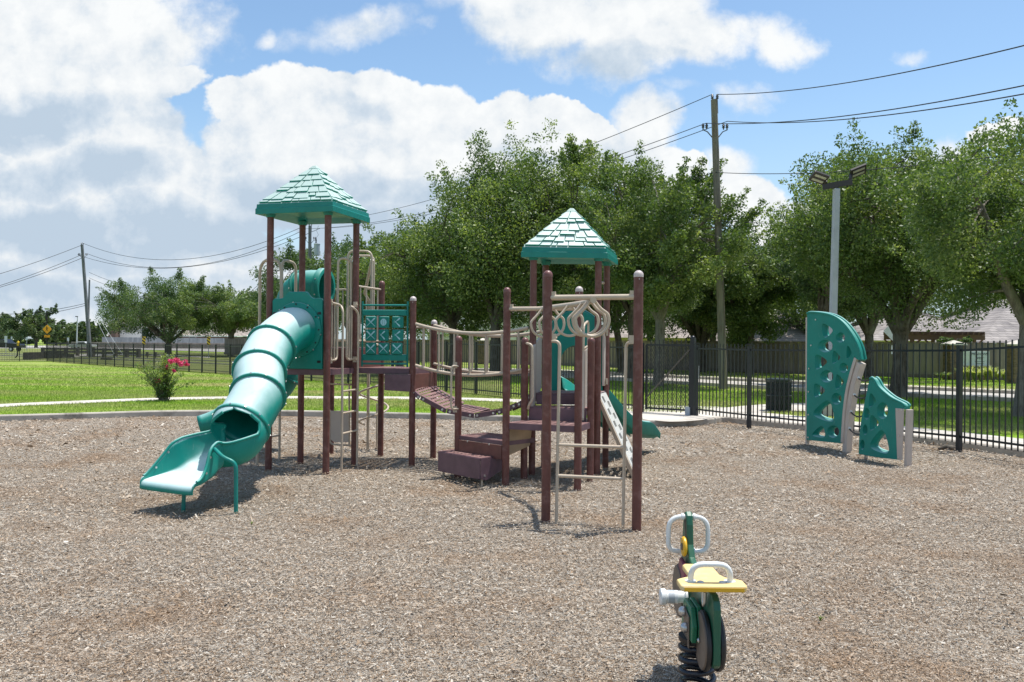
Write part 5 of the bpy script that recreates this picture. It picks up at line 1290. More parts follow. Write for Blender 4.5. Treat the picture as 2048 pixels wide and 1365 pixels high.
mb = MB(); mb.prism([rp(s, z, -.088) for s, z in ((.21, .45), (.33, .47), (.33, .30), (.21, .30))], hsd * .006); mb.build('steel_bracket', M['rbrown'], SR_, 0, .002)
mb = MB()
for s, z in ((.31, .445), (.255, .385)): mb.lathe(rp(s, z, -.09), [(.024, 0), (.024, .012), (.016, .024), (.004, .028)], 16, -hsd)
mb.build('dome_bolts', M['steel'], SR_, 50)
disc(rp(.60, .69, -.035), .052, .018, M['ryellow_deep'], 'headlight_disc', SR_)
disc(rp(.60, .69, -.046), .02, .012, M['rbrown'], 'disc_hub', SR_, n=16)
mb = MB(); mb.prism([rp(s, z, -.046) for s, z in ((.54, .60), (.66, .62), (.70, .56), (.66, .46), (.56, .47), (.52, .54))], hsd * .02); mb.build('tank_shape', M['rmaroon'], SR_, 0, .006)
mb = MB(); mb.tube([rp(.10, .60, -.034), rp(.10, .555, -.036), rp(.12, .535, -.036), rp(.14, .555, -.036), rp(.14, .6, -.034)], .008, 8); mb.build('seat_bracket', M['steel'], SR_, 50)
sc0 = rp(.30, 0, -.026); mb = MB(); tn = 5.2; H0, H1_ = .02, .315
mb.tube([sc0 + Vector((math.cos(k / 24 * 6.283) * .079, math.sin(k / 24 * 6.283) * .079, H0 + (H1_ - H0) * k / (24 * tn))) for k in range(int(24 * tn) + 1)], .0145, 10); sprg = mb.build('spring', M['spring'], SR_, 60)
mb = MB(); mb.lathe(sc0 + Vector((0, 0, .305)), [(.085, 0), (.09, .006), (.09, .026), (.03, .03)], 24); mb.build('spring_plate', M['rubber'], sprg, 40); mb = MB(); mb.lathe(sc0, [(.10, -.02), (.10, .02), (.05, .03)], 24); mb.build('spring_plate', M['rubber'], sprg, 40)
# ============================================================ FENCES
def fence(name, label, pts, spacing, heights, post_r=0.032, picket=0.115, skip=None):
    """pts: ground points; heights: top height above lawn at each point"""
    t = thing(name, label, 'metal fence', pts[0])
    for i in range(len(pts) - 1):
        a, b = Vector(pts[i]), Vector(pts[i + 1]); ha, hb = heights[i], heights[i + 1]
        d = b - a; n = max(1, round(d.length / spacing))
        X = Vector((d.x, d.y, 0)).normalized(); ax = (X, Vector((-X.y, X.x, 0)), Vector((0, 0, 1)))
        for k in range(n):
            p = a + d * (k / n); q = a + d * ((k + 1) / n); hp = ha + (hb - ha) * k / n; hq = ha + (hb - ha) * (k + 1) / n
            mb = MB(); s = post_r
            mb.box(p + Vector((0, 0, (hp - 0.03) / 2 - 0.1)), (s * 2, s * 2, hp + 0.17), ax)
            mb.box(p + Vector((0, 0, hp - 0.02 + 0.02)), (s * 2 + 0.012, s * 2 + 0.012, 0.02), ax)
            mb.build('post', M['black'], t, 0)
            pm = MB(); m = max(2, round((q - p).length / picket))
            for j in range(1, m):
                f = j / m; c = p.lerp(q, f); hh = hp + (hq - hp) * f
                pm.box(c + Vector((0, 0, (hh + 0.06) / 2)), (0.017, 0.017, hh - 0.06), ax)
            for zt in (0.17, -0.12):
                u = p + Vector((0, 0, hp + zt - 0.29 if zt > 0 else 0.16)); v = q + Vector((0, 0, hq + zt - 0.29 if zt > 0 else 0.16))
                pm.bar(u, v, 0.03, 0.034)
            pm.build('picket_panel', M['black'], t, 0)
    p = Vector(pts[-1]); hp = heights[-1]; mb = MB()
    mb.box(p + Vector((0, 0, hp / 2 - 0.1)), (post_r * 2, post_r * 2, hp + 0.2), ax); mb.build('post', M['black'], t, 0)
    return t
corner = GL(94, 723.5); gate_hinge = GL(1385, 832); gate_free = GL(1284, 826)
def topz(x, y, p): return W(x, y, p.y).z - p.z
far_l = GL(-330, 725)
fence('metal_fence', 'far black picket fence along the back of the bright lawn', [far_l, corner], 1.95, [topz(-330, 684, far_l), topz(94, 685, corner)])
mid1 = GL(460, 750); mid2 = GL(892, 784)
fence('metal_fence', 'long black picket fence running from the far lawn corner to the gate', [corner, mid1, mid2, gate_free], 1.83,
      [topz(94, 685, corner), topz(460, 689, mid1), topz(892, 681, mid2), topz(1284, 686, gate_free)])
va = [far_l + Vector((0, .15, 0)), corner + Vector((0, .15, 0)), mid1 + Vector((.12, .12, 0)), mid2 + Vector((.12, .12, 0)), Vector((-.2, 24.3, 0))]
sheet('verge', M['verge'], va, [Vector((-150, 150, 0)), Vector((-88, 150, 0)), Vector((-38, 118, 0)), Vector((-9, 50, 0)), Vector((-.3, 40, 0))], 0.03)
fr = [GL(1392, 833), GL(1498, 846), GL(1675, 866), GL(1918, 893), GL(2160, 930), GL(2460, 985)]
fence('metal_fence', 'near black picket fence on the kerb behind the climbing panels', fr, 2.2, [topz(1392, 687, fr[0]), topz(1498, 689, fr[1]), topz(1675, 689, fr[2]), topz(1918, 687, fr[3]), 1.82, 1.82], 0.036, 0.112)
def gate():
    t = thing('metal_gate', 'black gate with expanded metal mesh and a diagonal brace', 'gate', gate_hinge)
    a, b = gate_free + Vector((0.1, 0, 0)), gate_hinge + Vector((-0.06, 0.02, 0)); d = b - a; X = Vector((d.x, d.y, 0)).normalized(); L = d.length
    h = 1.62; ax = (X, Vector((-X.y, X.x, 0)), Vector((0, 0, 1)))
    mb = MB(); mb.box(gate_hinge + Vector((0, 0, 0.86)), (0.10, 0.10, 1.86), ax); mb.dome(gate_hinge + Vector((0, 0, 1.79)), 0.05); mb.build('hinge_post', M['black'], t, 0)
    mb = MB(); mb.box(gate_hinge + Vector((-0.09, 0.03, 0.10)), (0.115, 0.115, 0.2), ax); mb.build('post_base', M['transformer'], t, 0)
    mb = MB()
    for z in (0.12, h): mb.bar(a + Vector((0, 0, z)), b + Vector((0, 0, z)), 0.04, 0.04)
    for p in (a, b): mb.bar(p + Vector((0, 0, 0.08)), p + Vector((0, 0, h)), 0.045, 0.045, X)
    n = round(L / 0.115)
    for k in range(1, n): mb.bar(a.lerp(b, k / n) + Vector((0, 0, 0.05)), a.lerp(b, k / n) + Vector((0, 0, h + 0.12)), 0.016, 0.016, X)
    mb.build('gate_frame', M['black'], t, 0)
    mb = MB(); o = ax[1] * -0.03
    mb.bar(a + o + Vector((0, 0, 0.35)), b + o + Vector((0, 0, h - 0.1)), 0.03, 0.03); mb.build('brace', M['guard'], t, 0)
    mb = MB(); o = ax[1] * 0.03; s = 0.062; w = 0.006
    k = -int(h / s)
    while k * s < L:
        for sg in (1, -1):
            u0 = k * s; z0, z1 = 0.0, h - 0.12
            ua, ub = (u0, u0 + z1 * 0.55) if sg == 1 else (u0 + z1 * 0.55, u0)
            # clip to the leaf
            def at(u): return (u - ua) / (ub - ua) if abs(ub - ua) > 1e-6 else 0
            t0, t1 = sorted((at(0), at(L))); t0, t1 = max(0, t0), min(1, t1)
            if t1 - t0 > 0.02:
                P0 = a + X * (ua + (ub - ua) * t0) + o + Vector((0, 0, 0.12 + z1 * t0)); P1 = a + X * (ua + (ub - ua) * t1) + o + Vector((0, 0, 0.12 + z1 * t1))
                mb.bar(P0, P1, w, w)
        k += 1
    mb.build('mesh_infill', M['black'], t, 0)
    mb = MB(); c = gate_hinge + Vector((0.1, -0.02, 1.0)); mb.box(c, (0.05, 0.06, 0.3), ax); mb.build('latch_box', M['signwhite'], t, 0, 0.006)
gate()

def plank_fence(name, label, pts, h, mat, pw=0.15, rails=True):
    t = thing(name, label, 'wooden fence', pts[0]); V = []; rn = []; g = random.Random(len(pts) * 7 + int(h * 100))
    cube = [(-1, -1, 0), (1, -1, 0), (1, 1, 0), (-1, 1, 0), (-1, -1, 1), (1, -1, 1), (1, 1, 1), (-1, 1, 1)]
    fs = [(4, 5, 6, 7), (0, 1, 5, 4), (1, 2, 6, 5), (2, 3, 7, 6), (3, 0, 4, 7)]
    for i in range(len(pts) - 1):
        a, b = Vector(pts[i]), Vector(pts[i + 1]); d = b - a; n = round(d.length / pw); X = d.normalized(); Yv = Vector((-X.y, X.x, 0))
        for k in range(n):
            c = a.lerp(b, (k + 0.5) / n); hh = h + g.uniform(-0.02, 0.02) + (0.01 if k % 14 else 0.05); r = g.random(); o = g.uniform(-.008, .008)
            q = [c + X * (x * pw * 0.485) + Yv * (y * 0.011 + o) + Vector((0, 0, z * hh - 0.05 * (1 - z))) for x, y, z in cube]
            for f in fs: V += [q[j] for j in f]; rn.append(r)
    np_mesh('boards', np.array([tuple(v) for v in V]), 4, mat, np.array(rn), t)
    if rails:
        mb = MB()
        for i in range(len(pts) - 1):
            a, b = Vector(pts[i]), Vector(pts[i + 1]); X = (b - a).normalized(); Yv = Vector((-X.y, X.x, 0)); Yv = Yv if Yv.y < 0 else -Yv
            mb.bar(a + Yv * 0.0 + Vector((0, 0, h + 0.03)), b + Vector((0, 0, h + 0.03)), 0.14, 0.04)
            mb.bar(a + Yv * 0.035 + Vector((0, 0, 0.1)), b + Yv * 0.035 + Vector((0, 0, 0.1)), 0.04, 0.2)
        mb.build('top_and_bottom_rail', mat, t, 0)
    return t
wf = [Vector((-34, 97, .1)), Vector((-18, 82.5, .1)), Vector((-5.3, 70.5, .1)), Vector((4, 60, .1)), Vector((11.5, 50.6, .1)), Vector((17, 46.2, .1)), Vector((22.4, 42, .1)), Vector((34, 33, .1)), Vector((46, 24, .1))]
plank_fence('wooden_fence', 'tall weathered plank fence across the street behind the black picket fence', wf, 1.82, M['planks'])
plank_fence('wooden_fence', 'pale grey plank fence far off below the left houses', [Vector((-86, 172, .12)), Vector((-64, 172, .12)), Vector((-40, 170, .12)), Vector((-20, 165, .12))], 2.05, M['planks_pale'], 0.35, False)
plank_fence('wooden_fence', 'low dark plank fence standing before the pale grey fence', [Vector((-86, 160, .12)), Vector((-64, 160, .12)), Vector((-40, 158, .12)), Vector((-22, 152, .12))], 1.05, M['planks'], 0.35, False)

def pillar(p, w, h, label, cap=True):
    t = thing('stone_pillar', label, 'pillar', p); p = Vector(p)
    mb = MB(); mb.box(p + Vector((0, 0, h / 2)), (w, w, h)); mb.build('shaft', M['stone'], t, 0, 0.02)
    mb = MB(); z = p.z + h
    mb.hexa([Vector((p.x + a * w * .62, p.y + b * w * .62, z)) for a, b in ((-1, -1), (1, -1), (1, 1), (-1, 1))] + [Vector((p.x + a * w * .62, p.y + b * w * .62, z + 0.07)) for a, b in ((-1, -1), (1, -1), (1, 1), (-1, 1))])
    mb.hexa([Vector((p.x + a * w * .6, p.y + b * w * .6, z + 0.07)) for a, b in ((-1, -1), (1, -1), (1, 1), (-1, 1))] + [Vector((p.x + a * .03, p.y + b * .03, z + 0.24)) for a, b in ((-1, -1), (1, -1), (1, 1), (-1, 1))])
    mb.build('cap', M['concrete'], t, 0)
pillar(W(1907, 760, 40.5) * 1 - Vector((0, 0, W(1907, 760, 40.5).z - .1)), 0.72, 1.72, 'stone pillar with a pyramid cap beside the neighbourhood sign')
pillar(Vector((W(2034, 700, 37).x, 37, .1)), 0.6, 1.72, 'stone pillar half hidden by the tree trunk at the right edge')
pillar(Vector((W(966, 700, 62).x, 62, .1)), 0.75, 1.75, 'stone pillar in the plank fence seen under the footbridge')

def text_mesh(s, size, ext=0.004):
    c = bpy.data.curves.new('lettering', 'FONT'); c.body = s; c.size = size; c.align_x = 'CENTER'; c.align_y = 'CENTER'; c.extrude = ext; c.resolution_u = 2
    o = bpy.data.objects.new('tmp', c); me = bpy.data.meshes.new_from_object(o); bpy.data.objects.remove(o); return me
def monument():
    Y = 40.2; a, b = W(1921, 760, Y), W(1975, 760, Y); a.z = b.z = .1; L = b.x - a.x
    t = thing('entrance_sign', 'stone based entrance sign with a white lettered panel', 'sign', a)
    c = (a + b) / 2; zb = W(1950, 733, Y).z; zt = W(1950, 704, Y).z
    mb = MB(); mb.box(Vector((c.x, Y, (zb + .1) / 2)), (L, 0.4, zb - .1)); mb.build('base', M['stone'], t, 0, 0.02)
    mb = MB(); mb.box(Vector((c.x, Y, zb + 0.02)), (L + 0.1, 0.46, 0.05)); mb.build('ledge', M['concrete'], t, 0)
    mb = MB(); mb.box(Vector((c.x, Y, (zb + zt) / 2 + .03)), (L, 0.3, zt - zb)); mb.build('backing', M['trim'], t, 0)
    x0, x1 = W(1936, 720, Y).x, W(1974, 720, Y).x
    mb = MB(); mb.box(Vector(((x0 + x1) / 2, Y - 0.165, (zb + zt) / 2 + 0.03)), (x1 - x0, 0.02, zt - zb - 0.03)); mb.build('panel', M['signwhite'], t, 0)
    for s, sz, f in (('MEADOWS', 0.155, 0.80), ('WEST', 0.155, 0.52)):
        me = text_mesh(s, sz); me.transform(Matrix.Rotation(R(90), 4, 'X')); me.transform(Matrix.Translation(Vector(((x0 + x1) / 2 - a.x, -0.18, zb + 0.03 + (zt - zb) * f - a.z))))
        me.materials.append(M['signblack']); link('lettering', me, t)
    mb = MB()
    for f, w in ((0.3, .5), (0.16, 0.4)): mb.box(Vector(((x0 + x1) / 2, Y - 0.178, zb + .02 + (zt - zb) * f)), ((x1 - x0) * w, 0.01, 0.018))
    mb.build('rule_line', M['signblack'], t, 0)
monument()

# ============================================================ POLES AND WIRES
def upole(label, base, top, r0, r1, mat, arms=True, group='utility poles'):
    t = thing('utility_pole', label, 'utility pole', base, group); base, top = Vector(base), Vector(top)
    mb = MB(); P = [base.lerp(top, k / 6) for k in range(7)]; P[0].z -= 0.3
    mb.tube(P, [r0 + (r1 - r0) * k / 6 for k in range(7)], 14); mb.build('pole', mat, t, 60)
    if not arms: return t
    d = (top - base).normalized()
    for sx in (-0.06, 0.12):
        mb = MB(); c = top + Vector((sx, 0, 0)); mb.cyl(c - d * 0.5, c + d * 0.05, 0.02); mb.lathe(c + d * 0.03, [(0.035, 0), (0.06, 0.03), (0.035, 0.06), (0.06, 0.09), (0.035, 0.12), (0.045, 0.15), (0.02, 0.18)], 10); mb.build('insulator', M['porcelain'], t, 50)
    h = top - d * 1.15
    for sg in (-1, 1):
        mb = MB(); e = h + Vector((sg * 0.36, 0, 0.05))
        mb.tube([h - d * 0.25 + Vector((sg * 0.1, 0, 0)), h + Vector((sg * 0.28, 0, -0.03)), e + Vector((sg * 0.1, 0, 0))], 0.02, 6); mb.build('bracket', M['porcelain'], t, 50)
        for q in (0, 0.13):
            mb = MB(); mb.lathe(e + Vector((sg * (q - 0.05), 0, 0.0)), [(0.02, 0), (0.03, 0.06), (0.06, 0.09), (0.035, 0.12), (0.06, 0.15), (0.035, 0.18), (0.03, 0.22)], 10); mb.build('insulator', M['porcelain'], t, 50)
    return t
U1b = GL(1447, 779); U1t = W(1428, 200, U1b.y)
upole('tall brown wooden utility pole standing in front of the right hand trees', U1b, U1t, 0.155, 0.115, M['polegrey'] if False else M['polewood'])
U2t = W(620, 452, 65); U2b = Vector((U2t.x, 65, -.1))
u2 = upole('grey utility pole with a transformer behind the tall play tower', U2b, U2t, 0.16, 0.125, M['polegrey'])
mb = MB(); c = W(634, 500, 64.7); mb.lathe(c - Vector((0, 0, 0.45)), [(0.2, 0), (0.23, 0.03), (0.23, 0.85), (0.25, 0.87), (0.25, 0.92), (0.05, 0.97)], 16); mb.build('transformer', M['transformer'], u2, 40)
mb = MB(); mb.lathe(c + Vector((-0.08, 0, 0.5)), [(0.05, 0), (0.07, 0.1), (0.04, 0.15), (0.07, 0.22), (0.03, 0.45)], 8); mb.tube([c + Vector((-.08, 0, .9)), c + Vector((0.1, 0, 1.2)), c + Vector((-.05, 0, 1.5)), c + Vector((0.1, 0, 1.9))], 0.012, 5); mb.build('bushing', M['porcelain'], u2, 40)
U3b = Vector((W(181, 711, 85).x, 85, -.15)); U3t = W(164, 490, 85)
upole('leaning grey utility pole at the left with wires on both sides', U3b, U3t, 0.2, 0.14, M['polegrey'])
U4t = W(179, 560, 108); upole('short plain utility pole behind the leaning one', Vector((W(175, 700, 108).x, 108, -.15)), U4t, 0.14, 0.1, M['polegrey'], False)

def cable(a, b, sag, label, r=0.02, group='power lines between the utility poles', n=24):
    a, b = Vector(a), Vector(b)
    mb = MB(); mb.tube([a.lerp(b, k / n) - Vector((0, 0, sag * 4 * (k / n) * (1 - k / n))) for k in range(n + 1)], r, 5)
    return tag(mb.build('power_line', M['wire'], None, 60), label, 'power line', group)
U1m1, U1m2 = W(1412, 247, U1b.y), W(1455, 243, U1b.y)
E1 = W(2300, 25, 13.5); E2 = W(2300, 116, 13.5); E3 = W(2300, 138, 13.5)
cable(U1t + Vector((0.12, 0, .2)), E1, 0.35, 'topmost wire leaving the brown pole to the right across the blue sky', 0.014)
cable(U1m1, E2, 0.35, 'upper of the two paired wires leaving the brown pole to the right', 0.014)
cable(U1m2, E3, 0.35, 'lower of the two paired wires leaving the brown pole to the right', 0.014)
cable(U1t + Vector((-0.06, 0, .2)), U2t + Vector((0, 0, 0.2)), 0.9, 'topmost wire from the brown pole down behind the trees to the transformer pole', 0.014)
cable(U1m1, W(612, 458, 65), 0.9, 'left middle wire from the brown pole to the transformer pole', 0.014)
cable(U1m2, W(640, 457, 65), 0.9, 'right middle wire from the brown pole to the transformer pole', 0.014)
k1 = W(1428, 345, U1b.y); cable(k1, W(2300, 268, 15), 0.3, 'single low communication wire right of the brown pole', 0.012)
cable(k1, W(620, 560, 65), 0.6, 'single low communication wire left of the brown pole', 0.016)
cable(W(1436, 442, U1b.y), W(2000, 432, 27), 0.2, 'lowest wire right of the brown pole before the trees', 0.012)
cable(U2t + Vector((0, 0, .2)), U3t + Vector((0, 0, 0.2)), 2.3, 'highest sagging wire between the transformer pole and the leaning pole', 0.02)
cable(W(612, 458, 65), W(175, 508, 85), 2.2, 'middle sagging wire between the transformer pole and the leaning pole', 0.02)
cable(W(640, 457, 65), W(155, 510, 85), 2.2, 'lowest sagging wire between the transformer pole and the leaning pole', 0.02)
for (y0, y1, lb, yy, s) in ((490, 548, 'top wire running off left from the leaning pole', 75, .3), (509, 571, 'second wire running off left from the leaning pole', 75, .35), (516, 574, 'third wire running off left from the leaning pole', 75, .35),
                           (607, 622, 'low thick wire running off left from the leaning pole past the walking sign', 80, 0.7), (611, 631, 'lowest wire running off left from the leaning pole past the walking sign', 80, 0.7)):
    cable(W(165 if y0 < 560 else 172, y0, 85), W(-120, y1 + (y1 - y0) * .55 if y0 < 560 else y1, yy), s, lb, 0.024, 'wires left of the leaning pole')
for (y0, y1, lb) in ((545, 577, 'upper thin wire right of the leaning pole ending in the oak'), (556, 588, 'lower thin wire right of the leaning pole ending in the oak')):
    cable(W(178, y0, 100), W(300, y1, 105), .4, lb, 0.02, 'thin wires right of the leaning pole')
for x0, x1, lb in ((185, 232, 'left guy wire anchored right of the leaning pole'), (190, 250, 'right guy wire anchored right of the leaning pole')):
    mb = MB(); mb.tube([W(x0, 625, 85), Vector((W(x1, 712, 84).x, 84, -.15))], 0.014, 5); tag(mb.build('guy_wire', M['signwhite'], None), lb, 'guy wire', 'guy wires of the leaning pole')

def light_pole():
    b = GL(1661, 831); Y = b.y; t = thing('light_pole', 'pale square pole carrying two dark flood lights', 'light pole', b)
    top = W(1673, 378, Y); mb = MB(); w = 0.078
    mb.hexa([b + Vector((x * w, y * w, -.02)) for x, y in ((-1, -1), (1, -1), (1, 1), (-1, 1))] + [top + Vector((x * w * .85, y * w * .85, 0)) for x, y in ((-1, -1), (1, -1), (1, 1), (-1, 1))]); mb.build('pole', M['galv'], t, 0, 0.01)
    mb = MB(); mb.lathe(b, [(0.22, -.05), (0.22, 0.28), (0.19, 0.31)], 24); mb.build('footing', M['concrete'], t, 40)
    mb = MB(); mb.cyl(top, top + Vector((0, 0, 0.13)), 0.05); l, r = W(1648, 373, Y), W(1701, 366, Y); r.y -= .1; l.y += .1
    mb.bar(l, r, 0.09, 0.13); mb.build('crossarm', M['bronze'], t, 40)
    for c, stem, nx in ((W(1638, 356, Y), l + Vector((0.05, 0, .05)), Vector((-0.75, -0.45, -0.5))), (W(1716, 343, Y), r + Vector((-.05, 0, .05)), Vector((0.55, -0.6, -0.58)))):
        Xd = (c - stem); Xd = Vector((Xd.x, Xd.y - 0.15 * 0, 0.09)).normalized() if c.x > top.x else Vector((-1, -0.15, 0.28)).normalized()
        up = Vector((0, -0.62, 0.9)); Yd = up.cross(Xd).normalized(); Zd = Xd.cross(Yd)
        if c.x > top.x: Xd = Vector((0.93, -0.1, 0.38)).normalized(); up = Vector((0.0, 0.55, 0.85)); Yd = up.cross(Xd).normalized(); Zd = Xd.cross(Yd)
        else: Xd = Vector((-0.95, -0.1, 0.30)).normalized(); up = Vector((0.0, 0.55, 0.85)); Yd = up.cross(Xd).normalized(); Zd = Xd.cross(Yd)
        mb = MB(); mb.box(c, (0.38, 0.30, 0.06), (Xd, Yd, Zd)); mb.bar(stem, c - Xd * 0.18 - Zd * 0.02, 0.07, 0.07); hd = mb.build('flood_light', M['bronze'], t, 0, 0.012)
        mb = MB()
        for s in (-0.065, 0.065): mb.box(c - Zd * 0.034 + Yd * s, (0.28, 0.06, 0.012), (Xd, Yd, Zd))
        mb.build('lens', M['lens'], hd, 0)
light_pole()

def bin_():
    b = GL(1557, 823); t = thing('litter_bin', 'dark green mesh litter bin standing beyond the fence', 'litter bin', b); h = W(1557, 758, b.y).z - b.z
    mb = MB(); r = 0.30; n = 40
    for k in range(n):
        a = 2 * math.pi * k / n
        for sg in (1, -1):
            mb.tube([b + Vector((r * math.cos(a + sg * .55 * q / 5), r * math.sin(a + sg * .55 * q / 5), 0.04 + (h - .1) * q / 5)) for q in range(6)], 0.008, 4)
    for z in (0.04, h * .5, h - 0.06): mb.tube([b + Vector((r * math.cos(2 * math.pi * k / 24), r * math.sin(2 * math.pi * k / 24), z)) for k in range(24)], 0.016, 6, True)
    mb.build('basket', M['binmesh'], t, 0)
    mb = MB(); mb.lathe(b, [(0.27, 0.03), (0.27, h - 0.1), (0.25, h - .1), (0.25, 0.06)], 24); mb.build('liner', M['rubber'], t, 40)
    mb = MB(); mb.lathe(b + Vector((0, 0, h - 0.05)), [(0.31, 0), (0.325, 0.02), (0.32, 0.05), (0.16, 0.07), (0.15, 0.055)], 28); mb.build('rim', M['binmesh'], t, 40)
bin_()

# ============================================================ SIGNS
def diamond(c, s, th, y=-1):
    h = s * 0.707; r = 0.08 * s; P = []
    for k in range(4):
        a = math.pi / 2 * k; o = Vector((math.cos(a), 0, math.sin(a))); q = Vector((-o.z, 0, o.x))
        P += [c + o * (h - r) - q * r, c + o * (h - r * .35), c + o * (h - r) + q * r]
    return P
def walk_sign():
    Y = 78; b = Vector((W(93.5, 715, Y).x, Y, -.15)); t = thing('crossing_sign', 'amber pedestrian crossing sign on a black post with a solar panel', 'road sign', b)
    top = W(93.5, 622, Y); mb = MB(); mb.cyl(b, top, 0.055); mb.box(W(93, 637, Y) + Vector((0, 0, 0)), (0.17, 0.16, 0.3)); mb.build('post', M['signblack'], t, 40)
    c = W(94, 659, Y - 0.1); k = Y / FPX
    mb = MB(); mb.prism(diamond(c, 18.6 * k / 1.414, 0), (0, 0.02, 0)); pl = mb.build('sign_plate', M['signyellow'], t, 0)
    mb = MB(); s = 0.95 * k; o = c + Vector((0, -0.012, 0))
    def pp(L): mb.prism([o + Vector((x * s, 0, z * s)) for x, z in L], (0, 0.01, 0))
    pp([(-0.9 + .6 * math.cos(a / 8 * 6.283), 5.2 + .7 * math.sin(a / 8 * 6.283)) for a in range(8)][:8])
    pp([(-1.2, 4.3), (0.3, 4.4), (1.2, 2.2), (2.0, 1.6), (1.7, 1.1), (0.6, 1.6), (0.5, 0.2), (1.3, -1.6), (2.2, -4.0), (1.5, -4.3), (0.3, -1.6), (-0.4, -.8), (-1.1, -2.2), (-2.2, -3.8), (-2.7, -3.3), (-1.7, -1.7), (-1.0, 0.2), (-1.0, 2.0), (-1.8, 1.4), (-2.3, 1.7), (-1.9, 3.0)])
    mb.build('walking_figure', M['signblack'], pl, 0)
    c2 = W(94, 673, Y - .1); mb = MB(); mb.box(c2, (11 * k, 0.02, 4.8 * k)); p2 = mb.build('arrow_plate', M['signyellow'], t, 0)
    mb = MB(); o = c2 + Vector((0, -0.016, 0)); s = k; pp([(-4, -1.3), (-2, -1.6), (-2.4, -0.9), (3, 1.3), (3, 1.8), (-3, -.4), (-3.2, .3)]); mb.build('arrow', M['signblack'], p2, 0)
    mb = MB(); c3 = W(94, 618, Y); mb.box(c3, (9.2 * k, 0.05, 5.2 * k), (Vector((1, 0, 0)), Vector((0, .86, .5)), Vector((0, -.5, .86)))); sp = mb.build('solar_panel', M['signwhite'], t, 0)
    mb = MB(); mb.box(c3 + Vector((0, -.82, .5)) * 0.035, (6.6 * k, 0.01, 3.0 * k), (Vector((1, 0, 0)), Vector((0, .86, .5)), Vector((0, -.5, .86)))); mb.build('solar_cells', M['transformer'], sp, 0)
walk_sign()
def marker(x, y, label):
    Y = 84; k = Y / FPX; c = W(x, y, Y); b = Vector((c.x, Y, -.1))
    t = thing('object_marker', label, 'road sign', b, 'yellow and black striped marker signs')
    mb = MB(); mb.cyl(b, c, 0.035); mb.build('post', M['galv'], t, 40)
    w, h = 6.6 * k, 17.4 * k
    mb = MB(); mb.box(c + Vector((0, -.04, 0)), (w, 0.015, h)); pl = mb.build('sign_plate', M['hydrant'], t, 0)
    mb = MB(); o = c + Vector((0, -.052, 0))
    for q in range(-1, 3):
        z = -h / 2 + (q + .5) * h / 2.6; s = w * 0.75; P = []
        for xx, zz in ((-w / 2, z + s), (-w / 2, z + s + h * .17), (w / 2, z + h * .17), (w / 2, z)): P.append(o + Vector((xx, 0, max(-h / 2, min(h / 2, zz)))))
        if len({round(p.z, 4) for p in P}) > 1: mb.prism(P, (0, 0.008, 0))
    mb.build('stripe', M['signblack'], pl, 0)
marker(288, 682, 'striped yellow and black marker sign under the left oak'); marker(417.5, 682, 'striped yellow and black marker sign between the two left oaks')
def back_sign():
    Y = 32; c = W(1788, 663, Y); b = Vector((W(1787, 750, Y).x, Y, .1)); t = thing('road_sign', 'pale back of a diamond road sign half behind the big oak trunk', 'road sign', b)
    mb = MB(); mb.box((b + Vector((c.x, Y, c.z))) / 2, (0.05, 0.05, c.z - b.z)); mb.build('post', M['galv'], t, 0)
    mb = MB(); mb.prism(diamond(c + Vector((0, -.04, 0)), 0.62, 0), (0, 0.015, 0)); mb.build('sign_plate', M['signwhite'], t, 0)
    mb = MB(); mb.box(W(1786, 700, Y - .05), (0.13, 0.015, 0.34)); mb.build('small_plaque', M['signwhite'], t, 0)
back_sign()
def small_sign(x, y, w, h, Y, label):
    c = W(x, y, Y); b = Vector((c.x, Y, -.15)); k = Y / FPX; t = thing('street_sign', label, 'road sign', b, 'small pale signs along the far street')
    mb = MB(); mb.cyl(b, c, 0.03); mb.build('post', M['galv'], t, 40)
    mb = MB(); mb.box(c + Vector((0, -.04, 0)), (w * k, 0.015, h * k)); mb.build('sign_plate', M['signwhite'], t, 0)
small_sign(12, 679, 5.5, 13, 100, 'tall white sign by the black pickup at the left edge'); small_sign(23.5, 676, 3, 5, 140, 'tiny white sign right of the tall white one')
small_sign(53.5, 678, 3.6, 5, 130, 'tiny white sign left of the walking sign'); small_sign(136.5, 679, 3.8, 6.5, 95, 'pale sign left of the thin street lamp')
def thin_lamp():
    Y = 98; b = Vector((W(153, 708, Y).x, Y, -.15)); t = thing('street_lamp', 'thin pale street lamp beyond the left fence', 'street lamp', b)
    top = W(155, 634, Y); mb = MB(); mb.tube([b, top], [0.09, 0.06], 8); mb.build('pole', M['signwhite'], t, 40)
    mb = MB(); mb.box(top + Vector((-.1, 0, 0.03)), (0.3, 0.12, 0.1)); mb.build('lamp_head', M['bronze'], t, 0, .02)
thin_lamp()
def hydrant():
    Y = 80; b = Vector((W(36, 702, Y).x, Y, -.16)); t = thing('marker_post', 'short dark post with a yellow hood on the far left lawn', 'marker post', b)
    top = W(36.5, 688, Y); mb = MB(); mb.tube([b + Vector((-.25, 0, 0)), b + Vector((-.05, 0, .3)), top], 0.06, 8); mb.build('post', M['rubber'], t, 40)
    mb = MB(); mb.lathe(top - Vector((0, 0, .2)), [(0.09, 0), (0.12, .06), (0.12, .34), (0.07, .46), (0.02, .48)], 14); mb.build('hood', M['hydrant'], t, 40)
hydrant()

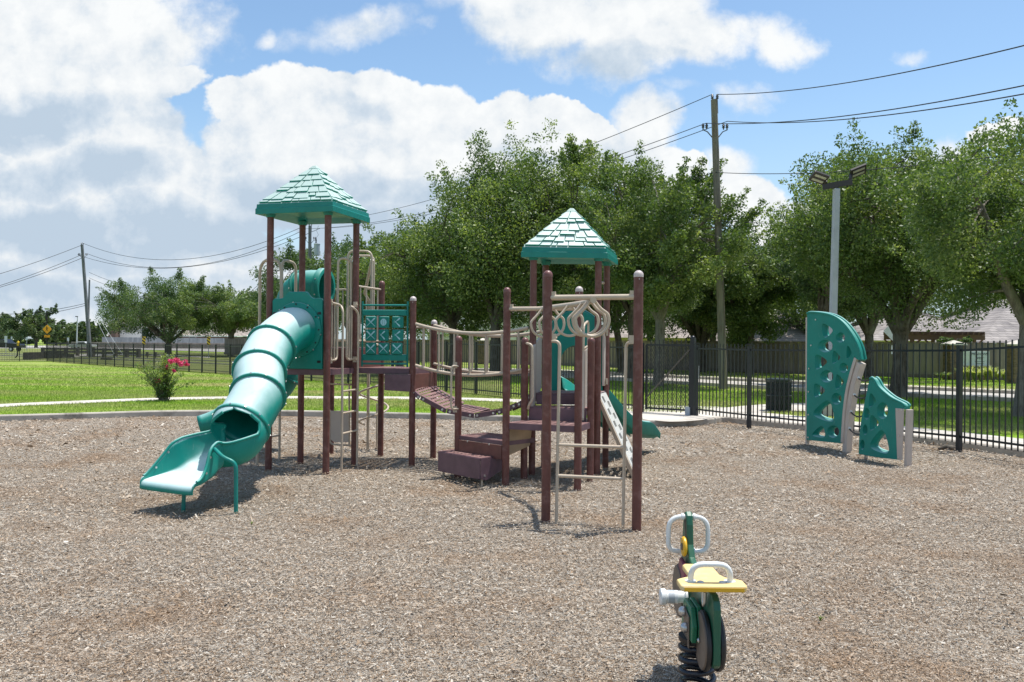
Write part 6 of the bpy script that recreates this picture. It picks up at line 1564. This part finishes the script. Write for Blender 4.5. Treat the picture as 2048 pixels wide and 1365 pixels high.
# ============================================================ VEHICLES, RAILS
def car(name, label, cat, c, L, Wd, Hh, paint, pickup=False, rot=0.0):
    t = thing(name, label, cat, (0, 0, 0))
    side = [(-.5, .28), (-.5, .55), (-.46, .62), (-.2, .64), (-.12, .98), (.16, 1.0), (.26, .68), (.46, .60), (.5, .5), (.5, .28)] if not pickup else \
           [(-.5, .3), (-.5, .66), (-.12, .66), (-.1, .97), (.12, 1.0), (.22, .7), (.47, .64), (.5, .52), (.5, .3)]
    mb = MB(); mb.prism([Vector((x * L, -Wd / 2, z * Hh)) for x, z in side], (0, Wd, 0)); mb.build('body', paint, t, 0, 0.06)
    mb = MB(); ws = [(-.17, .67), (-.1, .93), (.14, .95), (.22, .69)] if not pickup else [(-.085, .69), (-.075, .93), (.11, .95), (.18, .71)]
    for y in (-Wd / 2 - 0.012, Wd / 2 + 0.002): mb.prism([Vector((x * L, y, z * Hh)) for x, z in ws], (0, 0.01, 0))
    mb.build('window', M['glass'], t, 0)
    for x in (-.31, .32):
        for y in (-1, 1):
            mb = MB(); mb.lathe(Vector((x * L, y * (Wd / 2 - .1) - .1, .33)), [(.2, 0), (.33, .02), (.33, .2), (.2, .22)], 18, (0, 1, 0)); wh = mb.build('wheel', M['rubber'], t, 40)
            mb = MB(); mb.lathe(Vector((x * L, y * (Wd / 2 - .1) + (-.115 if y < 0 else .115), .33)), [(.19, -.01), (.17, .01)], 14, (0, 1, 0)); mb.build('rim', M['steel'], wh, 40)
    mb = MB(); mb.box((L * .492, 0, Hh * .5), (0.06, Wd * .8, .12)); mb.build('headlight', M['signwhite'], t, 0)
    mb = MB(); mb.box((-L * .497, 0, Hh * .5), (0.05, Wd * .8, .12)); mb.build('tail_light', M['red'], t, 0)
    t.location = c; t.rotation_euler.z = rot
car('pickup_truck', 'black pickup truck parked at the far left street edge', 'pickup', Vector((W(5, 700, 118).x, 118, -.12)), 5.6, 2.0, 1.75, M['carblack'], True)
car('parked_car', 'silver white car seen behind the leaning utility pole', 'car', Vector((W(166, 695, 150).x, 150, -.12)), 4.4, 1.75, 1.4, M['carwhite'])
def guardrail(label, pts, n, h):
    t = thing('guard_rail', label, 'guard rail', pts[0], 'dark wooden guard rails beyond the left fence')
    a, b = Vector(pts[0]), Vector(pts[1]); X = (b - a).normalized(); o = Vector((X.y, -X.x, 0)); o = o if o.y < 0 else -o
    for k in range(n):
        mb = MB(); p = a.lerp(b, k / (n - 1)); mb.box(p + Vector((0, 0, h / 2)), (0.3, 0.3, h), (X, Vector((-X.y, X.x, 0)), Vector((0, 0, 1)))); mb.build('post', M['guard'], t, 0)
    for z in (h * .52, h * .86):
        mb = MB(); mb.bar(a + o * .2 + Vector((0, 0, z)), b + o * .2 + Vector((0, 0, z)), 0.12, h * .24); mb.build('rail', M['guard'], t, 0)
def fl(x, Y): p = W(x, 700, Y); p.z = -.18; return p
guardrail('near dark wooden guard rail right of the leaning pole', [fl(186, 86), fl(277, 84)], 5, 1.0)
guardrail('dark wooden guard rail behind the culvert left of the leaning pole', [fl(86, 92), fl(178, 92)], 5, 0.95)
mb = MB(); a, b = fl(46, 74), fl(142, 84); mb.prism([a, b, b + Vector((0, 0, .35)), b.lerp(a, .45) + Vector((0, 0, .66)), a + Vector((0, 0, .68))], (0.1, 0.4, 0)); tag(mb.build('culvert_wall', M['culvert'], None, 0), 'low dark block wall of a culvert behind the left fence', 'wall')
mb = MB(); mb.bar(fl(202, 72) + Vector((0, 0, .22)), fl(224, 72) + Vector((0, 0, .2)), 0.3, 0.2); tag(mb.build('timber_beam', M['guard'], None, 0, .03), 'dark timber beam lying low in the grass beyond the left fence', 'beam')
for x, lb in ((294.5, 'left of two small dark stumps beside a striped marker sign'), (311.5, 'right of two small dark stumps nearest the left oak')):
    mb = MB(); c = fl(x, 84); mb.box(c + Vector((0, 0, .45)), (0.22, 0.22, 0.42)); mb.box(c + Vector((0, 0, .1)), (0.1, 0.1, 0.5)); tag(mb.build('bollard', M['guard'], None, 0, .02), lb, 'bollard', 'small dark bollards beyond the left fence')

# ============================================================ HOUSES
def house(label, x0, x1, y0, y1, z_eave, z_ridge, wall, roof, over=0.5, hip=3.0, trim='trim', wins=(), ry=0.0, grp='houses beyond the plank fences'):
    c = Vector(((x0 + x1) / 2, y0, 0)); t = thing('house', label, 'house', c, grp); Rm = Matrix.Rotation(ry, 4, 'Z')
    def T(p): return c + Rm @ (Vector(p) - c)
    mb = MB(); mb.hexa([T((x, y, z)) for z in (0, z_eave) for x, y in ((x0, y0), (x1, y0), (x1, y1), (x0, y1))]); mb.build('wall', wall, t, 0)
    o = over; ym = (y0 + y1) / 2
    e = [T((x, y, z_eave)) for x, y in ((x0 - o, y0 - o), (x1 + o, y0 - o), (x1 + o, y1 + o), (x0 - o, y1 + o))]; r = [T((x0 - o + hip, ym, z_ridge)), T((x1 + o - hip, ym, z_ridge))]
    mb = MB(); mb.add(e + r, [(0, 1, 5, 4), (1, 2, 5), (2, 3, 4, 5), (3, 0, 4), (3, 2, 1, 0)]); mb.build('roof', roof, t, 0)
    mb = MB()
    for a, b in ((0, 1), (1, 2), (3, 0)): mb.bar(e[a] - Vector((0, 0, .1)), e[b] - Vector((0, 0, .1)), 0.05, 0.26)
    mb.build('fascia', M[trim], t, 0)
    for (wx, wz, ww, wh) in wins:
        mb = MB(); mb.hexa([T((wx + a * ww / 2, y0 - .06 + b, wz + d * wh / 2)) for d in (-1, 1) for a, b in ((-1, 0), (1, 0), (1, .08), (-1, .08))]); f = mb.build('window', M['hwhite'], t, 0)
        mb = MB(); mb.hexa([T((wx + a * (ww / 2 - .08), y0 - .075 + b, wz + d * (wh / 2 - .08))) for d in (-1, 1) for a, b in ((-1, 0), (1, 0), (1, .02), (-1, .02))]); mb.build('pane', M['glass'], f, 0)
    return t
X_ = lambda x, Y: W(x, 690, Y).x
house('single storey house with a mottled grey hip roof at the far right', X_(1965, 50), X_(2360, 50), 50, 64, 1.98, 5.6, M['brick'], M['roof_grey'], .5, 7)
house('house with a low grey roof behind the timber pergola', X_(1745, 56), X_(2030, 56), 56, 68, 2.1, 4.6, M['holive'], M['roof_grey'], .5, 6, 'holive')
house('house with a pale grey roof and olive trim right of the brown pole', X_(1490, 60), X_(1700, 60), 60, 74, 2.0, 4.9, M['holive'], M['roof_tan'], .5, 3, 'holive')
house('house with an olive yellow eave showing between the middle trunks', X_(1230, 70), X_(1440, 70), 70, 82, 2.25, 5.2, M['holive'], M['roof_tan'], .5, 4, 'holive')
house('white two storey house glimpsed above the footbridge rail', X_(930, 98), X_(1085, 98), 98, 112, 5.0, 8.0, M['hwhite'], M['roof_tan'], .4, 5, wins=((X_(962, 98), 2.6, 1.0, 1.5), (X_(1040, 98), 2.6, 1.0, 1.5)))
house('white house with a pinkish roof glimpsed left of the footbridge', X_(855, 105), X_(925, 105), 105, 118, 3.0, 5.4, M['hwhite'], M['roof_tan'], .4, 3, wins=((X_(880, 105), 2.3, 0.9, 1.2),))
house('pale two storey house behind the left oak', X_(232, 185), X_(352, 185), 185, 200, 5.2, 9.5, M['hwhite'], M['roof_tan'], .4, 5, wins=((X_(290, 185), 3.4, 1.6, 2.2), (X_(330, 185), 3.0, 1.2, 1.2)))
house('brick sided house end at the left of the pale house', X_(217, 183), X_(231, 183), 183, 199, 5.6, 7.0, M['brick'], M['roof_tan'], .2, .5)
house('long brick house with a tan roof between the left oaks', X_(352, 186), X_(470, 186), 186, 204, 2.75, 6.6, M['brick'], M['roof_tan'], .6, 3, wins=((X_(385, 186), 2.0, 1.6, 1.0),))
house('brick house with a tan roof behind the second left oak', X_(474, 190), X_(640, 190), 190, 206, 2.8, 6.8, M['brick'], M['roof_tan'], .6, 4)
house('low dark house far off by the silver car', X_(96, 260), X_(150, 260), 260, 275, 2.3, 4.8, M['brick'], M['roof_tan'], .6, 4)
def pergola():
    Y = 47; a, b = W(1815, 680, Y), W(1957, 680, Y); t = thing('pergola', 'brown timber pergola rising above the plank fence', 'pergola', Vector((a.x, Y, .1)))
    zt = W(1900, 670, Y).z
    for f in (0.06, 0.36, 0.66, 0.94):
        for dy in (0, 2.4):
            mb = MB(); p = a.lerp(b, f); mb.box(Vector((p.x, Y + dy, zt / 2 - .1)), (0.15, 0.15, zt - .2)); mb.build('post', M['pergola'], t, 0)
            mb = MB()
            for s in (-1, 1): mb.bar(Vector((p.x, Y + dy, zt - .75)), Vector((p.x + s * .5, Y + dy, zt - .25)), 0.08, 0.08)
            mb.build('brace', M['pergola'], t, 0)
    for dy in (0, 2.4):
        mb = MB(); mb.bar(Vector((a.x - .3, Y + dy - .1, zt - .15)), Vector((b.x + .3, Y + dy - .1, zt - .15)), 0.08, 0.28); mb.build('beam', M['pergola'], t, 0)
    for k in range(14):
        mb = MB(); x = a.x + (b.x - a.x) * k / 13; mb.bar(Vector((x, Y - .6, zt + .08)), Vector((x, Y + 3.0, zt + .08)), 0.06, 0.18); mb.build('rafter', M['pergola'], t, 0)
pergola()

# ============================================================ TREES AND SHRUBS
def leaves(centers, sig, counts, L, g, flat=0.8, upb=0.35, asp=0.5):
    n = int(counts.sum()); idx = np.repeat(np.arange(len(centers)), counts)
    d = g.normal(0, 1, (n, 3)); d /= np.linalg.norm(d, axis=1)[:, None] + 1e-9
    d *= (g.random(n) ** 0.42)[:, None]; d[:, 2] *= flat
    c = centers[idx] + d * sig[idx][:, None] * 1.65
    ax = g.normal(0, 1, (n, 3)) + d * 0.8; ax[:, 2] += upb * 0.4; ax /= np.linalg.norm(ax, axis=1)[:, None]
    up = g.normal(0, 0.75, (n, 3)); up[:, 2] += 1.0 * (upb + .4)
    sd = np.cross(up, ax); sd /= np.linalg.norm(sd, axis=1)[:, None] + 1e-9
    nr = np.cross(ax, sd)
    l = L * (0.65 + 0.7 * g.random(n)); w = l * asp * (0.8 + .4 * g.random(n))
    q = np.stack([c - ax * l[:, None] / 2, c + sd * w[:, None] / 2 + nr * l[:, None] * .06, c + ax * l[:, None] / 2, c - sd * w[:, None] / 2 + nr * l[:, None] * .06], 1)
    cl = g.random(len(centers))
    r = np.clip(0.4 * g.random(n) + 0.6 * cl[idx] + g.normal(0, .08, n), 0, 1)
    return q.reshape(-1, 3), r
def tree(name, label, base, top_z, cr, cz_low, trunk_r, nleaf, L, mat, seed, fork=None, group=None, lean=0.0, bark='bark', squash=1.0, nclump=110, limbs=6, cx=0.0, cat='tree', gap=0.25, shoots=0.5, sg=1.0):
    g = np.random.default_rng(seed); base = Vector(base)
    t = thing(name, label, cat, base, group)
    H = top_z - base.z; fork = fork or H * 0.24
    zc = (top_z + cz_low) / 2; rz = (top_z - cz_low) / 2
    C = np.array([base.x + cx, base.y, zc]); RR = np.array([cr, cr * squash, rz])
    # clump centres: lobed, hollow-ish crown
    lob = g.normal(0, 1, (9, 3)); lob /= np.linalg.norm(lob, axis=1)[:, None]; amp = g.uniform(-gap, gap * .9, 9)
    nclump = int(nclump * 1.5); dirs = g.normal(0, 1, (nclump * 3, 3)); dirs /= np.linalg.norm(dirs, axis=1)[:, None]
    f = 1 + (np.maximum(dirs @ lob.T, 0) ** 3 @ amp)
    rad = (g.random(nclump * 3) ** 0.45) * 0.95 * f
    # oak outline: full shoulders, flatter underside
    p = dirs * rad[:, None]
    ok = (p[:, 2] > -0.9) & (np.hypot(p[:, 0], p[:, 1]) < 1.12)
    p = p[ok][:nclump]; n = len(p)
    cen = C + p * RR; sig = np.minimum(cr * .112, rz * .155) * g.uniform(0.6, 1.25, n) * sg
    # upright shoots breaking the outline
    k = int(n * shoots); ii = g.integers(0, n, k); ii = ii[(p[ii, 2] > 0.1) | (np.hypot(p[ii, 0], p[ii, 1]) > .6)]
    for i in ii:
        dv = p[i] * RR; dv = dv / (np.linalg.norm(dv) + 1e-6); dv[2] += 0.7; dv /= np.linalg.norm(dv); s0 = sig[i]
        for q in range(3):
            cen = np.vstack([cen, cen[i] + dv * s0 * (1.1 + 0.75 * q) + g.normal(0, .12 * s0, 3)]); sig = np.append(sig, s0 * (0.42 - .09 * q))
    wgt = sig ** 2; cnt = np.maximum(4, (nleaf * wgt / wgt.sum())).astype(int)
    V, r = leaves(cen, sig, cnt, L, g)
    np_mesh('crown', V, 4, mat, r, t)
    mb = MB(); P0 = base - Vector((0, 0, .15)); Fk = base + Vector((lean * fork, 0, fork))
    mb.tube([P0, base + Vector((0, 0, .12)), base + Vector((lean * fork * .4 + .04, 0, fork * .5)), Fk], [trunk_r * 1.5, trunk_r * 1.12, trunk_r * .95, trunk_r * .92], 12)
    tips = []
    for j in range(limbs):
        a = 2 * math.pi * (j + g.random() * .6) / limbs; rr = g.uniform(.45, .72) if j else .1
        e = Vector((C[0] + math.cos(a) * RR[0] * rr, C[1] + math.sin(a) * RR[1] * rr, zc + rz * g.uniform(-.1, .55)))
        m1 = Fk.lerp(e, .35) + Vector((0, 0, .10 * H * g.uniform(-.4, 1.0))); m2 = Fk.lerp(e, .7) + Vector((g.normal(0, .05 * H), g.normal(0, .05 * H), .05 * H))
        cv = catmull([Fk - Vector((0, 0, trunk_r * .5)), m1, m2, e], 4); rs = [max(.012, trunk_r * .62 * (1 - i / (len(cv) - 1)) ** .8 + .015) for i in range(len(cv))]
        mb.tube(cv, rs, 8); tips += [(cv[i], rs[i]) for i in range(3, len(cv))]
    tp = np.array([tuple(q[0]) for q in tips])
    for i in range(0, n):
        j = int(np.argmin(((tp - cen[i]) ** 2).sum(1))); a = tips[j][0]; b = Vector(cen[i]); mid = a.lerp(b, .5) + Vector((0, 0, .04 * (b - a).length))
        mb.tube([a, mid, b], [min(tips[j][1] * .6, .05), .022, .008], 5, caps=False)
    mb.build('trunk', M[bark], t, 60)
    return t
GR = 'live oaks along the street'
def tx(x, Y, z=.1): q = W(x, 700, Y); q.z = z; return q
zz = lambda y, Y, x=1024: W(x, y, Y).z
tree('oak_tree', 'big spreading oak with a thick forked trunk behind the climbing panels', tx(1797, 26.3), zz(285, 26.3, 1800), 4.4, 2.6, 0.25, 116870, .105, M['leaf_mid'], 1, 2.05, GR, 0.03, nclump=150, limbs=7, sg=1.12, cx=0.6)
tree('oak_tree', 'oak cut off by the right edge of the view with a pale mottled trunk', tx(2046, 19.3), zz(262, 19.3, 2040), 3.6, 2.35, 0.19, 90480, .085, M['leaf_mid'], 2, 2.2, GR, .05, nclump=120, limbs=6, bark='bark_pale', cx=.2)
tree('oak_tree', 'smaller dark oak standing behind the big forked oak', tx(1738, 41), zz(350, 41, 1740), 5.0, 2.1, 0.22, 60900, .14, M['leaf_dark'], 3, 2.2, GR, nclump=110)
tree('oak_tree', 'bright green oak left of the light pole with its top above the lamps', tx(1640, 33), zz(385, 33, 1690), 2.3, 2.5, 0.15, 58000, .12, M['leaf_dark'], 31, 2.3, GR, nclump=100, cx=.9)
tree('oak_tree', 'tall open oak with a pale trunk left of the brown pole', tx(1317, 32), zz(360, 32, 1300), 3.2, 2.6, 0.2, 79170, .115, M['leaf_mid'], 4, 2.6, GR, .02, bark='bark_pale', nclump=110, shoots=.9, sg=1.1, cx=-0.3)
tree('oak_tree', 'tall narrow oak whose ragged top rises left of the brown pole', tx(1262, 37), zz(300, 37, 1280), 3.7, 2.1, .17, 78300, .13, M['leaf_mid'], 41, 3.0, GR, nclump=85, shoots=.7, gap=.3, sg=1.1, cx=-0.5)
tree('oak_tree', 'slender oak with a dark leaning trunk right of the short tower', tx(1243, 46), zz(400, 46, 1240), 4.2, 1.7, .2, 37700, .15, M['leaf_dark'], 5, 2.6, GR, -.12, nclump=80)
tree('oak_tree', 'dark multi stemmed oak before the plank fence left of the brown pole', tx(1402, 49), zz(455, 49, 1400), 5.0, 1.9, .26, 55680, .16, M['leaf_dark'], 6, 1.6, GR, nclump=90, limbs=8)
tree('oak_tree', 'mid sized oak right of the brown pole', tx(1500, 46), zz(462, 46, 1500), 3.8, 1.5, .2, 52200, .15, M['leaf_mid'], 7, 2.0, GR, nclump=85)
tree('oak_tree', 'large oak with a dark trunk behind the footbridge', tx(990, 41), zz(310, 41, 1060), 6.2, 2.1, .27, 121365, .14, M['leaf_mid'], 8, 2.7, GR, nclump=150, limbs=8, shoots=.8, sg=1.12, cx=1.5)
tree('oak_tree', 'dense oak just left of the short tower roof', tx(905, 45), zz(398, 45, 930), 5.0, 1.9, .22, 73080, .15, M['leaf_mid'], 9, 2.6, GR, nclump=110)
tree('oak_tree', 'oak filling the gap behind the baseball panel', tx(800, 56), zz(470, 56, 800), 5.4, 1.6, .22, 46400, .18, M['leaf_mid'], 10, 2.4, GR, nclump=90)
tree('oak_tree', 'oak right behind the tall tower posts', tx(700, 68), zz(482, 68, 700), 5.6, 1.9, .22, 40600, .2, M['leaf_dark'], 11, 2.4, GR, nclump=80)
tree('oak_tree', 'oak behind the tube slide top', tx(598, 82), zz(505, 82, 590), 6.2, 1.8, .25, 37700, .23, M['leaf_dark'], 12, 2.4, GR, nclump=80)
tree('oak_tree', 'second oak from the left with a forked trunk by a striped marker', tx(462, 97, -.18), zz(575, 97, 460), 8.2, 2.5, .36, 70470, .2, M['leaf_mid'], 13, 2.6, GR, sg=1.3, nclump=110)
tree('oak_tree', 'leftmost broad oak with low spreading limbs', tx(337, 104, -.18), zz(568, 104, 330), 9.5, 1.9, .36, 82215, .2, M['leaf_dark'], 14, 1.7, GR, sg=1.3, nclump=130, limbs=8, gap=.35)
GB = 'trees rising behind the plank fence'
for i, (x, Y, yt, cr, lb) in enumerate(((868, 82, 470, 6, 'tree behind the plank fence left of the footbridge'), (1110, 76, 430, 6, 'tree behind the plank fence right of the footbridge'), (1300, 62, 440, 5.5, 'tree behind the plank fence by the olive yellow eave'),
                                        (1425, 58, 470, 4, 'tree behind the plank fence just right of the brown pole'), (1610, 62, 440, 4.5, 'tree behind the plank fence above the pale grey roof'))):
    tree('garden_tree', lb, tx(x, Y), zz(yt, Y, x), cr, 1.4, .25, 24000, .22, M['leaf_dark'] if i % 2 else M['leaf_mid'], 150 + i, 2.2, GB, nclump=80)
GF = 'distant trees beyond the far street'
for i, (x, Y, yt, cr, lb) in enumerate(((-10, 190, 628, 8, 'distant tree cut by the left edge above the pickup'), (72, 170, 616, 7.5, 'tallest distant tree behind the walking sign'), (112, 230, 645, 8, 'distant tree right of the walking sign'),
                                        (138, 260, 648, 8, 'distant tree left of the thin street lamp'), (172, 200, 640, 6, 'distant tree behind the leaning pole'), (205, 215, 650, 6, 'distant tree at the brick house end'), (40, 215, 645, 7, 'low distant tree left of the walking sign'))):
    tree('distant_tree', lb, tx(x, Y, 0), zz(yt, Y, x), cr, 0.0, .3, 12000, .5, M['leaf_blue'], 50 + i, 2, GF, nclump=45, limbs=4)
tree('garden_tree', 'small green garden tree over the pergola', tx(1912, 45.5), zz(668, 45.5, 1912), 1.15, 1.4, .06, 5000, .12, M['leaf_dark'], 61, 1.2, nclump=25, limbs=4, shoots=.3)
tree('garden_tree', 'light green garden tree by the white two storey house', tx(938, 85), zz(652, 85, 938), 1.6, 1.0, .08, 3500, .22, M['leaf_mid'], 62, 1.0, nclump=22, limbs=4, shoots=.3)

def flowering_shrub():
    b = GL(328, 803); t = thing('flowering_shrub', 'crape myrtle shrub with pink blossoms in the lawn strip', 'shrub', b); g = np.random.default_rng(77)
    mb = MB(); cen = []; tips = []
    for j in range(40):
        a = g.random() * 6.283; sp = g.uniform(.05, .82); h = g.uniform(.6, 1.25) * (1.08 - .34 * sp); e = b + Vector((math.cos(a) * sp, math.sin(a) * sp * .8, h))
        m = b + Vector((math.cos(a) * sp * .35, math.sin(a) * sp * .3, h * .5)); s = b + Vector((math.cos(a) * .1, math.sin(a) * .1, 0)); cv = catmull([s, m, e], 5)
        mb.tube(cv, [.011 * (1 - i / len(cv)) + .003 for i in range(len(cv))], 5); tips.append(e)
        for q in cv[2:]: cen.append(tuple(q + Vector(g.normal(0, .03, 3))))
    mb.build('stems', M['bark'], t, 60)
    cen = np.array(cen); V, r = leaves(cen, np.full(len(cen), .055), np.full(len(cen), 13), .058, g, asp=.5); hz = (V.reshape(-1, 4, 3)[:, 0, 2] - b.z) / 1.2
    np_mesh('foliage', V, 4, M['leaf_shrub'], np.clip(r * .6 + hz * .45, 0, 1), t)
    for (x, y, s) in ((352, 722, .075), (361, 727, .06), (341, 723, .055), (371, 728, .06), (348, 742, .04), (318, 762, .04), (340, 773, .045), (311, 762, .03), (326, 728, .035), (333, 735, .04)):
        c = W(x, y, b.y + g.uniform(-.25, .15)); Vf, rf = leaves(np.array([tuple(c + Vector(g.normal(0, s * .5, 3))) for _ in range(8)]), np.full(8, s * .5), np.full(8, 26), .03, g, asp=.9)
        np_mesh('blossom', Vf, 4, M['flower'], rf, t)
flowering_shrub()
def spiky(p, h, n, label, mat, grp, seed):
    g = np.random.default_rng(seed); V = []; r = []
    for k in range(n):
        a = g.random() * 6.283; o = h * g.uniform(.3, .75); top = p + Vector((math.cos(a) * o, math.sin(a) * o, h * g.uniform(.5, 1.0))); mid = p + Vector((math.cos(a) * o * .35, math.sin(a) * o * .35, h * .62)); s = Vector((-math.sin(a), math.cos(a), 0)) * h * .04
        V += [p - s * .5, p + s * .5, mid + s, mid - s, mid - s, mid + s, top + s * .1, top - s * .1]; r += [g.random()] * 2
    o = np_mesh('ornamental_grass', np.array([tuple(v) for v in V]), 4, mat, np.array(r)); return tag(o, label, 'plant', grp)
for i, x in enumerate((1926, 1938, 1950, 1961, 1974, 1986, 1998, 2010)):
    Y = 38.6 + .4 * math.sin(i * 2.1); p = tx(x, Y); spiky(p, .72 + .12 * math.sin(i * 1.7), 70, 'pale variegated grass clump in the row before the entrance sign', M['leaf_grassy'], 'variegated grass clumps by the entrance sign', 90 + i)
for i, (x, Y) in enumerate(((1880, 38.6), (1893, 38.9))):
    spiky(tx(x, Y), .5, 60, 'low green plant at the foot of the stone pillar', M['leaf_shrub'], 'low plants by the stone pillar', 110 + i)
for i, (x, y, lb) in enumerate(((503, 1052, 'small green weed in the mulch below the tube slide exit'), (1641, 1246, 'small dark weed in the mulch right of the spring rider'))):
    o = spiky(G(x, y), .05, 26, lb, M['leaf_shrub'], 'weeds in the mulch', 120 + i)
mb = MB(); c = G(1897, 902); mb.tube([c + Vector((-.16, .03, .03)), c + Vector((-.05, 0, .06)), c + Vector((.06, -.03, .05)), c + Vector((.17, .02, .025))], [.02, .05, .045, .015], 8); tag(mb.build('bark_chunk', M['bark'], None, 50), 'dark chunk of bark lying on the mulch by the right fence', 'bark')
